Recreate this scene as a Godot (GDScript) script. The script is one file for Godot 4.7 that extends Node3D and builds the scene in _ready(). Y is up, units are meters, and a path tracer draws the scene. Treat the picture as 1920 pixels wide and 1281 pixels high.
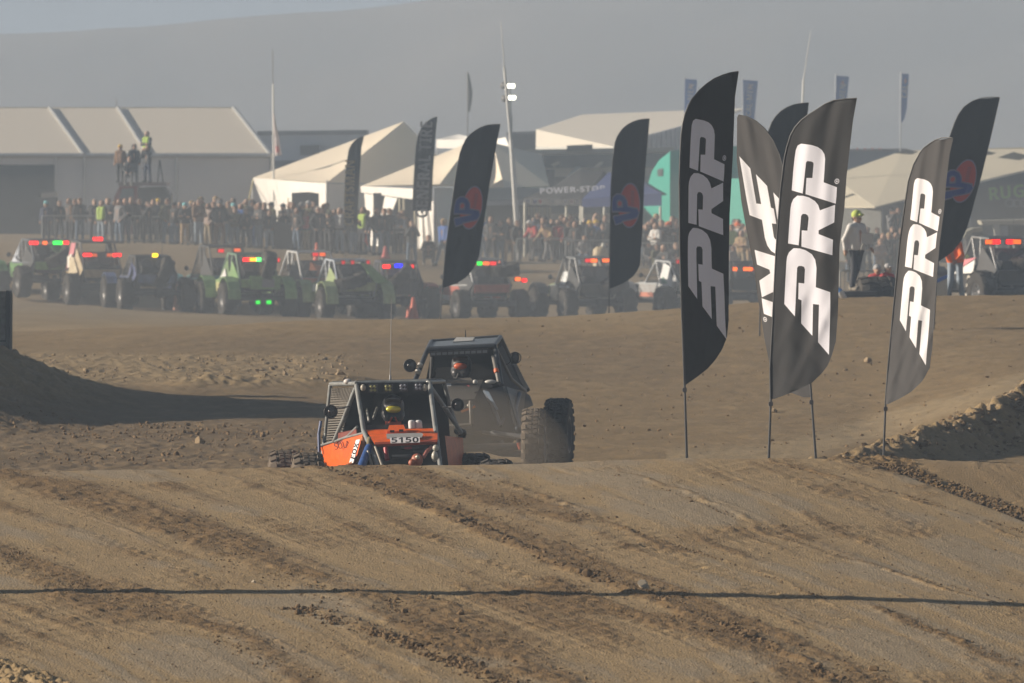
extends Node3D
# A desert off-road race seen through a long lens: a dirt jump in front, two rock racers coming over it,
# feather banners beside it, a row of parked racers behind, then the crowd, tents and trailers in the haze.

const F := 10667.0      # focal length in pixels of a 1920 wide picture
const HC := 5.1         # height of the lens above the ground of the parking row
const HORIZON := 330.0  # row of the horizon
var taken := {}
var mats := {}
var rng := RandomNumberGenerator.new()

func P(px: float, py: float, d: float) -> Vector3:
	# the point d metres away (along the ground) that shows at that pixel of the 1920 x 1281 photograph
	var a := atan((640.5 - HORIZON) / F)
	var y := -(py - 640.5) / F
	var yy := y * cos(a) - sin(a)
	var zz := y * sin(a) + cos(a)
	return Vector3((px - 960.0) / F / zz * d, HC + yy / zz * d, -d)

func on_ground(px: float, d: float) -> Vector3:
	return Vector3((px - 960.0) / F * d, ground_at(px, d), -d)

# ---------------------------------------------------------------- names, things, parts
func numbered(called: String) -> String:
	var n: int = taken.get(called, 0)
	taken[called] = n + 1
	return called if n == 0 else "%s_%03d" % [called, n]

func thing(called: String, label: String, category: String, at := Vector3.ZERO, turn := 0.0, group := "") -> Node3D:
	var o := Node3D.new()
	o.name = numbered(called)
	add_child(o, true)
	o.position = at
	o.rotation.y = turn
	tag(o, label, category, group)
	return o

func tag(o: Node, label: String, category: String, group := "") -> void:
	o.set_meta("label", label)
	o.set_meta("category", category)
	if group != "":
		o.set_meta("group", group)

func obj(called: String, shape, m: Material, parent: Node = null) -> MeshInstance3D:
	var o := MeshInstance3D.new()
	if shape is SurfaceTool:
		shape.generate_normals()
		o.mesh = shape.commit()
	else:
		o.mesh = shape
	o.material_override = m
	if parent == null:
		o.name = numbered(called)
		add_child(o, true)
	else:
		o.name = called
		parent.add_child(o, true)
	return o

# ---------------------------------------------------------------- materials (linear base colours)
func M(r: float, g: float, b: float, rough := 0.8, metal := 0.0) -> StandardMaterial3D:
	var key := "%.3f %.3f %.3f %.2f %.2f" % [r, g, b, rough, metal]
	if not mats.has(key):
		var m := StandardMaterial3D.new()
		m.albedo_color = Color(r, g, b).linear_to_srgb()
		m.roughness = rough
		m.metallic = metal
		mats[key] = m
	return mats[key]

var dirt_film: NoiseTexture2D
func D(r: float, g: float, b: float, rough := 0.7, metal := 0.0, size := 0.8) -> StandardMaterial3D:
	# the same, under an uneven film of dust
	var key := "d %.3f %.3f %.3f %.2f %.2f %.2f" % [r, g, b, rough, metal, size]
	if not mats.has(key):
		var m: StandardMaterial3D = M(r, g, b, rough, metal).duplicate()
		m.albedo_texture = dirt_film
		m.uv1_triplanar = true
		m.uv1_scale = Vector3.ONE * size
		mats[key] = m
	return mats[key]

func lamp(r: float, g: float, b: float, power := 3.0) -> StandardMaterial3D:
	var key := "l %.3f %.3f %.3f %.2f" % [r, g, b, power]
	if not mats.has(key):
		var m := StandardMaterial3D.new()
		m.albedo_color = Color(r * 0.6, g * 0.6, b * 0.6)
		m.roughness = 0.4
		m.emission_enabled = true
		m.emission = Color(r, g, b)
		m.emission_energy_multiplier = power
		mats[key] = m
	return mats[key]

func noise_map(seed_: int, freq: float, ramp: Array, bump := 0.0, size := 512, octaves := 5) -> NoiseTexture2D:
	var n := FastNoiseLite.new()
	n.seed = seed_
	n.frequency = freq
	n.fractal_octaves = octaves
	var t := NoiseTexture2D.new()
	t.width = size
	t.height = size
	t.seamless = true
	t.noise = n
	if bump > 0.0:
		t.as_normal_map = true
		t.bump_strength = bump
	elif ramp.size() > 0:
		var g := Gradient.new()
		g.set_color(0, ramp[0])
		g.set_color(1, ramp[1])
		t.color_ramp = g
	return t

# ---------------------------------------------------------------- shapes
func mb() -> SurfaceTool:
	var st := SurfaceTool.new()
	st.begin(Mesh.PRIMITIVE_TRIANGLES)
	return st

func tri(st: SurfaceTool, a: Vector3, b: Vector3, c: Vector3, out: Vector3) -> void:
	if (b - a).cross(c - a).dot(out) > 0.0:
		var t := b
		b = c
		c = t
	st.add_vertex(a)
	st.add_vertex(b)
	st.add_vertex(c)

func quad(st: SurfaceTool, a: Vector3, b: Vector3, c: Vector3, d: Vector3, out: Vector3) -> void:
	tri(st, a, b, c, out)
	tri(st, a, c, d, out)

func box(st: SurfaceTool, at: Vector3, size: Vector3, basis := Basis.IDENTITY) -> void:
	st.set_smooth_group(-1)
	var h := size * 0.5
	for ax in 3:
		for s in [-1.0, 1.0]:
			var n := Vector3.ZERO
			n[ax] = s
			var u := Vector3.ZERO
			u[(ax + 1) % 3] = 1.0
			var v := Vector3.ZERO
			v[(ax + 2) % 3] = 1.0
			var q := []
			for k in [[-1.0, -1.0], [1.0, -1.0], [1.0, 1.0], [-1.0, 1.0]]:
				q.append(at + basis * ((n + u * k[0] + v * k[1]) * h))
			quad(st, q[0], q[1], q[2], q[3], basis * n)

func frame_of(a: Vector3, b: Vector3) -> Basis:
	# x along a-b
	var x := (b - a).normalized()
	var up := Vector3.UP if absf(x.y) < 0.95 else Vector3.RIGHT
	var z := x.cross(up).normalized()
	return Basis(x, z.cross(x).normalized(), z)

func tube(st: SurfaceTool, a: Vector3, b: Vector3, ra: float, rb := -1.0, n := 8, caps := true) -> void:
	if rb < 0.0:
		rb = ra
	var f := frame_of(a, b)
	for i in n:
		var t0 := TAU * i / n
		var t1 := TAU * (i + 1) / n
		var u0 := f.y * cos(t0) + f.z * sin(t0)
		var u1 := f.y * cos(t1) + f.z * sin(t1)
		st.set_smooth_group(1)
		quad(st, a + u0 * ra, b + u0 * rb, b + u1 * rb, a + u1 * ra, u0 + u1)
		if caps:
			st.set_smooth_group(-1)
			tri(st, a, a + u0 * ra, a + u1 * ra, -f.x)
			tri(st, b, b + u0 * rb, b + u1 * rb, f.x)

func path(st: SurfaceTool, pts: Array, r: float, n := 8) -> void:
	for i in pts.size() - 1:
		tube(st, pts[i], pts[i + 1], r, r, n, true)
	for i in range(1, pts.size() - 1):
		ball(st, pts[i], Vector3.ONE * r, 6, 4)

func ball(st: SurfaceTool, at: Vector3, r: Vector3, n := 10, m := 6, basis := Basis.IDENTITY) -> void:
	st.set_smooth_group(1)
	for j in m:
		var p0 := PI * j / m - PI / 2
		var p1 := PI * (j + 1) / m - PI / 2
		for i in n:
			var t0 := TAU * i / n
			var t1 := TAU * (i + 1) / n
			var q := []
			for k in [[t0, p0], [t1, p0], [t1, p1], [t0, p1]]:
				q.append(Vector3(cos(k[0]) * cos(k[1]), sin(k[1]), sin(k[0]) * cos(k[1])))
			var mid: Vector3 = basis * ((q[0] + q[1] + q[2] + q[3]) * r)
			if j > 0:
				tri(st, at + basis * (q[0] * r), at + basis * (q[1] * r), at + basis * (q[2] * r), mid)
			if j < m - 1:
				tri(st, at + basis * (q[0] * r), at + basis * (q[2] * r), at + basis * (q[3] * r), mid)

func lathe(st: SurfaceTool, t: Transform3D, prof: Array, n := 24, smooth := 1) -> void:
	# prof: Vector2(along the x axis, radius), outside when going along +x is away from the axis
	for k in prof.size() - 1:
		var p: Vector2 = prof[k]
		var q: Vector2 = prof[k + 1]
		var dr := q - p
		for i in n:
			var t0 := TAU * i / n
			var t1 := TAU * (i + 1) / n
			var u0 := Vector3(0, cos(t0), sin(t0))
			var u1 := Vector3(0, cos(t1), sin(t1))
			var out := ((u0 + u1) * 0.5).normalized() * dr.x + Vector3(-dr.y, 0, 0)
			st.set_smooth_group(smooth)
			var a := t * (Vector3(p.x, 0, 0) + u0 * p.y)
			var b := t * (Vector3(q.x, 0, 0) + u0 * q.y)
			var c := t * (Vector3(q.x, 0, 0) + u1 * q.y)
			var e := t * (Vector3(p.x, 0, 0) + u1 * p.y)
			if q.y > 1e-5:
				tri(st, a, b, c, t.basis * out)
			if p.y > 1e-5:
				tri(st, a, c, e, t.basis * out)

func plate(st: SurfaceTool, pts: Array, thick: float) -> void:
	# a flat polygon of any outline with a thickness, its first face where the points are
	var n := Vector3.ZERO
	var mid := Vector3.ZERO
	for i in pts.size():
		n += (pts[i] as Vector3).cross(pts[(i + 1) % pts.size()])
		mid += pts[i]
	mid /= pts.size()
	n = n.normalized()
	if n.z < 0.0 or (absf(n.z) < 0.05 and n.y < 0.0):
		n = -n
	var f := frame_of(Vector3.ZERO, (pts[1] - pts[0]).normalized())
	f.x = (pts[1] - pts[0]).normalized()
	f.y = n.cross(f.x).normalized()
	var flat := PackedVector2Array()
	for p in pts:
		flat.append(Vector2((p - mid).dot(f.x), (p - mid).dot(f.y)))
	st.set_smooth_group(-1)
	var tris := Geometry2D.triangulate_polygon(flat)
	for i in range(0, tris.size(), 3):
		tri(st, pts[tris[i]], pts[tris[i + 1]], pts[tris[i + 2]], n)
		tri(st, pts[tris[i]] - n * thick, pts[tris[i + 1]] - n * thick, pts[tris[i + 2]] - n * thick, -n)
	var turn := 0.0
	for i in flat.size():
		turn += flat[i].cross(flat[(i + 1) % flat.size()])
	for i in pts.size():
		var a: Vector3 = pts[i]
		var b: Vector3 = pts[(i + 1) % pts.size()]
		var out := (b - a).cross(n) * signf(turn)
		quad(st, a, b, b - n * thick, a - n * thick, out)

func text_on(parent: Node, called: String, words: String, height: float, at: Vector3, basis: Basis, m: Material, bold := true, widen := 1.0, depth := 0.006) -> MeshInstance3D:
	var t := TextMesh.new()
	var f := SystemFont.new()
	f.font_names = PackedStringArray(["Droid Sans"])
	f.font_weight = 700 if bold else 400
	t.font = f
	t.text = words
	t.font_size = 48
	t.pixel_size = height / 35.0
	t.depth = depth
	t.curve_step = 4.0
	var o := obj(called, t, m, parent)
	o.transform = Transform3D(basis * Basis.from_scale(Vector3(widen, 1, 1)), at)
	return o

# ---------------------------------------------------------------- bodies: one skin over a skeleton (surface nets)
func nets(bones: Array, cell: float, k := 0.03) -> ArrayMesh:
	var lo := Vector3.ONE * 1e6
	var hi := -lo
	for b in bones:
		for e in 2:
			var r: float = b[2 + e] + cell * 2.0
			lo = lo.min(b[e] - Vector3.ONE * r)
			hi = hi.max(b[e] + Vector3.ONE * r)
	var nx := int((hi.x - lo.x) / cell) + 2
	var ny := int((hi.y - lo.y) / cell) + 2
	var nz := int((hi.z - lo.z) / cell) + 2
	var f := PackedFloat32Array()
	f.resize(nx * ny * nz)
	f.fill(1.0)
	for b in bones:
		var a: Vector3 = b[0]
		var ab: Vector3 = b[1] - a
		var l2 := maxf(ab.length_squared(), 1e-8)
		var ra: float = b[2]
		var rb: float = b[3]
		var reach := maxf(ra, rb) + cell * 2.0 + k
		var p0 := (a.min(b[1]) - Vector3.ONE * reach - lo) / cell
		var p1 := (a.max(b[1]) + Vector3.ONE * reach - lo) / cell
		for z in range(maxi(0, int(p0.z)), mini(nz, int(p1.z) + 2)):
			for y in range(maxi(0, int(p0.y)), mini(ny, int(p1.y) + 2)):
				for x in range(maxi(0, int(p0.x)), mini(nx, int(p1.x) + 2)):
					var p := lo + Vector3(x, y, z) * cell - a
					var h := clampf(p.dot(ab) / l2, 0.0, 1.0)
					var d := (p - ab * h).length() - lerpf(ra, rb, h)
					var at := x + nx * (y + ny * z)
					var w := f[at]
					var s := maxf(k - absf(w - d), 0.0) / k
					f[at] = minf(w, d) - s * s * k * 0.25
	var index := PackedInt32Array()
	index.resize(nx * ny * nz)
	index.fill(-1)
	var verts := PackedVector3Array()
	var norms := PackedVector3Array()
	var idx := PackedInt32Array()
	var step := [0, 1, nx, nx + 1, nx * ny, nx * ny + 1, nx * ny + nx, nx * ny + nx + 1]
	var edges := [[0, 1], [2, 3], [4, 5], [6, 7], [0, 2], [1, 3], [4, 6], [5, 7], [0, 4], [1, 5], [2, 6], [3, 7]]
	for z in nz - 1:
		for y in ny - 1:
			for x in nx - 1:
				var at := x + nx * (y + ny * z)
				var v0 := f[at]
				if absf(v0) > cell * 2.5:
					continue
				var v := []
				var inside := 0
				for s in 8:
					v.append(f[at + step[s]])
					if v[s] < 0.0:
						inside += 1
				if inside == 0 or inside == 8:
					continue
				var sum := Vector3.ZERO
				var n := 0
				for e in edges:
					var d0: float = v[e[0]]
					var d1: float = v[e[1]]
					if (d0 < 0.0) != (d1 < 0.0):
						var t := d0 / (d0 - d1)
						var c0 := Vector3(e[0] & 1, (e[0] >> 1) & 1, e[0] >> 2)
						var c1 := Vector3(e[1] & 1, (e[1] >> 1) & 1, e[1] >> 2)
						sum += c0.lerp(c1, t)
						n += 1
				index[at] = verts.size()
				verts.append(lo + (Vector3(x, y, z) + sum / n) * cell)
				norms.append(Vector3(v[1] + v[3] + v[5] + v[7] - v[0] - v[2] - v[4] - v[6], v[2] + v[3] + v[6] + v[7] - v[0] - v[1] - v[4] - v[5], v[4] + v[5] + v[6] + v[7] - v[0] - v[1] - v[2] - v[3]).normalized())
	for z in range(1, nz - 1):
		for y in range(1, ny - 1):
			for x in range(1, nx - 1):
				var at := x + nx * (y + ny * z)
				if index[at] < 0:
					continue
				for ax in 3:
					var s: int = [1, nx, nx * ny][ax]
					var in0 := f[at] < 0.0
					if in0 == (f[at + s] < 0.0):
						continue
					var u: int = [nx, nx * ny, 1][ax]
					var w: int = [nx * ny, 1, nx][ax]
					var q := [index[at], index[at - u], index[at - u - w], index[at - w]]
					if q.min() < 0:
						continue
					if in0:
						idx.append_array([q[0], q[2], q[1], q[0], q[3], q[2]])
					else:
						idx.append_array([q[0], q[1], q[2], q[0], q[2], q[3]])
	# clockwise fronts: turn every face whose winding runs against its normal
	for i in range(0, idx.size(), 3):
		var n := (verts[idx[i + 1]] - verts[idx[i]]).cross(verts[idx[i + 2]] - verts[idx[i]])
		if n.dot(norms[idx[i]] + norms[idx[i + 1]] + norms[idx[i + 2]]) > 0.0:
			var t := idx[i + 1]
			idx[i + 1] = idx[i + 2]
			idx[i + 2] = t
	var arr := []
	arr.resize(Mesh.ARRAY_MAX)
	arr[Mesh.ARRAY_VERTEX] = verts
	arr[Mesh.ARRAY_NORMAL] = norms
	arr[Mesh.ARRAY_INDEX] = idx
	var mesh := ArrayMesh.new()
	mesh.add_surface_from_arrays(Mesh.PRIMITIVE_TRIANGLES, arr)
	return mesh

func piece(pts: Array, x: float) -> float:
	# piecewise linear: pts of [x, y]
	if x <= pts[0][0]:
		return pts[0][1]
	for i in range(1, pts.size()):
		if x <= pts[i][0]:
			return lerpf(pts[i - 1][1], pts[i][1], (x - pts[i - 1][0]) / (pts[i][0] - pts[i - 1][0]))
	return pts[-1][1]

# ================================================================ the scene
func _ready() -> void:
	rng.seed = 20260
	# camera
	var cam := Camera3D.new()
	cam.name = "camera"
	add_child(cam)
	cam.position = Vector3(0, HC, 0)
	cam.rotation.x = -atan((640.5 - HORIZON) / F)
	cam.fov = rad_to_deg(2.0 * atan(640.5 / F))
	cam.near = 1.0
	cam.far = 4000.0
	var lens := CameraAttributesPhysical.new()
	lens.frustum_focal_length = 200.0
	lens.frustum_focus_distance = 70.0
	lens.exposure_aperture = 4.8
	cam.attributes = lens
	cam.current = true
	# sky, air and exposure
	var we := WorldEnvironment.new()
	we.name = "environment"
	var env := Environment.new()
	env.background_mode = Environment.BG_SKY
	var sm := ProceduralSkyMaterial.new()
	sm.sky_top_color = Color(0.25, 0.285, 0.335)
	sm.sky_horizon_color = Color(0.555, 0.572, 0.595)
	sm.sky_curve = 0.10
	sm.ground_bottom_color = Color(0.36, 0.32, 0.27)
	sm.ground_horizon_color = Color(0.60, 0.60, 0.61)
	sm.sun_angle_max = 20.0
	sm.sun_curve = 0.1
	var sky := Sky.new()
	sky.sky_material = sm
	env.sky = sky
	env.background_energy_multiplier = 0.85
	env.tonemap_mode = Environment.TONE_MAPPER_LINEAR
	env.tonemap_exposure = 1.7
	env.fog_enabled = true
	env.fog_density = 0.0012
	env.fog_light_color = Color(0.760, 0.850, 0.955)
	env.volumetric_fog_enabled = true
	env.volumetric_fog_density = 0.0
	env.sdfgi_enabled = true
	env.ssao_enabled = true
	env.ssil_enabled = true
	we.environment = env
	add_child(we)
	# the dust that hangs over the parking row and the crowd
	var dust := FogVolume.new()
	dust.name = "dust_haze"
	dust.size = Vector3(420, 18, 190)
	dust.position = Vector3(0, 7.0, -250)
	var dm := FogMaterial.new()
	dm.density = 0.0011
	dm.albedo = Color(0.80, 0.82, 0.83)
	dust.material = dm
	dust.set_meta("kind", "stuff")
	dust.set_meta("label", "pale dust hanging over the parked racers and crowd")
	add_child(dust)
	var cloud := FogVolume.new()
	cloud.name = "dust_cloud"
	cloud.shape = RenderingServer.FOG_VOLUME_SHAPE_ELLIPSOID
	cloud.size = Vector3(110, 9, 34)
	cloud.position = Vector3(-4, 0.8, -204)
	var cm := FogMaterial.new()
	cm.density = 0.005
	cm.albedo = Color(0.84, 0.82, 0.79)
	cloud.material = cm
	cloud.set_meta("kind", "stuff")
	cloud.set_meta("label", "thin dust raised around the parked racers")
	add_child(cloud)
	var wake := FogVolume.new()
	wake.name = "dust_wake"
	wake.shape = RenderingServer.FOG_VOLUME_SHAPE_ELLIPSOID
	wake.size = Vector3(3.0, 1.8, 4.6)
	wake.position = P(862, 850, 76.6)
	var km := FogMaterial.new()
	km.density = 0.06
	km.albedo = Color(0.82, 0.78, 0.72)
	wake.material = km
	wake.set_meta("kind", "stuff")
	wake.set_meta("label", "brown dust thrown up between the two buggies")
	add_child(wake)
	# sun: low, from the left and a little behind the scene
	var sun := DirectionalLight3D.new()
	sun.name = "sun"
	sun.light_energy = 1.6
	sun.light_color = Color(1.0, 0.935, 0.85)
	sun.light_angular_distance = 0.4
	sun.shadow_enabled = true
	add_child(sun)
	sun.look_at_from_position(Vector3.ZERO, -Vector3(-0.94, 0.335, -0.06), Vector3.UP)

	dirt_film = noise_map(5, 0.012, [Color(0.78, 0.74, 0.70), Color(1.0, 1.0, 1.0)])
	build_ground()
	build_hills()
	build_structures()
	build_banners()
	build_racers()
	build_hero_cars()
	build_crowd()
	build_small_things()

# ---------------------------------------------------------------- the ground
const COLS := [-9000.0, -600.0, 0.0, 300.0, 640.0, 1000.0, 1300.0, 1600.0, 1920.0, 2600.0, 11000.0]
# [distance, is a row of the photograph (1) or a height under the lens (0), then the profile across]
const ROWS := [
	[28.0, 0, -4.9, -4.9, -4.9, -4.9, -4.9, -4.9, -4.9, -4.9, -4.9, -4.9, -4.9],
	[44.0, 0, -4.5, -4.5, -4.45, -4.45, -4.45, -4.45, -4.45, -4.47, -4.5, -4.6, -4.6],
	[48.0, 0, -4.35, -4.3, -4.3, -4.3, -4.3, -4.3, -4.3, -4.32, -4.35, -4.45, -4.5],
	[53.0, 0, -4.1, -4.05, -4.05, -4.04, -4.03, -4.03, -4.03, -4.05, -4.1, -4.2, -4.4],
	[58.0, 0, -3.85, -3.8, -3.78, -3.77, -3.76, -3.75, -3.74, -3.77, -3.83, -3.95, -4.3],
	[62.0, 0, -3.68, -3.6, -3.58, -3.57, -3.55, -3.53, -3.5, -3.53, -3.6, -3.8, -4.2],
	[64.5, 0, -3.58, -3.5, -3.47, -3.46, -3.44, -3.42, -3.37, -3.39, -3.46, -3.7, -4.2],
	[66.0, 0, -3.55, -3.46, -3.44, -3.42, -3.385, -3.35, -3.295, -3.31, -3.39, -3.6, -4.2],
	[67.5, 0, -3.6, -3.56, -3.54, -3.53, -3.5, -3.46, -3.36, -3.36, -3.43, -3.7, -4.2],
	[70.0, 0, -4.2, -4.2, -4.25, -4.3, -4.4, -4.35, -3.55, -3.52, -3.6, -3.9, -4.2],
	[73.0, 0, -4.3, -4.35, -4.4, -4.42, -4.42, -4.4, -4.2, -4.0, -4.0, -4.1, -4.2],
	[80.0, 0, -4.2, -4.2, -4.22, -4.22, -4.22, -4.22, -4.22, -4.22, -4.22, -4.2, -4.2],
	[85.0, 0, -4.1, -4.08, -4.1, -4.1, -4.1, -4.12, -4.13, -4.13, -4.13, -4.1, -4.1],
	[92.0, 1, 800.0, 795.0, 797.0, 797.0, 797.0, 798.0, 802.0, 802.0, 742.0, 700.0, 700.0],
	[100.0, 1, 750.0, 735.0, 733.0, 738.0, 742.0, 748.0, 750.0, 745.0, 703.0, 670.0, 670.0],
	[108.0, 1, 700.0, 693.0, 694.0, 697.0, 702.0, 702.0, 700.0, 688.0, 664.0, 645.0, 645.0],
	[115.0, 1, 672.0, 667.0, 668.0, 667.0, 668.0, 665.0, 656.0, 645.0, 632.0, 620.0, 620.0],
	[122.0, 1, 655.0, 650.0, 650.0, 643.0, 633.0, 627.0, 613.0, 598.0, 588.0, 585.0, 585.0],
	[129.0, 1, 638.0, 637.0, 636.0, 622.0, 603.0, 598.0, 580.0, 562.0, 557.0, 556.0, 556.0],
	[133.0, 1, 628.0, 629.0, 629.0, 617.0, 600.0, 596.0, 577.0, 559.0, 555.0, 555.0, 555.0],
	[140.0, 1, 620.0, 621.0, 622.0, 613.0, 613.0, 614.0, 600.0, 580.0, 572.0, 570.0, 570.0],
	[160.0, 1, 600.0, 603.0, 604.0, 607.0, 624.0, 630.0, 622.0, 600.0, 590.0, 590.0, 590.0],
	[195.0, 1, 575.0, 580.0, 581.0, 591.0, 601.0, 606.0, 604.0, 582.0, 575.0, 575.0, 575.0],
	[212.0, 1, 563.0, 566.0, 567.0, 578.0, 590.0, 595.0, 590.0, 572.0, 566.0, 566.0, 566.0],
	[221.0, 1, 500.0, 504.0, 505.0, 507.0, 520.0, 535.0, 535.0, 533.0, 530.0, 530.0, 530.0],
	[229.0, 1, 453.0, 455.0, 456.0, 459.0, 476.0, 497.0, 504.0, 512.0, 515.0, 515.0, 515.0],
	[245.0, 1, 446.0, 447.0, 448.0, 450.0, 462.0, 478.0, 487.0, 492.0, 494.0, 494.0, 494.0],
	[300.0, 0, -2.9, -2.9, -2.9, -2.9, -3.1, -3.4, -3.5, -3.5, -3.5, -3.5, -3.5],
	[420.0, 0, -3.0, -3.0, -3.0, -3.0, -3.0, -3.0, -3.0, -3.0, -3.0, -3.0, -3.0],
	[1700.0, 0, -3.0, -3.0, -3.0, -3.0, -3.0, -3.0, -3.0, -3.0, -3.0, -3.0, -3.0]]
# loose, darker earth on the jump: [half width, height, is cloddy, then (row, column) pairs]
const BANDS := [
	[78.0, 0.03, 0.5, [[860.0, -60.0], [890.0, 60.0], [920.0, 170.0], [960.0, 290.0], [1000.0, 380.0], [1050.0, 480.0], [1095.0, 600.0], [1140.0, 740.0], [1200.0, 880.0], [1290.0, 1060.0]]],
	[20.0, 0.034, 1.0, [[860.0, 560.0], [890.0, 650.0], [950.0, 800.0], [990.0, 900.0], [1060.0, 1060.0], [1110.0, 1200.0], [1190.0, 1400.0], [1240.0, 1500.0], [1290.0, 1590.0]]],
	[48.0, 0.01, 0.2, [[890.0, 700.0], [950.0, 850.0], [990.0, 960.0], [1060.0, 1120.0], [1110.0, 1240.0], [1190.0, 1450.0], [1240.0, 1570.0], [1290.0, 1690.0]]],
	[46.0, 0.012, 0.2, [[1080.0, 60.0], [1130.0, 220.0], [1180.0, 400.0], [1240.0, 510.0], [1290.0, 590.0]]],
	[34.0, 0.03, 0.8, [[1140.0, 560.0], [1170.0, 650.0], [1200.0, 760.0], [1240.0, 850.0], [1290.0, 980.0]]],
	[9.0, 0.022, 0.2, [[890.0, 1150.0], [925.0, 1265.0], [980.0, 1400.0], [1010.0, 1480.0], [1040.0, 1560.0], [1075.0, 1680.0], [1130.0, 1900.0]]],
	[7.0, 0.016, 0.1, [[865.0, 1430.0], [885.0, 1520.0], [940.0, 1740.0], [1000.0, 1925.0]]],
	[70.0, 0.012, 0.3, [[868.0, 690.0], [885.0, 760.0], [915.0, 860.0], [940.0, 960.0], [975.0, 1080.0]]],
	[60.0, 0.012, 0.2, [[985.0, -140.0], [1030.0, -10.0], [1075.0, 90.0], [1110.0, 170.0]]],
	[55.0, 0.012, 0.3, [[1085.0, 1040.0], [1135.0, 1090.0], [1175.0, 1330.0], [1215.0, 1420.0], [1290.0, 1560.0]]],
	[24.0, 0.012, 0.3, [[1140.0, 1640.0], [1180.0, 1740.0], [1225.0, 1850.0], [1260.0, 1960.0]]],
	[10.0, 0.014, 0.1, [[880.0, 880.0], [930.0, 1010.0], [980.0, 1130.0], [1030.0, 1290.0], [1080.0, 1440.0], [1130.0, 1560.0]]]]
# prints of tyre lugs pressed into the jump: [half width, then (row, column) pairs]
const TREADS := [
	[42.0, [[872.0, 860.0], [920.0, 985.0], [960.0, 1085.0], [1010.0, 1215.0]]],
	[46.0, [[1020.0, 1190.0], [1070.0, 1330.0], [1110.0, 1450.0], [1160.0, 1590.0]]],
	[22.0, [[1110.0, 280.0], [1160.0, 420.0], [1220.0, 560.0], [1290.0, 720.0]]],
	[40.0, [[1140.0, 1660.0], [1190.0, 1800.0], [1250.0, 1940.0]]],
	[18.0, [[980.0, 130.0], [1030.0, 250.0], [1085.0, 390.0]]],
	[20.0, [[900.0, 1480.0], [960.0, 1660.0], [1020.0, 1830.0]]],
	[24.0, [[1000.0, 800.0], [1060.0, 930.0], [1130.0, 1120.0], [1200.0, 1290.0]]]]
# the lip where the jump falls away on the right: (column, row)
const LIP := [[1480.0, 860.0], [1560.0, 864.0], [1600.0, 871.0], [1700.0, 893.0], [1800.0, 930.0], [1920.0, 976.0], [2100.0, 1060.0], [2400.0, 1230.0]]
var row_cache := {}
var n_wide := FastNoiseLite.new()
var n_mid := FastNoiseLite.new()
var n_fine := FastNoiseLite.new()

func hermite(xs: Array, ys: Array, x: float) -> float:
	# monotone cubic: no overshoot between the profiles
	var n := xs.size()
	if x <= xs[0]:
		return ys[0]
	if x >= xs[n - 1]:
		return ys[n - 1]
	var i := 0
	while x > xs[i + 1]:
		i += 1
	var h: float = xs[i + 1] - xs[i]
	var s: float = (ys[i + 1] - ys[i]) / h
	var m0 := s
	var m1 := s
	if i > 0:
		var sp: float = (ys[i] - ys[i - 1]) / (xs[i] - xs[i - 1])
		m0 = 0.0 if sp * s <= 0.0 else 2.0 * sp * s / (sp + s)
	if i < n - 2:
		var sn: float = (ys[i + 2] - ys[i + 1]) / (xs[i + 2] - xs[i + 1])
		m1 = 0.0 if sn * s <= 0.0 else 2.0 * sn * s / (sn + s)
	var t: float = (x - xs[i]) / h
	var t2 := t * t
	var t3 := t2 * t
	return (2.0 * t3 - 3.0 * t2 + 1.0) * ys[i] + (t3 - 2.0 * t2 + t) * h * m0 + (3.0 * t2 - 2.0 * t3) * ys[i + 1] + (t3 - t2) * h * m1

var row_d: Array = []

func profile(px: float) -> Array:
	var key := snappedf(px, 0.25)
	if row_cache.has(key):
		return row_cache[key]
	var out := []
	if row_d.is_empty():
		for r in ROWS:
			row_d.append(r[0])
	for r in ROWS:
		var v := hermite(COLS, r.slice(2), px)
		out.append(-(v - HORIZON) * r[0] / F if r[1] == 1 else v)
	row_cache[key] = out
	return out

func broad(px: float, d: float, x: float) -> float:
	# the larger heaps that stand on the profile
	var h := 0.0
	if d > 82.0 and d < 118.0:
		# dirt pile, its foot in view; unseen peak off left shaped to cast shade
		var r := Vector2(x + 13.4, (d - 96.5) * 0.62).length()
		if r < 7.6:
			h += 4.7 * pow(clampf(1.0 - r / 7.6, 0.0, 1.0), 1.8)
		# low ridges in the valley
		h += 0.16 * exp(-pow((d - 103.0 - 0.004 * (px - 400.0)) / 1.3, 2.0)) * smoothstep(250.0, 400.0, px) * (1.0 - smoothstep(640.0, 760.0, px))
	if d > 78.0 and d < 98.0 and px > 1480.0:
		# the windrow on the right
		var a := piece([[1480.0, 0.12], [1520.0, 0.24], [1600.0, 0.30], [1700.0, 0.42], [1800.0, 0.54], [1920.0, 0.70], [2300.0, 0.9], [4000.0, 0.5]], px)
		var q := (d - 79.3 - (px - 1500.0) * 0.0205) / 1.55
		h += a * 0.88 * exp(-q * q)
	return h

func ground_at(px: float, d: float) -> float:
	return HC + hermite(row_d, profile(px), d) + broad(px, d, (px - 960.0) / F * d) if not row_d.is_empty() else HC + hermite([28.0], [0.0], d)

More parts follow.
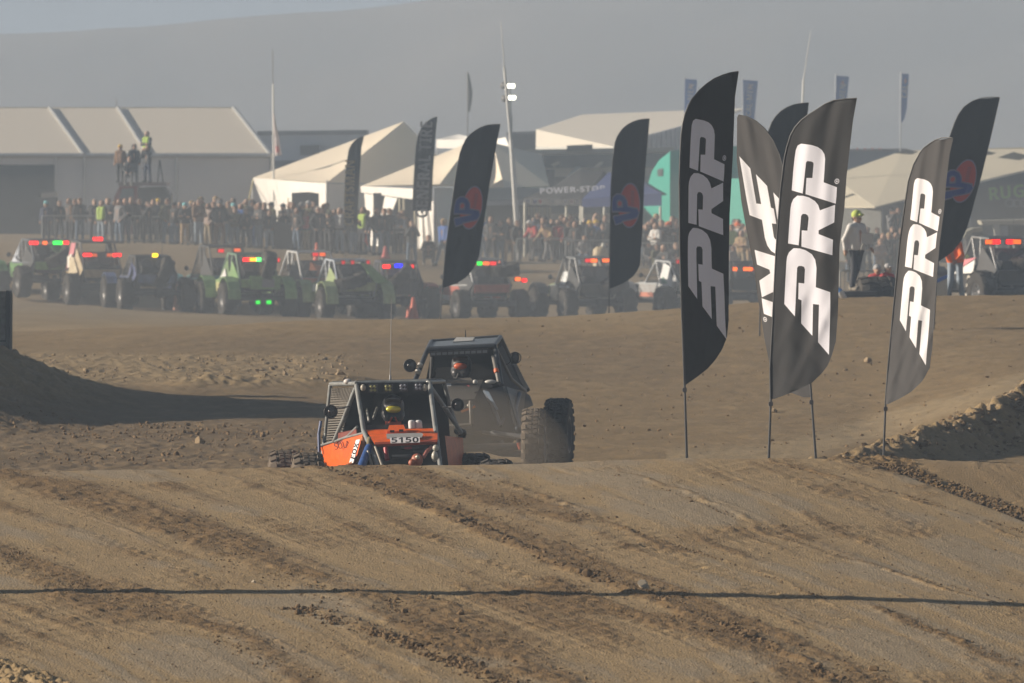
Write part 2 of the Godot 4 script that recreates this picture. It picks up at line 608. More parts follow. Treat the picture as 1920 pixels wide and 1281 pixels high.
func build_ground() -> void:
	profile(0.0)
	n_wide.seed = 3
	n_wide.frequency = 0.22
	n_wide.fractal_octaves = 3
	n_mid.seed = 8
	n_mid.frequency = 1.6
	n_mid.fractal_octaves = 3
	n_fine.seed = 12
	n_fine.frequency = 6.5
	n_fine.fractal_octaves = 2
	var cols: Array[float] = []
	for k in range(24, 0, -1):
		cols.append(-160.0 - 30.0 * k - 14.0 * k * k)
	var x := -160.0
	while x < 2090.0:
		cols.append(x)
		x += 4.6
	for k in range(0, 24):
		cols.append(2090.0 + 30.0 * k + 14.0 * k * k)
	var rows: Array[float] = []
	var d := 28.0
	while d < 1250.0:
		rows.append(d)
		if d < 46.0: d += 0.6
		elif d < 66.6: d += 0.05
		elif d < 72.0: d += 0.09
		elif d < 98.0: d += 0.13
		elif d < 136.0: d += 0.22
		elif d < 236.0: d += 0.8
		elif d < 430.0: d += 6.0
		else: d += 60.0
	var nc := cols.size()
	var nr := rows.size()
	var pos := PackedVector3Array()
	var col := PackedColorArray()
	pos.resize(nc * nr)
	col.resize(nc * nr)
	var prof := []
	for c in nc:
		prof.append(profile(cols[c]))
	var lip_x := []
	var lip_y := []
	for l in LIP:
		lip_x.append(l[0])
		lip_y.append(l[1])
	var lip_of := PackedFloat32Array()
	for c in nc:
		lip_of.append(hermite(lip_x, lip_y, cols[c]))
	var dry := Color(0.355, 0.258, 0.130)
	var loose := Color(0.195, 0.122, 0.045)
	var brown := Color(0.25, 0.173, 0.076)
	var pale := Color(0.345, 0.266, 0.150)
	var umber := Color(0.170, 0.115, 0.052)
	var nb := BANDS.size()
	var centre := PackedFloat32Array()
	centre.resize(nb)
	var half := PackedFloat32Array()
	var amp := PackedFloat32Array()
	for b in BANDS:
		half.append(b[0])
		amp.append(b[1])
	var lane_x := 0.0
	var tread_at := []
	for r in nr:
		d = rows[r]
		var seg := 0
		while seg < row_d.size() - 2 and d > row_d[seg + 1]:
			seg += 1
		var h: float = row_d[seg + 1] - row_d[seg]
		var t := clampf((d - row_d[seg]) / h, 0.0, 1.0)
		var t2 := t * t
		var t3 := t2 * t
		var on_jump := d > 44.0 and d < 68.5
		var row_mid := HORIZON - hermite(row_d, prof[nc / 2], d) * F / d
		if on_jump:
			lane_x = piece(BANDS[1][3], row_mid) if row_mid < 1290.0 else 1590.0 + (row_mid - 1290.0) * 1.8
			tread_at.clear()
			for q in TREADS:
				if row_mid > q[1][0][0] and row_mid < q[1][-1][0]:
					tread_at.append([piece(q[1], row_mid) - lane_x, q[0]])
			for b in nb:
				centre[b] = piece(BANDS[b][3], row_mid)
				var pts: Array = BANDS[b][3]
				half[b] = BANDS[b][0] * (smoothstep(pts[0][0] - 14.0, pts[0][0] + 14.0, row_mid)) * (1.0 - smoothstep(pts[-1][0] - 14.0, pts[-1][0] + 14.0, row_mid)) + 0.01
		for c in nc:
			var px := cols[c]
			var p: Array = prof[c]
			var s: float = (p[seg + 1] - p[seg]) / h
			var m0 := s
			var m1 := s
			if seg > 0:
				var sp: float = (p[seg] - p[seg - 1]) / (row_d[seg] - row_d[seg - 1])
				m0 = 0.0 if sp * s <= 0.0 else 2.0 * sp * s / (sp + s)
			if seg < row_d.size() - 2:
				var sn: float = (p[seg + 2] - p[seg + 1]) / (row_d[seg + 2] - row_d[seg + 1])
				m1 = 0.0 if sn * s <= 0.0 else 2.0 * sn * s / (sn + s)
			var e: float = (2.0 * t3 - 3.0 * t2 + 1.0) * p[seg] + (t3 - 2.0 * t2 + t) * h * m0 + (3.0 * t2 - 2.0 * t3) * p[seg + 1] + (t3 - t2) * h * m1
			var wx := (px - 960.0) / F * d
			var wide := n_wide.get_noise_2d(wx, d)
			var k := Color()
			if on_jump:
				var mid := n_mid.get_noise_2d(wx, d * 0.7)
				var fine := n_fine.get_noise_2d(wx, d)
				var soft := 0.0
				var wob := wide * 46.0 + mid * 16.0
				for b in nb:
					var q := absf(px + wob - centre[b]) / half[b]
					if q < 1.6:
						var w := 1.0 - q * q * 0.39
						w *= w
						soft = maxf(soft, w * minf(1.0, 0.75 + half[b] * 0.004))
						e += amp[b] * w * (0.42 + mid * 0.6)
				# streaks that run with the wheel tracks, faint ruts, washboard
				var lane := px - lane_x
				var streak := n_wide.get_noise_2d(lane * 0.055 + wide * 1.2, row_mid * 0.016)
				var rut := n_mid.get_noise_2d(lane * 0.036 + wide * 0.5, row_mid * 0.0022)
				soft = clampf(soft * 0.85 + streak * 0.85 + wide * 0.8 + 0.10 + mid * 0.36 + fine * 0.2, 0.0, 1.0)
				soft = soft * soft * (3.0 - 2.0 * soft)
				e += rut * 0.007 * smoothstep(-0.1, 0.35, wide + streak) + streak * 0.008
				e += sin(row_mid * 0.62 + lane * 0.05 + wide * 7.0) * 0.005 * smoothstep(0.15, 0.5, rut * 0.5 + wide + 0.1)
				for q in tread_at:
					var w: float = 1.0 - absf(lane - q[0] + wide * 10.0) / q[1]
					if w > 0.0:
						var lug: float = sin(row_mid * 0.80 + signf(lane - q[0]) * 1.5 + lane * 0.03 + mid * 1.5)
						e += (smoothstep(-0.2, 0.6, lug) - 0.5) * 0.013 * minf(1.0, w * 3.0) * smoothstep(-0.35, 0.15, mid + wide)
						soft = maxf(soft, 0.35 * minf(1.0, w * 2.0) * smoothstep(0.0, -0.6, lug))
				e += fine * (0.002 + 0.013 * soft) + mid * (0.004 + 0.010 * soft)
				if px < 170.0 and d < 50.5:
					var hp := HORIZON - e * F / d
					var up := smoothstep(0.0, 34.0, hp - 1232.0 - maxf(px, -60.0) * 0.34)
					e += up * (0.10 + fine * 0.06 + mid * 0.05)
					soft *= 1.0 - up
				k = dry.lerp(loose, soft)
				# smooth patches, their sky sheen painted in as pale grey
				k = k.lerp(Color(0.30, 0.262, 0.20), 0.55 * smoothstep(0.10, 0.45, streak * 0.7 - wide) * (1.0 - soft))
				var g := 1.0 + mid * 0.10 + fine * 0.08
				k = Color(k.r * g, k.g * g, k.b * g)
				# past the lip the flank drops to the flat beside the jump
				var py := HORIZON - e * F / d
				if px > 1480.0 and d > 50.0:
					var over := (lip_of[c] - py) / 26.0
					if over > -0.15:
						var w := smoothstep(-0.15, 0.9, over) * smoothstep(1500.0, 1700.0, px)
						e -= 0.22 * w * (1.0 - smoothstep(63.5, 67.0, d))
						k = k.lerp(loose if over < 1.2 else dry.lerp(loose, 0.35), clampf(over * 3.0, 0.0, 1.0) * smoothstep(1500.0, 1600.0, px))
						e += (fine * 0.035 + mid * 0.03) * smoothstep(-0.1, 0.3, over) * (1.0 - smoothstep(1.0, 1.6, over)) * smoothstep(1480.0, 1600.0, px)
			else:
				var hb := broad(px, d, wx)
				e += hb
				var py := HORIZON - e * F / d
				k = brown
				if d < 140.0:
					var mid := n_mid.get_noise_2d(wx * 0.6, d * 0.45)
					var fine := n_fine.get_noise_2d(wx * 0.5, d * 0.4)
					e += wide * 0.035 + mid * 0.018 + fine * 0.008
					var heap := clampf(hb * 2.2, 0.0, 1.0)
					if px < 500.0 and hb > 0.02:
						e += (fine * 0.06 + mid * 0.10) * heap
					if px > 1480.0 and d < 98.0:
						e += (fine * 0.11 + mid * 0.09) * heap
						k = k.lerp(pale, 0.2 * heap)
					# the pale road that climbs to the right behind the windrow
					if px > 1250.0:
						var rd := piece([[1250.0, 868.0], [1480.0, 847.0], [1600.0, 812.0], [1700.0, 783.0], [1920.0, 716.0], [2600.0, 640.0]], px)
						k = k.lerp(pale, (1.0 - smoothstep(9.0, 30.0, absf(py - rd + wide * 9.0))) * 0.75)
					# pale clods along the valley on the left, darker damp band on the berm
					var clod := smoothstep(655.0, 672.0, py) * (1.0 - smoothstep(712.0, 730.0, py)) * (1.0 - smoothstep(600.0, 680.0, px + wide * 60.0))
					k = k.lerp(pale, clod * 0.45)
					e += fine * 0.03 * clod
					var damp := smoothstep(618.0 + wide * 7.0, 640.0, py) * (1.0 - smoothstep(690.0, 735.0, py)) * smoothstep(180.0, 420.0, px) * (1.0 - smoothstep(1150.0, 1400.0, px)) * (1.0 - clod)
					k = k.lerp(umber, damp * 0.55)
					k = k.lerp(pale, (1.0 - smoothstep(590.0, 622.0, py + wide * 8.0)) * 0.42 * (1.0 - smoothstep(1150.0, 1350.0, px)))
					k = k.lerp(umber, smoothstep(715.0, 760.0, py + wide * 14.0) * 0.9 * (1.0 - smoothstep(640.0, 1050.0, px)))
					e += fine * 0.02 * smoothstep(780.0, 815.0, py) * (1.0 - smoothstep(560.0, 760.0, px))
					k = k.lerp(pale, (smoothstep(0.15, 0.5, mid + wide * 0.6)) * 0.22)
					var g := 1.0 + mid * 0.10 + fine * 0.12
					k = Color(k.r * g, k.g * g, k.b * g)
				elif d < 240.0:
					k = brown.lerp(pale, 0.35 + 0.3 * (1.0 - smoothstep(300.0, 600.0, px)) * (1.0 - smoothstep(196.0, 206.0, d)))
					k = k.lerp(pale, smoothstep(226.0, 229.5, d) * 0.7)
					var g := 1.0 + wide * 0.22
					k = Color(k.r * g, k.g * g, k.b * g)
					e += wide * 0.05
				else:
					k = brown.lerp(pale, 0.5)
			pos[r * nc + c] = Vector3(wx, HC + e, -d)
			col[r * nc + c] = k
	var earth := StandardMaterial3D.new()
	earth.vertex_color_use_as_albedo = true
	earth.roughness = 0.92
	earth.albedo_texture = noise_map(31, 0.03, [Color(0.76, 0.74, 0.72), Color(1.0, 1.0, 1.0)], 0.0, 1024, 6)
	earth.normal_enabled = true
	earth.normal_texture = noise_map(32, 0.07, [], 8.0, 1024, 5)
	earth.normal_scale = 0.7
	earth.uv1_triplanar = true
	earth.uv1_world_triplanar = true
	earth.uv1_scale = Vector3.ONE * 0.45
	var cut := 0
	while rows[cut] < 68.6:
		cut += 1
	for part in [["dirt_jump", 0, cut], ["ground", cut, nr - 1]]:
		var o := obj(part[0], sheet(pos, col, nc, part[1], part[2]), earth)
		o.set_meta("kind", "structure")
		o.set_meta("label", "rutted brown dirt of the jump in the foreground" if part[1] == 0 else "brown dirt berm and flat desert ground behind the jump")

func sheet(pos: PackedVector3Array, col: PackedColorArray, nc: int, r0: int, r1: int) -> ArrayMesh:
	var nr := r1 - r0 + 1
	var v := pos.slice(r0 * nc, (r1 + 1) * nc)
	var n := PackedVector3Array()
	n.resize(v.size())
	var last := pos.size() / nc - 1
	for r in nr:
		var up := mini(r0 + r + 1, last) * nc
		var dn := maxi(r0 + r - 1, 0) * nc
		var here := (r0 + r) * nc
		for c in nc:
			n[r * nc + c] = (pos[here + mini(c + 1, nc - 1)] - pos[here + maxi(c - 1, 0)]).cross(pos[up + c] - pos[dn + c]).normalized()
	var idx := PackedInt32Array()
	idx.resize((nr - 1) * (nc - 1) * 6)
	var w := 0
	for r in nr - 1:
		for c in nc - 1:
			var a := r * nc + c
			idx[w] = a
			idx[w + 1] = a + nc
			idx[w + 2] = a + 1
			idx[w + 3] = a + 1
			idx[w + 4] = a + nc
			idx[w + 5] = a + nc + 1
			w += 6
	var arr := []
	arr.resize(Mesh.ARRAY_MAX)
	arr[Mesh.ARRAY_VERTEX] = v
	arr[Mesh.ARRAY_NORMAL] = n
	arr[Mesh.ARRAY_COLOR] = col.slice(r0 * nc, (r1 + 1) * nc)
	arr[Mesh.ARRAY_INDEX] = idx
	var mesh := ArrayMesh.new()
	mesh.add_surface_from_arrays(Mesh.PRIMITIVE_TRIANGLES, arr)
	return mesh

func build_hills() -> void:
	# bare hills far behind, all but lost in the haze
	var n := FastNoiseLite.new()
	n.seed = 21
	n.frequency = 0.01
	n.fractal_octaves = 5
	var st := mb()
	st.set_smooth_group(1)
	var rows := 16
	var cols := 120
	var pts := []
	for r in rows + 1:
		var line := []
		for c in cols + 1:
			var px := lerpf(-2200.0, 4200.0, c / float(cols))
			var d := lerpf(760.0, 960.0, r / float(rows))
			var rise := r / float(rows)
			var top := piece([[-2200.0, 120.0], [-400.0, 90.0], [0.0, 62.0], [330.0, 48.0], [450.0, 34.0], [700.0, 14.0], [1000.0, -30.0], [1500.0, -60.0], [2400.0, -40.0], [4200.0, 60.0]], px)
			var y := lerpf(-3.2, (HORIZON - top) * d / F, pow(rise, 1.25)) + n.get_noise_2d((px - 960.0) / F * d, d) * 4.5 * sin(rise * PI * 0.5) * (1.0 - rise * 0.6)
			line.append(Vector3((px - 960.0) / F * d, HC + y, -d))
		pts.append(line)
	for r in rows:
		for c in cols:
			quad(st, pts[r][c], pts[r][c + 1], pts[r + 1][c + 1], pts[r + 1][c], Vector3(0, 1, 0.6))
	for c in cols:
		quad(st, pts[rows][c], pts[rows][c + 1], pts[rows][c + 1] + Vector3(0, -40, -90), pts[rows][c] + Vector3(0, -40, -90), Vector3(0, 0.3, -1))
	var o := obj("hills", st, M(0.20, 0.165, 0.13, 0.95))
	o.set_meta("kind", "structure")
	o.set_meta("label", "bare desert hills fading into the haze behind the tents")

# ---------------------------------------------------------------- feather banners
const LETTERS := [
	[Vector2(0.179, 0.3064), Vector2(0.173, 0.242), Vector2(0.173, 0.1922), Vector2(0.175, 0.1715), Vector2(0.195, 0.1569), Vector2(0.244, 0.1507), Vector2(0.411, 0.1557), Vector2(0.512, 0.1623), Vector2(0.58, 0.1723), Vector2(0.627, 0.186), Vector2(0.649, 0.2026), Vector2(0.657, 0.242), Vector2(0.661, 0.2794), Vector2(0.875, 0.296), Vector2(0.879, 0.3251), Vector2(0.875, 0.3508), Vector2(0.398, 0.3189), Vector2(0.389, 0.2649), Vector2(0.48, 0.2649), Vector2(0.477, 0.2171), Vector2(0.461, 0.2122), Vector2(0.425, 0.2097), Vector2(0.376, 0.2088), Vector2(0.358, 0.2138), Vector2(0.354, 0.3168)],
	[Vector2(0.174, 0.4829), Vector2(0.176, 0.4248), Vector2(0.179, 0.3666), Vector2(0.188, 0.35), Vector2(0.213, 0.3355), Vector2(0.273, 0.3238), Vector2(0.361, 0.3243), Vector2(0.459, 0.3301), Vector2(0.549, 0.3417), Vector2(0.605, 0.355), Vector2(0.636, 0.3728), Vector2(0.868, 0.3542), Vector2(0.869, 0.3832), Vector2(0.87, 0.4131), Vector2(0.635, 0.4393), Vector2(0.639, 0.4517), Vector2(0.867, 0.4704), Vector2(0.872, 0.5223), Vector2(0.384, 0.4933), Vector2(0.374, 0.4393), Vector2(0.462, 0.4405), Vector2(0.469, 0.3978), Vector2(0.453, 0.3895), Vector2(0.416, 0.3845), Vector2(0.374, 0.3845), Vector2(0.351, 0.3915), Vector2(0.34, 0.4891)],
	[Vector2(0.164, 0.6845), Vector2(0.163, 0.6139), Vector2(0.166, 0.5433), Vector2(0.172, 0.5267), Vector2(0.198, 0.5122), Vector2(0.265, 0.4985), Vector2(0.353, 0.4993), Vector2(0.451, 0.5051), Vector2(0.552, 0.5184), Vector2(0.61, 0.5371), Vector2(0.636, 0.5641), Vector2(0.639, 0.6285), Vector2(0.867, 0.6451), Vector2(0.881, 0.7053), Vector2(0.889, 0.7883), Vector2(0.897, 0.8539), Vector2(0.717, 0.8112), Vector2(0.702, 0.6866), Vector2(0.609, 0.6845), Vector2(0.624, 0.7904), Vector2(0.44, 0.7489), Vector2(0.428, 0.6721), Vector2(0.377, 0.6679), Vector2(0.37, 0.6139), Vector2(0.458, 0.616), Vector2(0.458, 0.5683), Vector2(0.441, 0.5608), Vector2(0.406, 0.5579), Vector2(0.357, 0.5579), Vector2(0.336, 0.5641), Vector2(0.338, 0.726)]]
const LOGO_P := [Vector2(0.087, 0.5448), Vector2(0.072, 0.499), Vector2(0.096, 0.4655), Vector2(0.179, 0.4487), Vector2(0.281, 0.4472), Vector2(0.4, 0.4609), Vector2(0.485, 0.4868), Vector2(0.516, 0.5204), Vector2(0.66, 0.5271), Vector2(0.804, 0.5341), Vector2(0.772, 0.5601), Vector2(0.529, 0.5479), Vector2(0.233, 0.5433)]
const LOGO_HOLE := [Vector2(0.221, 0.5265), Vector2(0.192, 0.4868), Vector2(0.257, 0.4762), Vector2(0.342, 0.4823), Vector2(0.376, 0.499), Vector2(0.379, 0.5235)]
const LOGO_V := [Vector2(0.119, 0.5784), Vector2(0.255, 0.5738), Vector2(0.537, 0.5601), Vector2(0.8, 0.5387), Vector2(0.835, 0.557), Vector2(0.772, 0.5814), Vector2(0.589, 0.5906), Vector2(0.39, 0.5997), Vector2(0.339, 0.6104), Vector2(0.185, 0.6211)]

func fill(im: Image, poly: Array, c: Color) -> void:
	# scanlines, with the ends of each run softened
	var w := im.get_width()
	var h := im.get_height()
	var lo := 1e9
	var hi := -1e9
	for p in poly:
		lo = minf(lo, p.y * h)
		hi = maxf(hi, p.y * h)
	for y in range(maxi(0, int(lo)), mini(h, int(hi) + 1)):
		var xs := []
		var yy := y + 0.5
		for i in poly.size():
			var a: Vector2 = poly[i] * Vector2(w, h)
			var b: Vector2 = poly[(i + 1) % poly.size()] * Vector2(w, h)
			if (a.y <= yy) != (b.y <= yy):
				xs.append(a.x + (b.x - a.x) * (yy - a.y) / (b.y - a.y))
		xs.sort()
		for i in range(0, xs.size() - 1, 2):
			var x0 := clampi(int(ceil(xs[i])), 0, w)
			var x1 := clampi(int(floor(xs[i + 1])), 0, w)
			if x1 > x0:
				im.fill_rect(Rect2i(x0, y, x1 - x0, 1), c)
			for e in [[x0 - 1, 1.0 - (xs[i] - floor(xs[i]))], [x1, xs[i + 1] - floor(xs[i + 1])]]:
				if e[0] >= 0 and e[0] < w:
					im.set_pixel(e[0], y, im.get_pixel(e[0], y).lerp(c, e[1]))

func grown(poly: Array, by: float, w: float, h: float) -> Array:
	var p := PackedVector2Array()
	for q in poly:
		p.append(q * Vector2(w, h))
	var o := Geometry2D.offset_polygon(p, by, Geometry2D.JOIN_ROUND)
	var out := []
	for q in o[0]:
		out.append(q / Vector2(w, h))
	return out

func ring(at: Vector2, rx: float, ry: float, n := 48) -> Array:
	var out := []
	for i in n:
		out.append(at + Vector2(cos(TAU * i / n) * rx, sin(TAU * i / n) * ry))
	return out

func lin(r: float, g: float, b: float) -> Color:
	return Color(r, g, b).linear_to_srgb()

func cloth(im: Image, rough := 0.55) -> StandardMaterial3D:
	var m := StandardMaterial3D.new()
	m.albedo_texture = ImageTexture.create_from_image(im)
	m.roughness = rough
	m.cull_mode = BaseMaterial3D.CULL_DISABLED
	m.metallic_specular = 0.35
	m.texture_repeat = false
	m.backlight_enabled = true
	m.backlight = Color(0.16, 0.16, 0.16)
	return m

func print_letters(ground_: Color, ink: Color) -> Image:
	var im := Image.create(512, 1536, false, Image.FORMAT_RGBA8)
	im.fill(ground_)
	for l in LETTERS:
		fill(im, l, ink)
	fill(im, ring(Vector2(0.865, 0.276), 0.036, 0.0085), ink)
	fill(im, ring(Vector2(0.865, 0.276), 0.026, 0.006), ground_)
	fill(im, ring(Vector2(0.865, 0.276), 0.012, 0.003), ink)
	return im

func print_logo() -> Image:
	var im := Image.create(384, 1024, false, Image.FORMAT_RGBA8)
	var pale := lin(0.16, 0.15, 0.24)
	var blue := lin(0.03, 0.055, 0.25)
	var red := lin(0.40, 0.05, 0.045)
	im.fill(lin(0.016, 0.0165, 0.018))
	var oval := ring(Vector2(0.575, 0.511), 0.285, 0.125)
	fill(im, grown(oval, 9, 384, 1024), pale)
	fill(im, oval, red)
	for k in 7:
		fill(im, [Vector2(0.60, 0.425 + 0.013 * k), Vector2(0.70, 0.428 + 0.013 * k), Vector2(0.70, 0.434 + 0.013 * k), Vector2(0.60, 0.430 + 0.013 * k)], lin(0.16, 0.06, 0.09))
	fill(im, grown(LOGO_P, 9, 384, 1024), pale)
	fill(im, grown(LOGO_V, 9, 384, 1024), pale)
	fill(im, LOGO_P, blue)
	fill(im, LOGO_V, blue)
	fill(im, LOGO_HOLE, pale)
	fill(im, ring(Vector2(0.287, 0.500), 0.055, 0.014), red)
	fill(im, [Vector2(0.26, 0.551), Vector2(0.52, 0.5555), Vector2(0.28, 0.566)], red)
	return im

func outline_at(pts: Array, py: float) -> float:
	return piece(pts, py)

func banner(label: String, d: float, yaw: float, left: Array, right: Array, print_left: Array, wide: float, m: Material, folds: float, foot: Array, flip := false, group := "", seed_ := 1, pole_right := false) -> Node3D:
	# left, right: the edges of the cloth, as (row, column) of the photograph from the tip down; the cloth hangs in a plane turned by yaw
	var top: float = left[0][0]
	var low: float = left[-1][0]
	var pole_px: float = foot[1]
	var base := P(foot[1], foot[0], d)
	base.y = ground_at(foot[1], d) - 0.05
	var o := thing("feather_banner", label, "banner", base, 0.0, group)
	var place := func(px: float, py: float, lift := 0.0) -> Vector3:
		return P(px, py, d - (px - pole_px) / F * d * tan(yaw) - lift) - base
	var nr := 110
	var nc := 22
	var r := RandomNumberGenerator.new()
	r.seed = seed_
	var ph := [r.randf() * TAU, r.randf() * TAU, r.randf() * TAU, r.randf() * TAU]
	var pos := PackedVector3Array()
	var uv := PackedVector2Array()
	for i in nr + 1:
		var t := i / float(nr)
		t = t * t * (1.0 - t) + t * (1.0 - t * (1.0 - t))
		var py := lerpf(top, low, t)
		var a := piece(left, py)
		var b := piece(right, py)
		for j in nc + 1:
			var s := j / float(nc)
			var px := lerpf(a, b, s)
			var u := (px - piece(print_left, py)) / wide
			if pole_right:
				u = 1.0 - u
			var loose := smoothstep(0.0, 0.35, s if not pole_right else 1.0 - s)
			var f := sin(u * 17.0 + t * 5.0 + ph[0] + sin(t * 6.0 + ph[1]) * 1.2) * 0.55 + sin(u * 9.0 - t * 8.0 + ph[2]) * 0.6 + sin(u * 31.0 + t * 3.0 + ph[3]) * 0.22 * (1.0 - t)
			f += sin(u * 5.0 + t * 26.0 + ph[1]) * 0.25 * smoothstep(0.7, 1.0, t) + 0.9 * sin(u * 3.2 + ph[3] * 0.2)
			# sharper creases where the cloth is caught and flutters
			f += (pow(absf(sin(u * 6.5 + t * 13.0 + ph[0])), 9.0) * 0.85 - pow(absf(sin(u * 4.2 - t * 19.0 + ph[2])), 11.0) * 0.7) * smoothstep(0.35, 0.95, t + 0.25 * absf(u - 0.5))
			pos.append(place.call(px, py, f * folds * (0.35 + 0.65 * loose)))
			uv.append(Vector2(u, (py - top) / (low - top)) if not flip else Vector2(u, 1.0 - (py - top) / (low - top) ))
	o.set_meta("rows", nr)
	var clothing := obj("cloth", grid_mesh(pos, uv, nr + 1, nc + 1), m, o)
	clothing.set_meta("label", "printed cloth of the banner")
	o.remove_meta("rows")
	# the sprung pole in its sleeve
	var st := mb()
	var edge: Array = right if pole_right else left
	var pts := []
	for e in edge:
		pts.append(place.call(e[1], e[0]))
	pts.reverse()
	var rad := 0.011
	var low_pt: Vector3 = pts[0]
	tube(st, Vector3.ZERO, low_pt, 0.017, 0.014, 8)
	for i in pts.size() - 1:
		tube(st, pts[i], pts[i + 1], lerpf(0.014, 0.007, i / float(pts.size())), lerpf(0.014, 0.007, (i + 1) / float(pts.size())), 8)
	obj("pole", st, M(0.05, 0.052, 0.056, 0.45), o)
	var g := mb()
	box(g, low_pt + Vector3(0, -0.06, 0), Vector3(0.05, 0.05, 0.05))
	obj("clip", g, M(0.12, 0.12, 0.13, 0.5), o)
	return o

func grid_mesh(pos: PackedVector3Array, uv: PackedVector2Array, nr: int, nc: int) -> ArrayMesh:
	var n := PackedVector3Array()
	n.resize(pos.size())
	for r in nr:
		for c in nc:
			var q := (pos[r * nc + mini(c + 1, nc - 1)] - pos[r * nc + maxi(c - 1, 0)]).cross(pos[maxi(r - 1, 0) * nc + c] - pos[mini(r + 1, nr - 1) * nc + c])
			n[r * nc + c] = q.normalized() if q.length() > 1e-9 else Vector3.BACK
	var idx := PackedInt32Array()
	for r in nr - 1:
		for c in nc - 1:
			var a := r * nc + c
			idx.append_array([a, a + 1, a + nc, a + 1, a + nc + 1, a + nc])
	var arr := []
	arr.resize(Mesh.ARRAY_MAX)
	arr[Mesh.ARRAY_VERTEX] = pos
	arr[Mesh.ARRAY_NORMAL] = n
	arr[Mesh.ARRAY_TEX_UV] = uv
	arr[Mesh.ARRAY_INDEX] = idx
	var mesh := ArrayMesh.new()
	mesh.add_surface_from_arrays(Mesh.PRIMITIVE_TRIANGLES, arr)
	return mesh

func build_banners() -> void:
	var white := cloth(print_letters(lin(0.030, 0.030, 0.032), lin(0.74, 0.755, 0.85)), 0.78)
	var lit_through_black := cloth(print_letters(lin(0.062, 0.060, 0.062), lin(0.74, 0.75, 0.80)), 0.8)  # same black cloth, paled for the light shining through it
	var logo := cloth(print_logo(), 0.6)
	var plain_im := Image.create(16, 16, false, Image.FORMAT_RGBA8)
	plain_im.fill(lin(0.02, 0.021, 0.024))
	var plain := cloth(plain_im, 0.6)
	var g := "black feather banners with large white letters"
	banner("tall black feather banner with violet grey letters on its shaded face, nearest the buggies", 69.0, -0.35,
		[[134.6, 1384.0], [136.5, 1370.0], [141.0, 1355.6], [148.0, 1339.0], [158.0, 1324.7], [170.0, 1311.0], [187.5, 1296.5], [200.0, 1290.0], [215.6, 1284.0], [235.0, 1280.0], [255.0, 1277.4], [300.0, 1275.3], [345.0, 1274.0], [480.0, 1275.5], [600.0, 1279.0], [722.0, 1283.5]],
		[[134.6, 1385.0], [182.0, 1378.0], [289.0, 1374.0], [401.0, 1368.0], [480.0, 1366.5], [600.0, 1366.0], [632.0, 1363.0], [655.0, 1354.0], [675.0, 1341.0], [692.0, 1326.0], [706.0, 1308.0], [716.0, 1294.0], [722.0, 1285.0]],
		[[134.0, 1287.0], [255.0, 1279.0], [345.0, 1274.0], [480.0, 1274.0], [600.0, 1276.0], [722.0, 1281.0]], 94.0, white, 0.012, [866.0, 1288.0], false, g, 4)
	banner("lit black feather banner with bright white letters, standing in front of another one", 68.7, 0.55,
		[[184.7, 1606.0], [186.0, 1585.0], [189.0, 1562.0], [196.0, 1546.0], [206.0, 1531.0], [216.0, 1515.0], [227.0, 1501.0], [240.0, 1490.0], [255.0, 1482.0], [278.0, 1475.0], [302.0, 1470.0], [363.0, 1463.0], [477.0, 1455.0], [600.0, 1449.0], [694.0, 1444.0], [748.0, 1445.0]],
		[[184.7, 1606.5], [227.0, 1599.0], [332.0, 1587.0], [391.0, 1583.0], [460.0, 1574.0], [586.0, 1571.0], [640.0, 1567.0], [665.0, 1560.0], [685.0, 1552.0], [702.0, 1539.0], [718.0, 1522.0], [732.0, 1494.0], [741.0, 1472.0], [748.0, 1452.0]],
		[[184.0, 1485.0], [227.0, 1478.0], [302.0, 1468.0], [363.0, 1462.0], [477.0, 1455.0], [600.0, 1449.0], [694.0, 1444.0], [748.0, 1443.0]], 121.0, white, 0.015, [860.0, 1441.0], false, g, 9)
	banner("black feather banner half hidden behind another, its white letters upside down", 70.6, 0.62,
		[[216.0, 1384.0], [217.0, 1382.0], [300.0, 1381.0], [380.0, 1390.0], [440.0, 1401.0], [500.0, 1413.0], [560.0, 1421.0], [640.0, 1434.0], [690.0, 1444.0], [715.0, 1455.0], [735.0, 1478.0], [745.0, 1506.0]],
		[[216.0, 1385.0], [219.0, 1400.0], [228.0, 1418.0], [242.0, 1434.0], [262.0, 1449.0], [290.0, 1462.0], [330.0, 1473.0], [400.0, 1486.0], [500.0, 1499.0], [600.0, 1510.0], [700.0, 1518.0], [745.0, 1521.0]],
		[[216.0, 1366.0], [300.0, 1377.0], [380.0, 1389.0], [440.0, 1398.0], [500.0, 1407.0], [560.0, 1416.0], [640.0, 1427.0], [745.0, 1440.0]], 96.0, lit_through_black, 0.014, [866.0, 1531.0], true, g, 5, true)
	banner("black feather banner painted paler for light shining through, with white letters, standing farthest right of the lettered ones", 74.5, 0.78,
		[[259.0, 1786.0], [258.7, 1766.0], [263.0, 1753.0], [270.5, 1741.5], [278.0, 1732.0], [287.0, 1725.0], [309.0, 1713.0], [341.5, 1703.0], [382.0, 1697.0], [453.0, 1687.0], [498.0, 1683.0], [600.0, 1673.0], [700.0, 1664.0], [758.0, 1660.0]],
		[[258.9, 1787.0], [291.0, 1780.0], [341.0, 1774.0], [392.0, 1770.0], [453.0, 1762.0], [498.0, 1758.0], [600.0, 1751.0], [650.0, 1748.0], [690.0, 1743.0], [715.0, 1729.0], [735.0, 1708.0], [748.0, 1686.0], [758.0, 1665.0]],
		[[259.0, 1710.0], [341.0, 1700.0], [392.0, 1695.0], [453.0, 1687.0], [498.0, 1683.0], [600.0, 1674.0], [700.0, 1664.0], [758.0, 1658.0]], 78.0, lit_through_black, 0.014, [868.0, 1654.0], false, g, 17)
	g = "black feather banners with a red and blue round emblem"
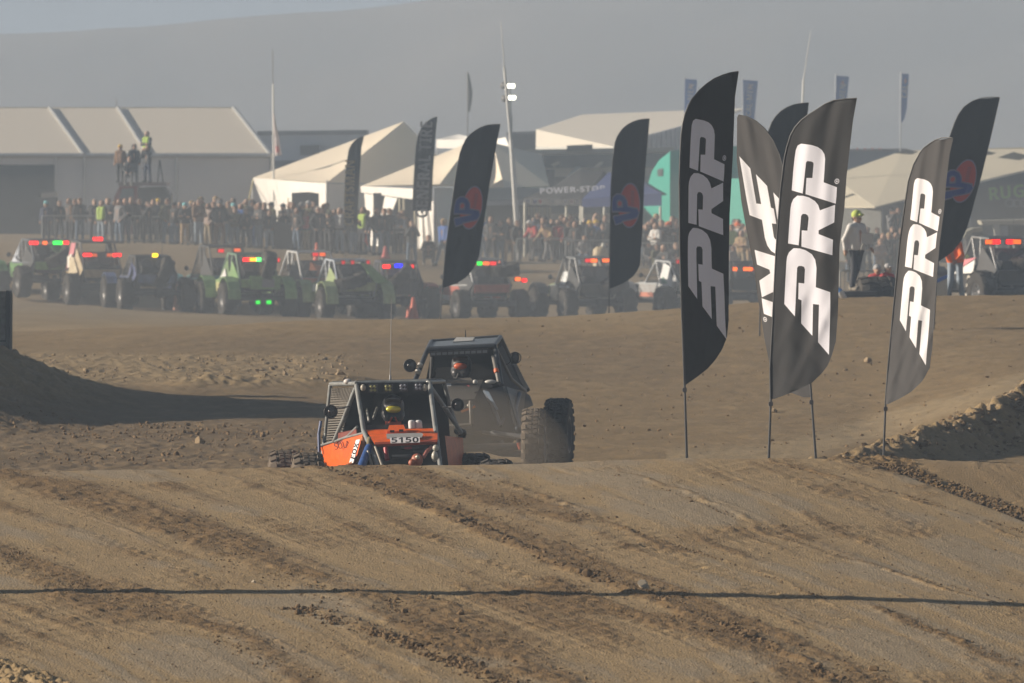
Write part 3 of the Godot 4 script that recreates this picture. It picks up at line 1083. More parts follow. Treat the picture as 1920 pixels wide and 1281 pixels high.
	banner("black feather banner with red oval emblem, standing just right of the blue shirted man", 142.0, -0.3,
		[[233.0, 938.0], [233.6, 925.0], [235.0, 912.7], [239.0, 902.0], [244.5, 892.0], [252.0, 882.0], [261.0, 874.0], [275.0, 867.0], [289.0, 862.0], [327.5, 855.0], [401.7, 844.5], [467.0, 835.6], [540.0, 829.5]],
		[[233.0, 938.5], [274.0, 930.5], [342.0, 918.6], [422.0, 906.8], [482.0, 898.0], [502.5, 889.0], [520.0, 874.0], [532.0, 856.0], [540.0, 831.0]],
		[[233.0, 872.0], [342.0, 855.0], [422.0, 843.0], [540.0, 830.0]], 64.0, logo, 0.012, [600.0, 825.0], false, g, 21)
	banner("black feather banner with red oval emblem, standing before the blue canopy", 142.0, -0.3,
		[[223.0, 1217.6], [223.6, 1208.0], [225.0, 1197.4], [229.0, 1186.0], [234.0, 1176.6], [241.0, 1168.0], [249.0, 1161.8], [258.0, 1156.5], [268.0, 1153.0], [298.0, 1148.5], [348.0, 1145.5], [437.0, 1144.0], [541.0, 1142.5]],
		[[223.0, 1218.0], [289.0, 1212.0], [348.0, 1207.8], [422.0, 1204.8], [496.5, 1200.0], [508.0, 1195.0], [520.0, 1185.5], [532.0, 1167.7], [541.0, 1145.0]],
		[[223.0, 1153.0], [348.0, 1144.0], [437.0, 1142.0], [541.0, 1140.0]], 65.0, logo, 0.010, [606.0, 1141.0], false, g, 22)
	banner("black feather banner with red oval emblem, leaning right behind the farthest lettered banner", 118.0, -0.3,
		[[183.0, 1874.0], [182.5, 1858.0], [184.0, 1840.0], [190.0, 1823.0], [201.0, 1807.0], [215.0, 1797.0], [232.0, 1789.0], [258.0, 1780.0], [300.0, 1771.0], [400.0, 1764.0], [490.0, 1758.0]],
		[[183.0, 1874.5], [260.0, 1857.0], [330.0, 1840.0], [400.0, 1821.0], [430.0, 1812.0], [452.0, 1802.0], [470.0, 1788.0], [482.0, 1773.0], [490.0, 1760.0]],
		[[183.0, 1800.0], [330.0, 1766.0], [400.0, 1752.0], [490.0, 1730.0]], 74.0, logo, 0.014, [640.0, 1750.0], false, g, 23)
	banner("plain dark feather banner whose rounded top shows between two lettered banners", 118.0, -0.3,
		[[193.0, 1516.0], [194.0, 1502.0], [196.5, 1488.0], [202.0, 1475.0], [209.0, 1464.0], [218.0, 1455.0], [230.0, 1447.0], [248.0, 1440.0], [300.0, 1433.0], [400.0, 1428.0], [500.0, 1426.0]],
		[[193.0, 1516.5], [260.0, 1508.0], [400.0, 1498.0], [455.0, 1492.0], [475.0, 1478.0], [490.0, 1458.0], [500.0, 1428.0]],
		[[193.0, 1440.0], [500.0, 1420.0]], 72.0, plain, 0.012, [640.0, 1424.0], false, "", 24)
	var gold := banner("slim black feather banner with gold lettering before the first white tent", 214.0, -0.3,
		[[256.7, 682.0], [258.0, 676.0], [260.0, 671.5], [264.0, 666.0], [269.0, 661.0], [275.0, 657.0], [282.5, 654.0], [303.0, 651.0], [337.0, 647.5], [382.0, 646.0], [418.0, 646.0]],
		[[256.7, 682.3], [275.6, 678.0], [320.0, 675.0], [380.0, 671.5], [418.0, 670.0]],
		[[256.0, 650.0], [418.0, 643.0]], 28.0, plain, 0.01, [520.0, 645.0], false, "", 25)
	var turn := Basis(Vector3.BACK, PI / 2 - 0.02) * Basis.IDENTITY
	text_on(gold, "lettering", "CRAFTSMAN", 0.36, P(655.5, 362.0, 213.75) - gold.position, turn, M(0.34, 0.25, 0.10, 0.6), true, 0.86)
	var grey := banner("black feather banner with grey lettering before the second white tent", 206.0, -0.3,
		[[219.5, 820.0], [221.0, 813.0], [225.0, 805.6], [231.0, 798.0], [238.0, 792.0], [247.0, 787.0], [257.0, 783.0], [277.0, 780.0], [337.0, 776.0], [396.0, 773.0]],
		[[219.5, 820.3], [243.0, 817.6], [320.0, 812.0], [394.0, 809.0], [396.0, 808.5]],
		[[219.0, 783.0], [396.0, 772.0]], 37.0, plain, 0.01, [520.0, 770.0], false, "", 26)
	text_on(grey, "lettering", "GENERAL TIRE", 0.44, P(795.5, 318.0, 205.7) - grey.position, Basis(Vector3.BACK, PI / 2 - 0.055), M(0.30, 0.31, 0.34, 0.6), true, 0.86)

# ---------------------------------------------------------------- tents, trailers, masts
func pp(pts: Array, d = null) -> Array:
	# photograph points [column, row, distance] to places
	var out := []
	for p in pts:
		out.append(P(p[0], p[1], p[2] if p.size() > 2 else d))
	return out

func part_plate(o: Node3D, called: String, pts: Array, thick: float, m: Material, d = null) -> MeshInstance3D:
	var st := mb()
	var q := []
	for p in pp(pts, d):
		q.append(p - o.position)
	plate(st, q, thick)
	return obj(called, st, m, o)

func part_tube(o: Node3D, called: String, pts: Array, r: float, m: Material, n := 6) -> MeshInstance3D:
	var st := mb()
	var q := pp(pts)
	for i in q.size() - 1:
		tube(st, q[i] - o.position, q[i + 1] - o.position, r, r, n)
	return obj(called, st, m, o)

func base_at(px: float, d: float) -> Vector3:
	return on_ground(px, d)

func canvas(r: float, g: float, b: float) -> StandardMaterial3D:
	var key := "canvas %.2f %.2f %.2f" % [r, g, b]
	if not mats.has(key):
		var m: StandardMaterial3D = M(r, g, b, 0.75).duplicate()
		m.backlight_enabled = true
		m.backlight = Color(0.22, 0.22, 0.22)
		mats[key] = m
	return mats[key]

func sag(o: Node3D, called: String, a: Array, b: Array, c: Array, drop: float, m: Material, n := 10) -> MeshInstance3D:
	# a stretched triangle of canvas, dipping between its edges, with its own thickness of weave
	var A := P(a[0], a[1], a[2]) - o.position
	var B := P(b[0], b[1], b[2]) - o.position
	var C := P(c[0], c[1], c[2]) - o.position
	var st := mb()
	st.set_smooth_group(1)
	var nn := (B - A).cross(C - A).normalized()
	if nn.y < 0.0:
		nn = -nn
	var at := func(i: int, j: int) -> Vector3:
		var u := i / float(n)
		var v := j / float(n)
		var w := 1.0 - u - v
		return A * w + B * u + C * v - nn * drop * 27.0 * u * v * w
	for i in n:
		for j in n - i:
			tri(st, at.call(i, j), at.call(i + 1, j), at.call(i, j + 1), nn)
			if i + j < n - 1:
				tri(st, at.call(i + 1, j), at.call(i + 1, j + 1), at.call(i, j + 1), nn)
	return obj(called, st, m, o)

func drape(o: Node3D, called: String, top: Array, low: Array, d: float, m: Material, wave := 0.07, d1 := -1.0) -> MeshInstance3D:
	# a hanging wall of fabric between two edges given as [column, row] lists, in soft folds
	var n := 40
	var rows := 8
	var pos := PackedVector3Array()
	var uv := PackedVector2Array()
	for r in rows + 1:
		var v := r / float(rows)
		for c in n + 1:
			var u := c / float(n)
			var x0 := lerpf(top[0][0], top[-1][0], u)
			var x1 := lerpf(low[0][0], low[-1][0], u)
			var y0 := piece(top, x0)
			var y1 := piece(low, x1)
			pos.append(P(lerpf(x0, x1, v), lerpf(y0, y1, v), (d if d1 < 0.0 else lerpf(d, d1, u)) + wave * (0.2 + v) * (sin(u * 23.0) + 0.6 * sin(u * 41.0 + 1.0))) - o.position)
			uv.append(Vector2(u, v))
	return obj(called, grid_mesh(pos, uv, rows + 1, n + 1), m, o)

func build_structures() -> void:
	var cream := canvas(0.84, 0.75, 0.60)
	var white := canvas(0.88, 0.87, 0.84)
	var bluish := M(0.62, 0.63, 0.66, 0.7)  # white wall fabric, tinted grey blue for standing in shade
	var alu := M(0.45, 0.46, 0.47, 0.4, 0.6)
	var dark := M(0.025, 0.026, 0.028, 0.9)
	# the long tent on the left
	var t := thing("large_tent", "long cream roofed event tent on the left with a dark open bay", "tent", base_at(250, 270))
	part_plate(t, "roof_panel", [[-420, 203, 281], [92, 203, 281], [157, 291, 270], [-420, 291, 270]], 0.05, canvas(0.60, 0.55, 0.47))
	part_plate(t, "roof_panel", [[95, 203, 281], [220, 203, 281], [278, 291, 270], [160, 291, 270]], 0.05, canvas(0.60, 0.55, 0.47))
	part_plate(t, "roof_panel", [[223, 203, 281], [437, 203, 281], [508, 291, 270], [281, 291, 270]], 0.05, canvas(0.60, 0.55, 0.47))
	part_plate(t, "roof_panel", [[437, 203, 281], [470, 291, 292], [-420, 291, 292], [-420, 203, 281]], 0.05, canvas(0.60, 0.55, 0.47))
	for x in [[93.5, 158.5], [221.5, 279.5], [438.0, 509.0]]:
		part_tube(t, "rafter", [[x[0], 202, 280.8], [x[1], 291, 269.8]], 0.10, alu)
	part_tube(t, "eave_beam", [[-420, 292, 269.9], [509, 292, 269.9]], 0.12, alu)
	part_plate(t, "wall_panel", [[105, 294, 270.1], [157, 294, 270.1], [157, 452, 270.1], [105, 452, 270.1]], 0.04, bluish)
	part_plate(t, "wall_panel", [[159, 294, 270.1], [330, 294, 270.1], [330, 452, 270.1], [159, 452, 270.1]], 0.04, bluish)
	part_plate(t, "wall_panel", [[332, 294, 270.1], [507, 294, 270.1], [507, 452, 270.1], [332, 452, 270.1]], 0.04, bluish)
	part_plate(t, "wall_panel", [[-420, 294, 270.1], [105, 294, 270.1], [105, 309, 270.1], [-420, 309, 270.1]], 0.04, bluish)
	part_plate(t, "gable_wall", [[507, 294, 270.1], [507, 452, 270.1], [470, 452, 292], [470, 294, 292]], 0.04, bluish)
	part_plate(t, "back_wall", [[-420, 294, 291], [470, 294, 291], [470, 452, 291], [-420, 452, 291]], 0.04, bluish)
	part_plate(t, "inner_shade_sheet", [[-420, 296, 277], [108, 296, 277], [108, 452, 277], [-420, 452, 277]], 0.04, dark)  # dark sheet paints in the shade of the open bay
	for x in [105.0, 158.0, 331.0, 508.0]:
		part_tube(t, "post", [[x, 292, 269.9], [x, 455, 269.9]], 0.07, alu)
	var tb := thing("white_table", "white topped stall table at the edge of the dark tent bay", "table", base_at(92, 262))
	part_plate(tb, "table_top", [[77, 362, 262], [108, 360, 262], [108, 369, 262], [77, 371, 262]], 0.6, M(0.42, 0.41, 0.38, 0.7))
	part_plate(tb, "skirt", [[79, 372, 262.05], [107, 370, 262.05], [107, 446, 262.05], [79, 446, 262.05]], 0.5, M(0.05, 0.05, 0.055, 0.9))
	# long grey trailer behind the first white tent
	t = thing("box_trailer", "grey box trailer with a dark roof edge behind the white tents", "trailer", base_at(590, 300))
	part_plate(t, "body", [[484, 252, 300], [687, 250, 300], [687, 424, 300], [484, 424, 300]], 2.6, M(0.46, 0.52, 0.60, 0.5))
	part_plate(t, "roof_edge", [[482, 246, 299.9], [689, 244, 299.9], [689, 252, 299.9], [482, 254, 299.9]], 2.8, M(0.16, 0.18, 0.21, 0.6))
	part_plate(t, "vent_unit", [[563, 273, 299.5], [600, 272, 299.5], [600, 290, 299.5], [563, 291, 299.5]], 0.5, M(0.07, 0.075, 0.085, 0.7))
	part_plate(t, "awning", [[500, 302, 299.0], [600, 300, 299.0], [600, 330, 299.0], [500, 334, 299.0]], 0.8, M(0.12, 0.14, 0.19, 0.7))
	# first white frame tent
	t = thing("frame_tent", "white walled frame tent with a peaked cream roof, nearest the gold lettered banner", "tent", base_at(610, 262))
	sag(t, "roof_face", [474, 334, 264], [613, 343, 256], [757, 228, 266], 0.22, cream)
	sag(t, "roof_face", [613, 343, 256], [872, 346, 268], [757, 228, 266], 0.22, cream)
	sag(t, "roof_face", [872, 346, 268], [730, 340, 277], [757, 228, 266], 0.2, cream)
	sag(t, "roof_face", [474, 334, 264], [730, 340, 277], [757, 228, 266], 0.2, cream)
	var wd := 258.5
	drape(t, "wall_drape", [[474, 334], [547, 339]], [[520, 452], [547, 420]], 263.7, white, 0.07, 260.0)
	drape(t, "wall_drape", [[546, 339], [613, 344]], [[546, 362], [580, 360], [613, 366]], 260.0, white, 0.03, 256.2)
	drape(t, "wall_drape", [[598, 362], [614, 362]], [[600, 468], [614, 470]], 257.2, white, 0.05, 256.1)
	part_plate(t, "wall_panel", [[614, 345, 256.3], [700, 347, 260.0], [700, 466, 260.0], [614, 470, 256.3]], 0.03, M(0.66, 0.66, 0.68, 0.7))  # white wall, greyed for its side away from the sun
	part_plate(t, "inside_shade_sheet", [[545, 350, 262.5], [600, 350, 262.5], [600, 460, 262.5], [545, 460, 262.5]], 0.03, dark)  # shade inside the tent, put in as a dark sheet
	part_tube(t, "guy_rope", [[476, 334, 264], [466, 376, 263]], 0.035, M(0.40, 0.34, 0.14, 0.8))
	part_tube(t, "guy_rope", [[541, 340, 261], [539, 400, 260]], 0.02, M(0.40, 0.34, 0.14, 0.8))
	for x in [[474, 264.0], [613, 256.0], [872, 268.0]]:
		part_tube(t, "post", [[x[0], 338, x[1]], [x[0], 470, x[1]]], 0.05, alu)
	# second white frame tent
	t = thing("frame_tent", "white frame tent with a deep white valance behind the grey lettered banner", "tent", base_at(800, 252))
	sag(t, "roof_face", [678, 349, 254], [824, 346, 247], [884, 266, 256], 0.2, cream)
	sag(t, "roof_face", [824, 346, 247], [918, 350, 258], [884, 266, 256], 0.2, cream)
	sag(t, "roof_face", [678, 349, 254], [918, 350, 263], [884, 266, 256], 0.2, cream)
	drape(t, "valance", [[676, 349], [775, 354]], [[677, 361], [775, 374]], 253.8, white, 0.02, 249.2)
	drape(t, "wall_drape", [[683, 360], [745, 372]], [[690, 470], [706, 472]], 253.9, white, 0.06, 250.8)
	drape(t, "wall_drape", [[782, 376], [816, 378]], [[782, 470], [830, 474]], 249.0, white, 0.12, 247.4)
	part_plate(t, "wall_panel", [[814, 352, 247.3], [912, 354, 257.5], [912, 470, 257.5], [814, 474, 247.3]], 0.03, M(0.62, 0.64, 0.67, 0.7))  # white wall painted greyer on its shaded side
	part_plate(t, "inside_shade_sheet", [[700, 362, 252], [790, 364, 252], [790, 474, 252], [700, 470, 252]], 0.03, dark)  # dark sheet standing for the shaded interior
	for x in [[757, 248.2], [778, 247.6], [749, 249.0]]:
		part_tube(t, "post", [[x[0], 372, x[1]], [x[0] + 1, 474, x[1]]], 0.045, M(0.50, 0.46, 0.34, 0.6))
	# third tent: cream face on the left, long right slope duller to paint its shade
	t = thing("frame_tent", "low cream tent behind the leaning white pole, green awning along its front", "tent", base_at(950, 262))
	sag(t, "roof_face", [872, 352, 266], [946, 353, 259], [924, 268, 268], 0.2, cream)
	part_plate(t, "roof_face", [[946, 353, 259], [1030, 349, 262], [1016, 290, 270], [924, 268, 268]], 0.04, canvas(0.66, 0.60, 0.50))
	part_plate(t, "awning", [[896, 353, 257.8], [1030, 351, 257.8], [1030, 373, 255.8], [892, 376, 255.8]], 0.05, canvas(0.16, 0.21, 0.22))
	part_plate(t, "valance", [[890, 377, 255.7], [1000, 375, 255.7], [1000, 384, 255.7], [890, 386, 255.7]], 0.03, M(0.36, 0.38, 0.42, 0.8))
	part_plate(t, "inside_shade_sheet", [[880, 360, 259.5], [1030, 358, 259.5], [1030, 480, 259.5], [880, 480, 259.5]], 0.03, dark)  # near black sheet for the shade under the roof
	# white tops farther back
	t = thing("white_canopy", "small white canopy top showing left of the tall dark flag mast", "canopy", base_at(845, 288))
	sag(t, "roof_face", [818, 262, 288], [905, 262, 285], [858, 252, 290], 0.1, white)
	part_plate(t, "valance", [[818, 262, 288], [905, 262, 285], [905, 280, 285], [818, 278, 288]], 0.03, white)
	for x in [[820, 288.0], [904, 285.2]]:
		part_tube(t, "post", [[x[0], 270, x[1]], [x[0], 430, x[1]]], 0.04, alu)
	t = thing("white_canopy", "small white canopy top between the flagpole and the grey shed", "canopy", base_at(945, 280))
	part_plate(t, "roof_face", [[926, 262, 284], [948, 258, 282], [962, 296, 278], [926, 296, 279]], 0.05, white)
	part_tube(t, "post", [[930, 290, 279], [930, 430, 279]], 0.04, alu)
	part_tube(t, "post", [[958, 290, 279], [958, 430, 279]], 0.04, alu)
	t = thing("grey_shed", "flat roofed grey shed left of the large white barn tent", "shed", base_at(980, 292))
	part_plate(t, "wall", [[952, 252, 292], [1004, 250, 292], [1004, 425, 292], [952, 425, 292]], 3.0, M(0.11, 0.12, 0.14, 0.8))
	part_plate(t, "roof_edge", [[950, 248, 291.9], [1006, 246, 291.9], [1006, 252, 291.9], [950, 254, 291.9]], 3.2, M(0.20, 0.22, 0.25, 0.6))
	# barn shaped tent
	t = thing("barn_tent", "large white barn shaped tent whose roof rises behind the motorhome", "tent", base_at(1150, 292))
	part_plate(t, "roof_panel", [[1005, 243, 292], [1092, 215, 300], [1400, 203, 306], [1216, 252, 286], [1150, 275, 285], [1005, 275, 290]], 0.08, canvas(0.86, 0.80, 0.69))
	part_plate(t, "fascia", [[1005, 275, 289.8], [1150, 275, 284.8], [1150, 284, 284.8], [1005, 285, 289.8]], 0.05, M(0.66, 0.66, 0.62, 0.7))
	part_plate(t, "gable_wall", [[1152, 277, 284.7], [1216, 254, 285.8], [1300, 230, 291], [1300, 430, 291], [1152, 430, 284.7]], 0.05, M(0.60, 0.62, 0.66, 0.7))
	for k in 7:
		part_tube(t, "wall_seam", [[1222.0 + k * 9.0, 254.0 - k * 2.6, 285.9 + k * 0.55], [1222.0 + k * 9.0, 430, 285.9 + k * 0.55]], 0.03, M(0.24, 0.27, 0.31, 0.8))
	part_plate(t, "side_wall", [[1006, 285, 290], [1150, 284, 285], [1150, 430, 285], [1006, 430, 290]], 0.05, bluish)
	# motorhome with pale swooping stripes
	t = thing("motorhome", "tan and dark motorhome with roof air unit behind the black canopy", "motorhome", base_at(1100, 274))
	part_plate(t, "body", [[1016, 288, 274], [1262, 284, 274], [1262, 446, 274], [1012, 446, 274]], 2.4, M(0.52, 0.46, 0.37, 0.5))
	part_plate(t, "roof_edge", [[985, 281, 273.9], [1264, 276, 273.9], [1264, 284, 273.9], [985, 289, 273.9]], 2.5, M(0.40, 0.38, 0.33, 0.6))
	part_plate(t, "window_band", [[1018, 291, 273.9], [1262, 287, 273.9], [1262, 313, 273.9], [1018, 315, 273.9]], 0.04, M(0.03, 0.032, 0.036, 0.25))
	part_plate(t, "lower_panel", [[1030, 332, 273.9], [1262, 328, 273.9], [1262, 400, 273.9], [1030, 400, 273.9]], 0.05, M(0.10, 0.105, 0.11, 0.5))
	part_plate(t, "door_frame", [[1016, 318, 273.85], [1040, 318, 273.85], [1036, 380, 273.85], [1016, 380, 273.85]], 0.04, M(0.05, 0.05, 0.06, 0.6))
	part_plate(t, "stripe", [[1032, 309, 273.8], [1046, 302, 273.8], [1050, 306, 273.8], [1040, 314, 273.8]], 0.03, M(0.5, 0.45, 0.36, 0.5))
	part_plate(t, "stripe", [[1110, 316, 273.8], [1124, 304, 273.8], [1132, 304, 273.8], [1120, 318, 273.8]], 0.03, M(0.5, 0.45, 0.36, 0.5))
	part_plate(t, "stripe", [[1052, 344, 273.8], [1080, 312, 273.8], [1090, 312, 273.8], [1062, 344, 273.8]], 0.03, M(0.34, 0.37, 0.36, 0.5))
	part_plate(t, "air_unit", [[1063, 273, 273.6], [1111, 271, 273.6], [1111, 281, 273.6], [1063, 283, 273.6]], 1.0, M(0.10, 0.105, 0.11, 0.7))
	# pop-up canopies
	t = thing("popup_canopy", "black pop up canopy with white lettering on its roof", "canopy", base_at(1037, 240))
	part_plate(t, "roof_face", [[982, 372, 240], [1090, 374, 238], [1132, 322, 242.5], [1088, 317, 243], [1046, 346, 241.5]], 0.03, M(0.03, 0.032, 0.036, 0.8))
	part_plate(t, "roof_back", [[1132, 322, 242.5], [1088, 317, 243], [1046, 346, 246], [1180, 372, 246]], 0.03, M(0.03, 0.032, 0.036, 0.8))
	part_plate(t, "valance", [[982, 372, 239.9], [1090, 374, 237.9], [1090, 386, 237.9], [982, 384, 239.9]], 0.03, M(0.028, 0.03, 0.036, 0.8))
	text_on(t, "lettering", "POWER-STOP", 0.38, P(1073, 356.0, 239.0) - t.position, Basis(Vector3.BACK, 0.04) * Basis(Vector3.RIGHT, -0.9), M(0.55, 0.56, 0.62, 0.7), true, 0.86)
	for q in [[990, 8, 0.42, 0.44, 0.5], [1003, 8, 0.16, 0.2, 0.4], [1013, 6, 0.45, 0.06, 0.10], [1036, 8, 0.34, 0.35, 0.38], [1060, 6, 0.38, 0.38, 0.42], [1072, 6, 0.42, 0.28, 0.30], [1083, 7, 0.46, 0.46, 0.5]]:
		part_plate(t, "sponsor_patch", [[q[0] - q[1] * 0.5, 374.5, 239.6 - (q[0] - 982) * 0.0185], [q[0] + q[1] * 0.5, 375, 239.6 - (q[0] - 982) * 0.0185], [q[0] + q[1] * 0.5 - 1, 382, 239.6 - (q[0] - 982) * 0.0185], [q[0] - q[1] * 0.5 + 1, 381, 239.6 - (q[0] - 982) * 0.0185]], 0.01, M(q[2], q[3], q[4], 0.8))
	for x in [[984, 239.8], [1062, 238.6], [1089, 238.0]]:
		part_tube(t, "post", [[x[0], 380, x[1]], [x[0], 492, x[1]]], 0.055, M(0.60, 0.59, 0.52, 0.5))
	for k in 9:
		part_plate(t, "hanging_tag", [[990 + k * 5, 388, 243], [993 + k * 5, 388, 243], [993 + k * 5, 404 + (k % 3) * 5, 243], [990 + k * 5, 404 + (k % 3) * 5, 243]], 0.02, M(0.42, 0.40, 0.30, 0.8) if k % 2 == 0 else M(0.40, 0.41, 0.36, 0.8))
	t = thing("popup_canopy", "dark blue pop up canopy right of the black one", "canopy", base_at(1165, 238))
	part_plate(t, "roof_face", [[1091, 374, 237.8], [1240, 362, 236.5], [1196, 334, 241], [1140, 324, 241.5]], 0.03, M(0.03, 0.05, 0.17, 0.8))
	part_plate(t, "roof_back", [[1196, 334, 241], [1140, 324, 241.5], [1140, 372, 245], [1250, 366, 245]], 0.03, M(0.03, 0.05, 0.17, 0.8))
	part_plate(t, "valance", [[1091, 374.5, 237.7], [1240, 363, 236.4], [1240, 386, 236.4], [1091, 389, 237.7]], 0.03, M(0.03, 0.05, 0.18, 0.8))
	text_on(t, "lettering", "CAN", 0.30, P(1129, 359, 238.9) - t.position, Basis(Vector3.RIGHT, -0.8), M(0.42, 0.43, 0.52, 0.7))
	for x in [[1093, 237.6], [1133, 237.4], [1238, 236.5]]:
		part_tube(t, "post", [[x[0], 388, x[1]], [x[0], 492, x[1]]], 0.055, M(0.60, 0.59, 0.52, 0.5))
	# teal truck
	t = thing("teal_truck", "teal truck with rounded roof fairing behind the tallest banner", "truck", base_at(1290, 262))
	part_plate(t, "cab", [[1206, 452, 265], [1206, 396, 265], [1212, 355, 264.4], [1222, 322, 263.4], [1236, 300, 262], [1256, 285, 260], [1256, 452, 260]], 2.4, M(0.04, 0.34, 0.27, 0.5))
	part_plate(t, "side_panel", [[1257, 283, 262.2], [1275, 281, 262.2], [1275, 452, 262.2], [1257, 452, 262.2]], 2.2, M(0.06, 0.24, 0.22, 0.5))
	part_plate(t, "trailer_box", [[1276, 276, 262.5], [1345, 274, 259.8], [1349, 335, 259.6], [1402, 335, 257.5], [1402, 452, 257.5], [1276, 452, 262.5]], 2.5, M(0.04, 0.34, 0.27, 0.5))
	part_plate(t, "vent", [[1232, 318, 262.2], [1242, 316, 261.2], [1242, 330, 261.2], [1233, 331, 262.1]], 0.03, M(0.05, 0.06, 0.06, 0.6))
	part_plate(t, "window", [[1209, 352, 264.5], [1220, 350, 263.4], [1220, 366, 263.4], [1208, 368, 264.6]], 0.03, M(0.04, 0.04, 0.05, 0.2))
	# navy wall and the big awning tent on the right
	t = thing("navy_shed", "flat navy blue shed roofline between the banners on the right", "shed", base_at(1610, 300))
	part_plate(t, "wall", [[1420, 284, 300], [1700, 282, 300], [1700, 430, 300], [1420, 430, 300]], 3.0, M(0.06, 0.08, 0.14, 0.7))
	part_plate(t, "roof_edge", [[1418, 281, 299.9], [1702, 279, 299.9], [1702, 284, 299.9], [1418, 286, 299.9]], 3.1, M(0.12, 0.10, 0.12, 0.7))
	for k in 4:
		part_plate(t, "marker_lamp", [[1606 + k * 14, 277.5, 299.8], [1609 + k * 14, 277.5, 299.8], [1609 + k * 14, 280.8, 299.8], [1606 + k * 14, 280.8, 299.8]], 0.08, M(0.5, 0.08, 0.06, 0.5))
	t = thing("awning_tent", "broad tan awning tent with a black printed gable on the right", "tent", base_at(1780, 246))
	var tan := canvas(0.66, 0.60, 0.46)
	part_plate(t, "roof_panel", [[1560, 330, 256], [1692, 283, 262], [1940, 276, 262], [2100, 276, 262], [2100, 282, 246], [1926, 318, 246], [1780, 353, 246], [1640, 388, 246], [1560, 388, 249]], 0.05, tan)
	for q in [[1598, 372, 32, 9], [1700, 285, 22, 5], [1900, 293, 30, 8], [1850, 287, 18, 4]]:
		part_plate(t, "roof_patch", [[q[0] - q[2], q[1] + 3, 250.0 if q[1] > 340 else 257.0], [q[0], q[1] - q[3], 250.0 if q[1] > 340 else 257.0], [q[0] + q[2], q[1], 250.0 if q[1] > 340 else 257.0], [q[0] + q[2] * 0.4, q[1] + q[3], 250.0 if q[1] > 340 else 257.0]], 0.03, M(0.12, 0.115, 0.10, 0.85))
	part_plate(t, "gable_wall", [[1655, 388, 245.9], [1926, 321, 245.9], [2100, 284, 245.9], [2100, 500, 245.9], [1655, 500, 245.9]], 0.04, M(0.03, 0.032, 0.035, 0.8))
	part_plate(t, "side_wall", [[1560, 392, 248.6], [1652, 390, 246.2], [1652, 500, 246.2], [1560, 500, 248.6]], 0.04, D(0.16, 0.17, 0.165, 0.8, 0.0, 0.3))
	text_on(t, "lettering", "RUGGED", 0.55, P(1921, 358, 245.8) - t.position, Basis(Vector3.BACK, 0.10), M(0.13, 0.30, 0.04, 0.7), true, 1.05)
	var e := mb()
	for k in 3:
		for i in 14:
			var a0 := TAU * i / 14.0
			var a1 := TAU * (i + 1) / 14.0
			var mid := P(1893.0 + k * 14.0, 381, 245.8) - t.position
			tube(e, mid + Vector3(cos(a0) * 0.2, sin(a0) * 0.16, 0), mid + Vector3(cos(a1) * 0.2, sin(a1) * 0.16, 0), 0.025, 0.025, 5, false)
	obj("emblem", e, M(0.17, 0.18, 0.22, 0.7), t)
	# pale canopy bus behind the last racer
	t = thing("utility_truck", "open sided utility truck with white roof and dark windows at right edge", "truck", base_at(1870, 214))
	part_plate(t, "roof", [[1838, 414, 214], [1960, 411, 214], [1960, 420, 214], [1842, 422, 214]], 1.8, M(0.46, 0.44, 0.37, 0.6))
	part_plate(t, "pillar", [[1862, 421, 213.95], [1874, 421, 213.95], [1878, 470, 213.95], [1870, 470, 213.95]], 0.3, M(0.42, 0.42, 0.40, 0.6))
	part_plate(t, "door_panel", [[1875, 424, 214.1], [1890, 424, 214.1], [1890, 470, 214.1], [1878, 470, 214.1]], 0.3, M(0.26, 0.29, 0.36, 0.6))
	part_plate(t, "window", [[1890, 424, 214.15], [1960, 423, 214.15], [1960, 466, 214.15], [1890, 468, 214.15]], 0.3, M(0.03, 0.03, 0.035, 0.25))
	part_plate(t, "fender", [[1806, 446, 214.3], [1812, 434, 214.3], [1826, 428, 214.3], [1842, 427, 214.3], [1842, 434, 214.3], [1824, 436, 214.3], [1814, 448, 214.3]], 1.6, M(0.26, 0.25, 0.20, 0.6))
	part_plate(t, "body", [[1812, 448, 214.5], [1842, 436, 214.5], [1870, 470, 214.5], [1960, 468, 214.5], [1960, 552, 214.5], [1812, 552, 214.5]], 1.5, M(0.035, 0.036, 0.04, 0.6))
	# red crew cab carrying the spectators on its roof
	t = thing("red_truck", "red framed crew truck with a roof platform, behind the crowd barrier", "truck", base_at(266, 246))
	part_plate(t, "cab", [[216, 440, 246], [214, 372, 246], [224, 350, 246], [258, 346, 246], [258, 440, 246]], 2.0, D(0.30, 0.05, 0.06, 0.5, 0.0, 0.5))
	part_plate(t, "window", [[224, 372, 245.95], [229, 354, 245.95], [251, 353, 245.95], [251, 372, 245.95]], 0.04, M(0.16, 0.19, 0.24, 0.2))
	part_plate(t, "crew_body", [[260, 352, 246.1], [306, 350, 246.1], [320, 366, 246.1], [322, 440, 246.1], [260, 440, 246.1]], 2.0, M(0.03, 0.032, 0.034, 0.6))
	part_plate(t, "platform", [[222, 342, 245.6], [312, 342, 245.6], [312, 349, 245.6], [222, 349, 245.6]], 2.4, M(0.20, 0.15, 0.16, 0.7))
	part_tube(t, "rail", [[296, 342, 245.7], [300, 300, 245.7], [306, 342, 245.7]], 0.03, M(0.06, 0.06, 0.07, 0.6))
	build_masts()

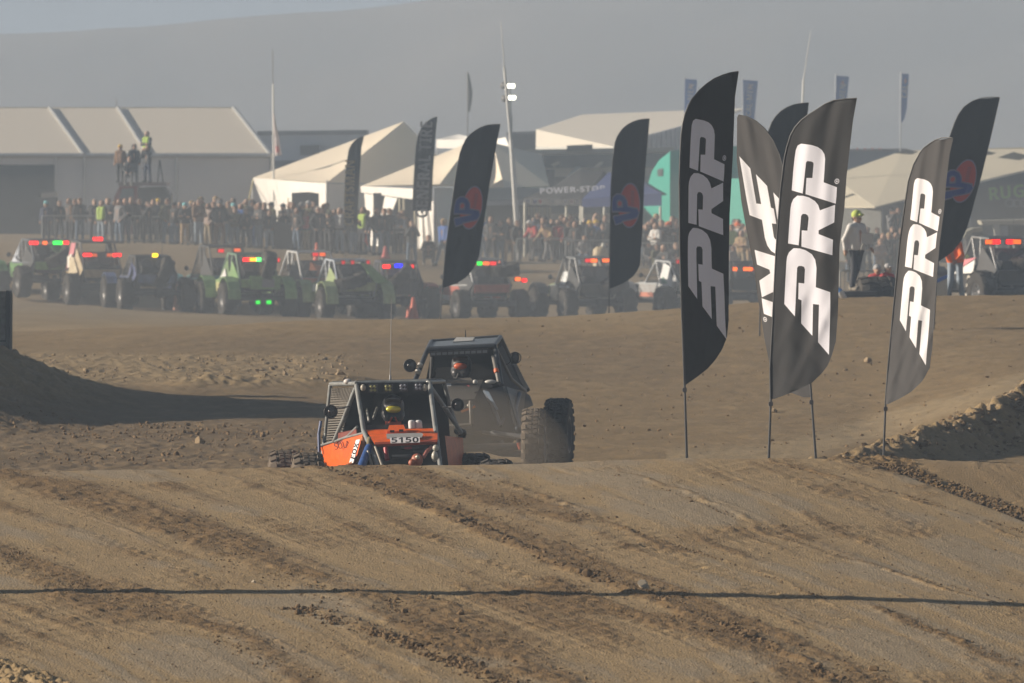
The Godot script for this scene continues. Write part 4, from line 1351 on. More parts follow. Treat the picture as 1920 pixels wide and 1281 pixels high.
func build_masts() -> void:
	var alu := M(0.45, 0.46, 0.47, 0.4, 0.6)
	var pale := M(0.62, 0.63, 0.62, 0.5)
	var t := thing("antenna_mast", "slim two piece mast with a furled striped flag, left of the white tents", "mast", base_at(513, 262))
	part_tube(t, "upper_mast", [[511.5, 94, 262], [512.2, 160, 262]], 0.022, M(0.20, 0.21, 0.22, 0.5))
	part_tube(t, "lower_mast", [[512.2, 158, 262], [514, 452, 262]], 0.045, pale)
	var st := mb()
	var q := [[513.5, 212], [515.5, 235], [519.0, 258], [520.5, 278], [522.0, 292]]
	for i in q.size() - 1:
		tube(st, P(q[i][0], q[i][1], 261.9) - t.position, P(q[i + 1][0], q[i + 1][1], 261.9) - t.position, 0.03 + 0.035 * i, 0.065 + 0.035 * i, 7)
	obj("furled_flag", st, M(0.52, 0.46, 0.46, 0.8), t)
	st = mb()
	tube(st, P(519.5, 274, 261.7) - t.position, P(521.0, 286, 261.7) - t.position, 0.07, 0.08, 7)
	obj("red_stripe", st, M(0.42, 0.10, 0.10, 0.8), t)
	t = thing("flag_mast", "tall thin mast with a limp dark flag behind the second white tent", "mast", base_at(878, 285))
	part_tube(t, "pole", [[876.5, 135, 285], [877.5, 430, 285]], 0.03, M(0.16, 0.17, 0.18, 0.5))
	st = mb()
	q = [[877.5, 138, 0.05], [879.5, 155, 0.09], [881.5, 172, 0.12], [881.0, 190, 0.10], [879.5, 210, 0.04]]
	for i in q.size() - 1:
		tube(st, P(q[i][0], q[i][1], 284.9) - t.position, P(q[i + 1][0], q[i + 1][1], 284.9) - t.position, q[i][2], q[i + 1][2], 7)
	obj("limp_flag", st, M(0.06, 0.065, 0.07, 0.8), t)
	t = thing("leaning_pole", "tall white tapering pole leaning left in front of the light tower", "pole", base_at(972, 236))
	st = mb()
	tube(st, P(974, 492, 236) - t.position, P(958, 262, 236) - t.position, 0.13, 0.085, 8)
	obj("lower_section", st, pale, t)
	st = mb()
	tube(st, P(958, 264, 236) - t.position, P(945.5, 126, 236) - t.position, 0.06, 0.055, 8)
	tube(st, P(945.5, 127, 236) - t.position, P(939, 40, 236) - t.position, 0.028, 0.012, 6)
	obj("upper_section", st, pale, t)
	st = mb()
	tube(st, P(945, 122, 236) - t.position, P(926, 129, 236) - t.position, 0.016, 0.01, 5)
	obj("spur", st, pale, t)
	t = thing("light_tower", "portable light tower with four lit lamps facing right", "light tower", base_at(959, 268))
	st = mb()
	tube(st, P(959, 430, 268) - t.position, P(957, 215, 268) - t.position, 0.11, 0.09, 8)
	tube(st, P(957, 216, 268) - t.position, P(955, 152, 268) - t.position, 0.06, 0.05, 8)
	obj("mast", st, M(0.28, 0.29, 0.31, 0.5), t)
	st = mb()
	tube(st, P(943, 161, 268) - t.position, P(966, 160, 268) - t.position, 0.035)
	tube(st, P(944, 184, 268) - t.position, P(968, 183, 268) - t.position, 0.035)
	obj("crossbar", st, M(0.14, 0.145, 0.15, 0.6), t)
	for l in [[954.5, 161.5], [961.5, 161.5], [956.5, 183.5], [963.5, 183.5]]:
		var h := mb()
		lathe(h, Transform3D(frame_of(Vector3(0, 0, -1), Vector3.ZERO), P(l[0], l[1], 267.8) - t.position), [Vector2(-0.22, 0.0), Vector2(-0.2, 0.08), Vector2(0.0, 0.12), Vector2(0.02, 0.125)], 12)
		var hd := obj("lamp_head", h, M(0.2, 0.2, 0.2, 0.5), t)
		var f := mb()
		ball(f, P(l[0], l[1], 267.75) - t.position, Vector3(0.105, 0.105, 0.04), 12, 6)
		var lm := obj("lit_lamp", f, lamp(1.0, 0.98, 0.90, 4.0), hd)
	for l in [[944.5, 161], [946.5, 185]]:
		var h := mb()
		lathe(h, Transform3D(frame_of(Vector3(0, 0, -1), Vector3(-0.6, 0, 0)), P(l[0], l[1], 267.9) - t.position), [Vector2(-0.2, 0.0), Vector2(-0.18, 0.1), Vector2(0.05, 0.17), Vector2(0.06, 0.0)], 12)
		obj("lamp_head", h, M(0.10, 0.10, 0.105, 0.6), t)
	t = thing("whip_antenna", "pale whip antenna rising behind the lettered banners", "antenna", base_at(1503, 255))
	st = mb()
	tube(st, P(1494, 500, 255) - t.position, P(1506, 150, 255) - t.position, 0.06, 0.05, 7)
	tube(st, P(1506, 152, 255) - t.position, P(1520, 58, 255) - t.position, 0.028, 0.012, 6)
	obj("rod", st, pale, t)
	t = thing("roof_aerial", "short roof aerial on the ridge of the long tent", "antenna", P(219, 203, 281))
	st = mb()
	tube(st, P(219, 204, 281) - t.position, P(218.5, 185, 281) - t.position, 0.025, 0.015, 6)
	obj("rod", st, M(0.2, 0.2, 0.21, 0.5), t)
	# blue pole flags
	var blue := M(0.05, 0.14, 0.46, 0.8)
	var white := M(0.40, 0.43, 0.48, 0.8)
	var rim := [["blue pole flag behind the tallest banner, leftmost of the four", 1285.0, [[1284, 148], [1307, 150], [1303, 205], [1299, 216], [1283, 214]]],
		["blue pole flag with upright lettering above the upside down banner", 1393.0, [[1392, 150], [1421, 152], [1414, 226], [1393, 222]]],
		["blue pole flag above the second lettered banner's tip", 1567.0, [[1568, 142], [1592, 144], [1585, 206], [1565, 204]]],
		["narrow blue pole flag tapering to a point, rightmost of the four", 1689.0, [[1691, 138], [1704, 139], [1700, 205], [1696, 222], [1689, 232]]]]
	for f in rim:
		var o := thing("pole_flag", f[0], "flag", base_at(f[1] - 1.0, 296), 0.0, "blue flags on tall poles")
		part_tube(o, "pole", [[f[1], f[2][0][1] - 3, 296], [f[1] - 2.0, 420, 296]], 0.035, M(0.4, 0.42, 0.44, 0.5))
		part_plate(o, "flag_cloth", f[2], 0.015, blue, 295.95)
		var c: float = (f[2][0][0] + f[2][1][0]) * 0.5 - 0.6
		text_on(o, "lettering", "CAL-MEN" if f[1] < 1600 else "CAL", 0.30, P(c - 0.8, 188 if f[1] < 1600 else 172, 295.8) - o.position, Basis(Vector3.BACK, PI / 2 - 0.07), white, true, 0.95, 0.01)
		part_plate(o, "emblem", [[c - 2.5, f[2][0][1] + 14, 0], [c + 1, f[2][0][1] + 8, 0], [c + 3, f[2][0][1] + 15, 0], [c, f[2][0][1] + 20, 0]].map(func(p): return [p[0], p[1], 295.8]), 0.02, M(0.40, 0.22, 0.26, 0.8))

# ---------------------------------------------------------------- wheels and the parked racers
var shapes := {}

func tyre_mesh(r: float, w: float, lugs: int) -> ArrayMesh:
	var key := "tyre %.2f %.2f %d" % [r, w, lugs]
	if not shapes.has(key):
		var st := mb()
		var h := w * 0.5
		lathe(st, Transform3D.IDENTITY, [Vector2(-h * 0.86, r * 0.44), Vector2(-h, r * 0.56), Vector2(-h * 1.02, r * 0.76), Vector2(-h * 0.93, r * 0.90), Vector2(-h * 0.74, r * 0.955), Vector2(h * 0.74, r * 0.955), Vector2(h * 0.93, r * 0.90), Vector2(h * 1.02, r * 0.76), Vector2(h, r * 0.56), Vector2(h * 0.86, r * 0.44)], 36)
		for i in lugs:
			var a := TAU * i / lugs
			var b := Basis(Vector3.RIGHT, a)
			var s := 1.0 if i % 2 == 0 else -1.0
			# centre blocks, staggered, and shoulder blocks that wrap the edge
			box(st, b * Vector3(s * h * 0.26, r * 0.97, 0), Vector3(h * 0.40, r * 0.05, r * TAU / lugs * 0.72), b * Basis(Vector3.UP, s * 0.35))
			box(st, b * Vector3(-s * h * 0.22, r * 0.968, r * 0.02), Vector3(h * 0.30, r * 0.045, r * TAU / lugs * 0.5), b * Basis(Vector3.UP, -s * 0.3))
			for e in [-1.0, 1.0]:
				if (i % 2 == 0) == (e > 0.0):
					box(st, b * Vector3(e * h * 0.80, r * 0.955, 0), Vector3(h * 0.46, r * 0.05, r * TAU / lugs * 1.1), b * Basis(Vector3.BACK, -e * 0.42))
		st.generate_normals()
		shapes[key] = st.commit()
	return shapes[key]

func rim_mesh(r: float) -> ArrayMesh:
	var key := "rim %.2f" % r
	if not shapes.has(key):
		var st := mb()
		lathe(st, Transform3D.IDENTITY, [Vector2(0.12, r), Vector2(0.16, r * 0.98), Vector2(0.16, r * 0.86), Vector2(0.07, r * 0.78), Vector2(0.05, r * 0.40), Vector2(0.10, r * 0.34), Vector2(0.11, 0.0)], 24)
		for i in 8:
			var b := Basis(Vector3.RIGHT, TAU * i / 8.0)
			box(st, b * Vector3(0.085, r * 0.6, 0), Vector3(0.05, r * 0.44, r * 0.16), b)
		st.generate_normals()
		shapes[key] = st.commit()
	return shapes[key]

func wheel(o: Node3D, at: Vector3, right_side: bool, r: float, w: float, rim: Material, rubber: Material, steer := 0.0, lugs := 30) -> void:
	var t := obj("wheel", tyre_mesh(r, w, lugs), rubber, o)
	t.position = at
	t.rotation.y = steer + (0.0 if right_side else PI)
	var m := obj("rim", rim_mesh(r * 0.47), rim, t)

func mirrored(st: SurfaceTool, a: Vector3, b: Vector3, r: float) -> void:
	tube(st, a, b, r, r, 7)
	tube(st, Vector3(-a.x, a.y, a.z), Vector3(-b.x, b.y, b.z), r, r, 7)

func v(x: float, y: float, z: float) -> Vector3:
	return Vector3(x, y, z)

func racer(px: float, d: float, turn: float, label: String, s: Dictionary) -> Node3D:
	# local axes: front towards -z, x to its right; wheels on the ground
	var o := thing("rock_racer", label, "off-road racer", on_ground(px, d), turn * 0.62, "racers parked in the row")
	o.scale = Vector3(1.15, 1.17, 1.12)
	var col: Material = s.col
	var acc: Material = s.get("acc", col)
	var cage_m: Material = s.get("cage", M(0.10, 0.105, 0.11, 0.5))
	var rubber := D(0.045, 0.042, 0.038, 0.95, 0.0, 1.2)
	var black := M(0.022, 0.023, 0.025, 0.7)
	var rim: Material = s.get("rim", M(0.16, 0.16, 0.165, 0.45, 0.4))
	var jeep: bool = s.get("jeep", false)
	var top: float = s.get("top", 1.82)
	var R: float = s.get("tyre", 0.52)
	for x in [-0.98, 0.98]:
		wheel(o, v(x, R - 0.03, -1.42), x > 0.0, R, 0.40, rim, rubber, s.get("steer", 0.0), 26)
		wheel(o, v(x, R - 0.03, 1.32), x > 0.0, R, 0.40, rim, rubber, 0.0, 26)
	# axles and springs
	var st := mb()
	tube(st, v(-0.85, R, -1.42), v(0.85, R, -1.42), 0.07)
	tube(st, v(-0.85, R, 1.32), v(0.85, R, 1.32), 0.08)
	ball(st, v(0.1, R, 1.32), Vector3(0.17, 0.17, 0.16), 8, 6)
	for x in [-0.62, 0.62]:
		tube(st, v(x, R, 1.25), v(x * 0.85, 1.25, 0.95), 0.055)
		tube(st, v(x, R, -1.36), v(x * 0.8, 1.15, -1.2), 0.055)
	box(st, v(0, 0.62, 0), Vector3(1.05, 0.10, 2.5))
	obj("running_gear", st, M(0.05, 0.05, 0.052, 0.6, 0.3), o)
	# the tube frame
	st = mb()
	var r := 0.032
	mirrored(st, v(0.62, 0.62, -1.7), v(0.66, 0.62, 1.2), r)
	mirrored(st, v(0.60, 1.02, -1.5), v(0.68, 1.08, -0.62), r)
	mirrored(st, v(0.68, 1.08, -0.62), v(0.56, top, -0.1), r)
	mirrored(st, v(0.56, top, -0.1), v(0.56, top - 0.03, 0.85), r)
	mirrored(st, v(0.56, top - 0.03, 0.85), v(0.62, 1.1, 1.5), r)
	mirrored(st, v(0.62, 1.1, 1.5), v(0.6, 0.66, 1.2), r)
	mirrored(st, v(0.70, 1.06, -0.62), v(0.70, 1.08, 0.62), r)
	mirrored(st, v(0.56, top, 0.42), v(0.70, 0.62, 0.62), r)
	mirrored(st, v(0.56, top, -0.1), v(0.70, 0.72, 0.6), r * 0.9)
	mirrored(st, v(0.70, 1.08, -0.62), v(0.66, 0.62, -0.2), r)
	mirrored(st, v(0.60, 1.02, -1.5), v(0.62, 0.62, -1.7), r)
	mirrored(st, v(0.70, 1.08, 0.62), v(0.62, 1.1, 1.5), r)
	for q in [[-0.1, top], [0.42, top], [0.85, top - 0.03]]:
		tube(st, v(-0.56, q[1], q[0]), v(0.56, q[1], q[0]), r, r, 7)
	tube(st, v(-0.62, 1.1, 1.5), v(0.62, 1.1, 1.5), r, r, 7)
	tube(st, v(-0.6, 0.66, 1.2), v(0.6, 0.66, 1.2), r, r, 7)
	tube(st, v(-0.56, top, -0.1), v(0.56, top - 0.03, 0.85), r * 0.8, r * 0.8, 7)
	obj("roll_cage", st, cage_m, o)
	# tin: hood, sides, roof
	st = mb()
	plate(st, [v(-0.58, 1.05, -1.5), v(0.58, 1.05, -1.5), v(0.66, 1.12, -0.62), v(-0.66, 1.12, -0.62)], 0.02)
	plate(st, [v(-0.58, 1.03, -1.52), v(0.58, 1.03, -1.52), v(0.55, 0.72, -1.66), v(-0.55, 0.72, -1.66)], 0.02)
	obj("hood", st, col, o)
	for x in [-1.0, 1.0]:
		st = mb()
		if jeep:
			plate(st, [v(x * 0.74, 0.66, -0.9), v(x * 0.76, 1.08, -0.9), v(x * 0.76, 1.10, 1.55), v(x * 0.74, 0.98, 1.62), v(x * 0.74, 0.94, 1.0), v(x * 0.74, 0.66, 0.72)], 0.03)
		else:
			plate(st, [v(x * 0.71, 0.60, -1.1), v(x * 0.72, 1.06, -0.95), v(x * 0.72, 1.07, 0.55), v(x * 0.71, 0.66, 0.72)], 0.02)
		obj("side_panel", st, acc, o)
		if jeep:
			# wide arched fenders over the wheels
			for z in [-1.42, 1.32]:
				var f := mb()
				for i in 7:
					var a0 := -0.35 + i * 0.55
					var a1 := a0 + 0.55
					var p0 := v(x * 0.72, R + sin(a0 * 0.82 + 0.28) * 0.66, z - cos(a0 * 0.82 + 0.28) * 0.66)
					var p1 := v(x * 0.72, R + sin(a1 * 0.82 + 0.28) * 0.66, z - cos(a1 * 0.82 + 0.28) * 0.66)
					plate(f, [p0, p1, p1 + v(x * 0.38, 0, 0), p0 + v(x * 0.38, 0, 0)], 0.025)
				obj("fender", f, col, o)
	# quarter panels behind the doors and cycle fenders over the front wheels
	for x in [-1.0, 1.0]:
		st = mb()
		plate(st, [v(x * 0.73, 0.74, 0.78), v(x * 0.73, 1.08, 0.42), v(x * 0.63, top - 0.22, 0.62), v(x * 0.64, 1.34, 1.2), v(x * 0.67, 1.12, 1.56), v(x * 0.71, 0.92, 1.3)], 0.02)
		obj("quarter_panel", st, s.get("quarter", col), o)
		if not jeep:
			var f := mb()
			for i in 5:
				var a0 := 0.55 + i * 0.42
				var p0 := v(x * 0.80, R + sin(a0) * 0.62, -1.42 - cos(a0) * 0.62)
				var p1 := v(x * 0.80, R + sin(a0 + 0.42) * 0.62, -1.42 - cos(a0 + 0.42) * 0.62)
				plate(f, [p0, p1, p1 + v(x * 0.34, 0, 0), p0 + v(x * 0.34, 0, 0)], 0.02)
			obj("fender", f, acc, o)
	st = mb()
	plate(st, [v(-0.6, 1.12, 1.54), v(0.6, 1.12, 1.54), v(0.58, 0.86, 1.50), v(-0.58, 0.86, 1.50)], 0.02)
	obj("rear_panel", st, acc, o)
	st = mb()
	plate(st, [v(-0.56, top + 0.03, -0.1), v(0.56, top + 0.03, -0.1), v(0.56, top, 0.82), v(-0.56, top, 0.82)], 0.02)
	obj("roof_panel", st, s.get("roof", black), o)
	# window nets
	for x in [-0.66, 0.66]:
		st = mb()
		for k in 6:
			tube(st, v(x, 1.12, -0.42 + k * 0.16), v(x * 0.88, top - 0.06, -0.05 + k * 0.1), 0.014, 0.014, 4, false)
		for k in 4:
			tube(st, v(x * (1.0 - k * 0.03), 1.18 + k * 0.15, -0.4 + k * 0.1), v(x * (1.0 - k * 0.03), 1.18 + k * 0.15, 0.45), 0.012, 0.012, 4, false)
		obj("window_net", st, M(0.06, 0.06, 0.062, 0.9), o)
	# seats
	for x in [-0.3, 0.3]:
		st = mb()
		box(st, v(x, 0.95, 0.30), Vector3(0.46, 0.14, 0.5))
		box(st, v(x, 1.28, 0.52), Vector3(0.46, 0.62, 0.12), Basis(Vector3.RIGHT, 0.15))
		box(st, v(x, 1.58, 0.52), Vector3(0.40, 0.18, 0.14))
		obj("seat", st, black, o)
	# rear: firewall, radiator with fans, fuel cell, number plate
	st = mb()
	box(st, v(0, 1.25, 0.82), Vector3(1.06, 0.85, 0.04))
	box(st, v(0, 0.95, 1.15), Vector3(0.85, 0.42, 0.5))
	obj("fuel_cell", st, M(0.04, 0.041, 0.044, 0.6), o)
	st = mb()
	box(st, v(0, 1.42, 1.0), Vector3(0.9, 0.5, 0.08), Basis(Vector3.RIGHT, -0.35))
	obj("radiator", st, M(0.06, 0.06, 0.062, 0.7), o)
	for x in [-0.23, 0.23]:
		st = mb()
		lathe(st, Transform3D(frame_of(Vector3.ZERO, v(0, 0.34, 1)), v(x, 1.44, 1.05)), [Vector2(0.0, 0.2), Vector2(0.03, 0.2), Vector2(0.03, 0.15), Vector2(0.01, 0.1), Vector2(0.02, 0.0)], 14)
		obj("fan", st, M(0.09, 0.09, 0.095, 0.5), o)
	st = mb()
	box(st, v(-0.05, 0.98, 1.36), Vector3(1.0, 0.36, 0.28))
	box(st, v(-0.28, 1.24, 1.28), Vector3(0.42, 0.24, 0.26), Basis(Vector3.UP, 0.2))
	obj("luggage_pack", st, M(0.035, 0.036, 0.04, 0.8), o)
	if s.get("tail", false):
		st = mb()
		box(st, v(0.18, 1.02, 1.58), Vector3(0.98, 0.42, 0.03))
		obj("tailgate", st, col, o)
		st = mb()
		box(st, v(0.26, 1.0, 1.61), Vector3(0.40, 0.26, 0.02))
		obj("number_plate", st, M(0.22, 0.22, 0.24, 0.6), o)
	if s.has("spare"):
		var sp: Array = s.spare
		var t := obj("spare_tyre", tyre_mesh(0.5, 0.36, 26), rubber, o)
		t.transform = Transform3D(Basis(Vector3.UP, sp[3]) * Basis(Vector3.BACK, PI / 2) * Basis(Vector3.BACK, sp[4] if sp.size() > 4 else 0.0), v(sp[0], sp[1], sp[2]))
		obj("rim", rim_mesh(0.235), rim, t)
	# decks and painted sheets of this car only: [name, points, material]
	for q in s.get("sheets", []):
		st = mb()
		plate(st, q[1], 0.02)
		obj(q[0], st, q[2], o)
	for x in [-1.0, 1.0]:
		st = mb()
		tube(st, v(x * 0.66, 1.25, -0.5), v(x * 0.88, 1.32, -0.5), 0.012, 0.012, 5)
		ball(st, v(x * 0.9, 1.33, -0.5), Vector3(0.08, 0.08, 0.04), 8, 6)
		obj("mirror", st, black, o)
	st = mb()
	tube(st, v(0.4, top, 0.3), v(0.42, top + 0.75, 0.42), 0.012, 0.004, 5)
	obj("whip_aerial", st, M(0.1, 0.1, 0.1, 0.5), o)
	# lamps: [x, height, z, half width, colour]
	for l in s.get("lamps", []):
		st = mb()
		box(st, v(l[0], l[1], l[2]), Vector3(l[3] * 2.0 + 0.03, 0.15, 0.06))
		var hous := obj("lamp_housing", st, black, o)
		st = mb()
		box(st, v(l[0], l[1], l[2] + 0.045), Vector3(l[3] * 1.8, 0.105, 0.05))
		obj("lit_lamp", st, lamp(l[4].r, l[4].g, l[4].b, l[5] if l.size() > 5 else 2.4), hous)
	return o

func build_racers() -> void:
	var red := Color(1.0, 0.06, 0.06)
	var amber := Color(1.0, 0.38, 0.04)
	var green := Color(0.08, 1.0, 0.25)
	var lime := Color(0.35, 1.0, 0.45)
	var yellow := Color(1.0, 0.80, 0.0)
	var blue := Color(0.0, 0.02, 1.0)
	var grey_tube := M(0.405, 0.419, 0.432, 0.4, 0.3)
	var black := M(0.025, 0.026, 0.028, 0.6)
	var grass := D(0.166, 0.373, 0.136, 0.5)
	var white := D(0.743, 0.756, 0.743, 0.5)
	racer(74, 215, 0.62, "green racer at the left end of the row, red and green roof lamps lit", {
		"quarter": black, "col": grass, "acc": grass, "cage": M(0.12, 0.14, 0.17, 0.5), "steer": 0.2,
		"spare": [0.2, 1.25, 1.35, 0.1, 0.5],
		"sheets": [["cowl_panel", [v(-0.74, 1.1, -0.7), v(-0.60, 1.7, -0.25), v(-0.62, 1.1, -0.2)], M(0.514, 0.564, 0.664, 0.5)], ["deck_panel", [v(0.0, 1.62, 1.3), v(0.55, 1.52, 1.2), v(0.95, 1.25, 1.5), v(0.92, 1.06, 1.56), v(0.1, 1.45, 1.45)], grass]],
		"lamps": [[-0.48, 1.72, 0.92, 0.16, red], [-0.1, 1.72, 0.92, 0.08, amber, 1.6], [0.34, 1.72, 0.92, 0.17, green], [0.62, 1.72, 0.92, 0.1, red]]})
	racer(170, 213, 0.55, "tan panelled racer with red and white side sheet and a bright red lamp on top", {
		"col": D(0.561, 0.479, 0.324, 0.6), "acc": D(0.526, 0.422, 0.257, 0.6), "cage": M(0.08, 0.08, 0.085, 0.5), "top": 2.0, "jeep": false,
		"sheets": [["side_sheet", [v(-0.74, 1.1, -0.3), v(-0.66, 1.95, 0.05), v(-0.60, 1.95, 0.38), v(-0.70, 1.35, 0.3)], M(0.603, 0.222, 0.262, 0.6)], ["side_patch", [v(-0.76, 1.5, -0.08), v(-0.70, 1.62, 0.28), v(-0.74, 1.2, 0.3), v(-0.78, 1.15, 0.0)], M(0.743, 0.716, 0.648, 0.6)], ["cargo_board", [v(-0.78, 0.72, 0.1), v(-0.76, 1.5, 0.22), v(-0.70, 1.5, 0.5), v(-0.76, 1.05, 1.2), v(-0.78, 0.72, 0.9)], D(0.653, 0.591, 0.436, 0.7)]],
		"lamps": [[0.0, 2.08, 0.88, 0.17, red, 3.0], [-0.42, 1.58, 1.12, 0.15, red], [-0.18, 1.57, 1.12, 0.09, amber, 0.5], [0.34, 1.57, 1.12, 0.1, amber, 0.5], [0.58, 1.57, 1.12, 0.15, red]]})
	racer(277, 208, 0.42, "dark blue and black racer with one yellow beacon lit, left of the tall cone", {
		"col": D(0.102, 0.132, 0.298, 0.5), "acc": D(0.142, 0.194, 0.411, 0.5), "cage": M(0.045, 0.047, 0.05, 0.5), "top": 1.7, "tyre": 0.54,
		"sheets": [["rear_quarter", [v(-0.62, 1.05, 0.2), v(-0.60, 1.5, 0.5), v(-0.74, 1.24, 1.1), v(-0.78, 0.98, 0.9)], D(0.159, 0.211, 0.448, 0.5)], ["yellow_flash", [v(-0.745, 0.62, -0.6), v(-0.745, 0.98, -0.2), v(-0.745, 0.98, 0.05), v(-0.745, 0.62, -0.25)], M(0.554, 0.554, 0.183, 0.5)]],
		"spare": [0.25, 1.18, 1.25, 0.0, 1.1],
		"lamps": [[0.05, 1.72, 0.95, 0.09, yellow, 3.2]]})
	racer(408, 212.5, 0.60, "black framed racer with a turquoise hood, behind the bright green one", {
		"quarter": black, "col": D(0.233, 0.564, 0.595, 0.5), "acc": D(0.264, 0.625, 0.645, 0.5), "cage": M(0.05, 0.052, 0.055, 0.5), "top": 2.05,
		"lamps": [[-0.2, 1.9, 0.95, 0.10, red, 0.8], [0.35, 1.92, 0.95, 0.11, amber, 0.8]]})
	racer(462, 205, 0.52, "bright green jeep bodied racer with a rainbow bar of roof lamps", {
		"col": D(0.233, 0.429, 0.171, 0.5), "acc": D(0.298, 0.484, 0.194, 0.5), "cage": M(0.16, 0.263, 0.18, 0.5), "jeep": true, "tail": true, "top": 1.9, "tyre": 0.54,
		"sheets": [["a_post_sheet", [v(-0.78, 1.12, -0.35), v(-0.64, 1.75, 0.15), v(-0.66, 1.12, 0.45)], D(0.17, 0.30, 0.13, 0.5)], ["white_patch", [v(-0.785, 1.16, -0.2), v(-0.72, 1.45, 0.1), v(-0.74, 1.16, 0.32)], M(0.675, 0.675, 0.675, 0.5)], ["sponsor_sheet", [v(-0.765, 0.72, -0.7), v(-0.775, 1.02, -0.7), v(-0.775, 1.0, 0.1), v(-0.765, 0.72, 0.0)], M(0.482, 0.461, 0.234, 0.5)]],
		"spare": [0.3, 1.5, 1.3, 0.0, 1.3],
		"lamps": [[-0.30, 1.72, 1.02, 0.11, red], [-0.08, 1.72, 1.02, 0.11, Color(1.0, 0.62, 0.02)], [0.12, 1.72, 1.02, 0.10, lime], [0.32, 1.72, 1.02, 0.10, lime], [0.47, 1.72, 1.02, 0.06, yellow], [0.72, 1.70, 1.0, 0.07, red, 0.9], [-0.05, 0.42, 1.5, 0.07, green, 0.8], [0.3, 0.42, 1.5, 0.08, green, 0.8]]})
	racer(572, 213, 0.60, "orange panelled racer with white cage tubes, left of the pale green jeep", {
		"quarter": black, "col": D(0.588, 0.223, 0.113, 0.5), "acc": D(0.588, 0.224, 0.112, 0.5), "cage": M(0.608, 0.621, 0.634, 0.4), "top": 1.95,
		"sheets": [["rear_quarter", [v(-0.3, 1.2, 1.3), v(-0.2, 1.62, 1.1), v(0.1, 1.5, 1.35), v(0.05, 1.15, 1.5)], D(0.588, 0.224, 0.112, 0.5)]],
		"lamps": [[0.02, 1.86, 0.95, 0.10, red, 0.7], [0.26, 1.86, 0.95, 0.10, amber, 0.9]]})
	racer(645, 203, 0.50, "pale green jeep bodied racer with a slanted spare and green rear deck", {
		"col": D(0.373, 0.497, 0.249, 0.5), "acc": D(0.4, 0.524, 0.266, 0.5), "cage": M(0.425, 0.477, 0.549, 0.4), "jeep": true, "top": 1.8, "tyre": 0.5,
		"sheets": [["deck_panel", [v(0.22, 1.72, 1.05), v(0.55, 1.66, 1.05), v(0.98, 1.15, 1.6), v(0.55, 1.10, 1.65)], D(0.326, 0.533, 0.202, 0.5)], ["white_patch", [v(-0.79, 0.82, -0.75), v(-0.79, 1.04, -0.75), v(-0.79, 1.06, -0.2), v(-0.79, 0.82, -0.2)], M(0.743, 0.756, 0.729, 0.5)], ["roof_patch", [v(-0.62, 1.2, 0.3), v(-0.5, 1.5, 0.55), v(-0.2, 1.25, 1.0)], M(0.567, 0.486, 0.54, 0.5)]],
		"spare": [-0.2, 1.15, 1.45, 0.2, 0.25],
		"lamps": [[-0.3, 1.72, 0.95, 0.05, red, 0.4], [0.0, 1.72, 0.95, 0.05, red, 0.4], [0.5, 1.72, 0.95, 0.05, red, 0.4]]})
	racer(738, 208, 0.35, "dark navy racer with one blue lamp lit between two red ones", {
		"col": D(0.03, 0.035, 0.06, 0.5), "acc": D(0.035, 0.04, 0.07, 0.5), "cage": M(0.07, 0.075, 0.1, 0.5), "top": 1.78,
		"spare": [-0.05, 1.3, 1.25, 0.0, 0.7],
		"lamps": [[-0.44, 1.62, 1.05, 0.13, red], [-0.05, 1.64, 1.05, 0.13, blue, 3.2], [0.33, 1.62, 1.05, 0.11, red, 1.6]]})
	racer(890, 206, 0.62, "red fronted dark racer with silver tubes and a huge tilted spare tyre", {
		"quarter": black, "col": D(0.584, 0.162, 0.132, 0.5), "acc": D(0.585, 0.174, 0.133, 0.5), "cage": M(0.486, 0.499, 0.513, 0.4, 0.3), "top": 1.9, "tyre": 0.5,
		"spare": [0.55, 1.55, 1.15, 0.5, 0.15],
		"sheets": [["white_patch", [v(-0.735, 0.62, -0.95), v(-0.735, 0.78, -0.95), v(-0.735, 0.78, -0.3), v(-0.735, 0.62, -0.3)], M(0.675, 0.675, 0.702, 0.5)]],
		"lamps": [[-0.42, 1.76, 0.95, 0.08, red, 1.0], [-0.22, 1.76, 0.95, 0.09, green, 1.4], [0.0, 1.76, 0.95, 0.11, amber, 1.4], [0.24, 1.76, 0.95, 0.10, red, 1.0], [0.85, 1.28, 1.52, 0.09, amber, 1.8], [1.08, 1.24, 1.5, 0.08, red, 2.2]]})
	racer(1092, 206, 0.56, "grey tubed racer with a white tattered sheet and lime bumper, amber lamps lit", {
		"quarter": black, "col": D(0.37, 0.536, 0.184, 0.5), "acc": D(0.07, 0.075, 0.08, 0.5), "cage": M(0.24, 0.25, 0.26, 0.4, 0.3), "roof": M(0.16, 0.165, 0.17, 0.5), "top": 1.95,
		"sheets": [["white_sheet", [v(-0.74, 1.0, -0.15), v(-0.66, 1.5, 0.05), v(-0.60, 1.52, 0.5), v(-0.72, 1.02, 0.55)], M(0.702, 0.743, 0.769, 0.6)], ["white_fender", [v(-0.8, 0.75, 0.6), v(-0.8, 1.1, 0.75), v(-0.8, 1.05, 1.05), v(-0.8, 0.7, 0.9)], M(0.583, 0.641, 0.68, 0.6)], ["tan_sheet", [v(0.4, 1.25, 1.5), v(0.6, 1.4, 1.5), v(0.95, 1.1, 1.6), v(0.85, 0.98, 1.65)], M(0.466, 0.425, 0.342, 0.6)]],
		"spare": [0.5, 1.1, 1.45, 0.3, 0.4],
		"lamps": [[-0.18, 1.85, 0.95, 0.09, red, 0.7], [0.02, 1.85, 0.95, 0.11, amber, 1.6], [0.42, 1.85, 0.95, 0.12, amber, 1.4]]})
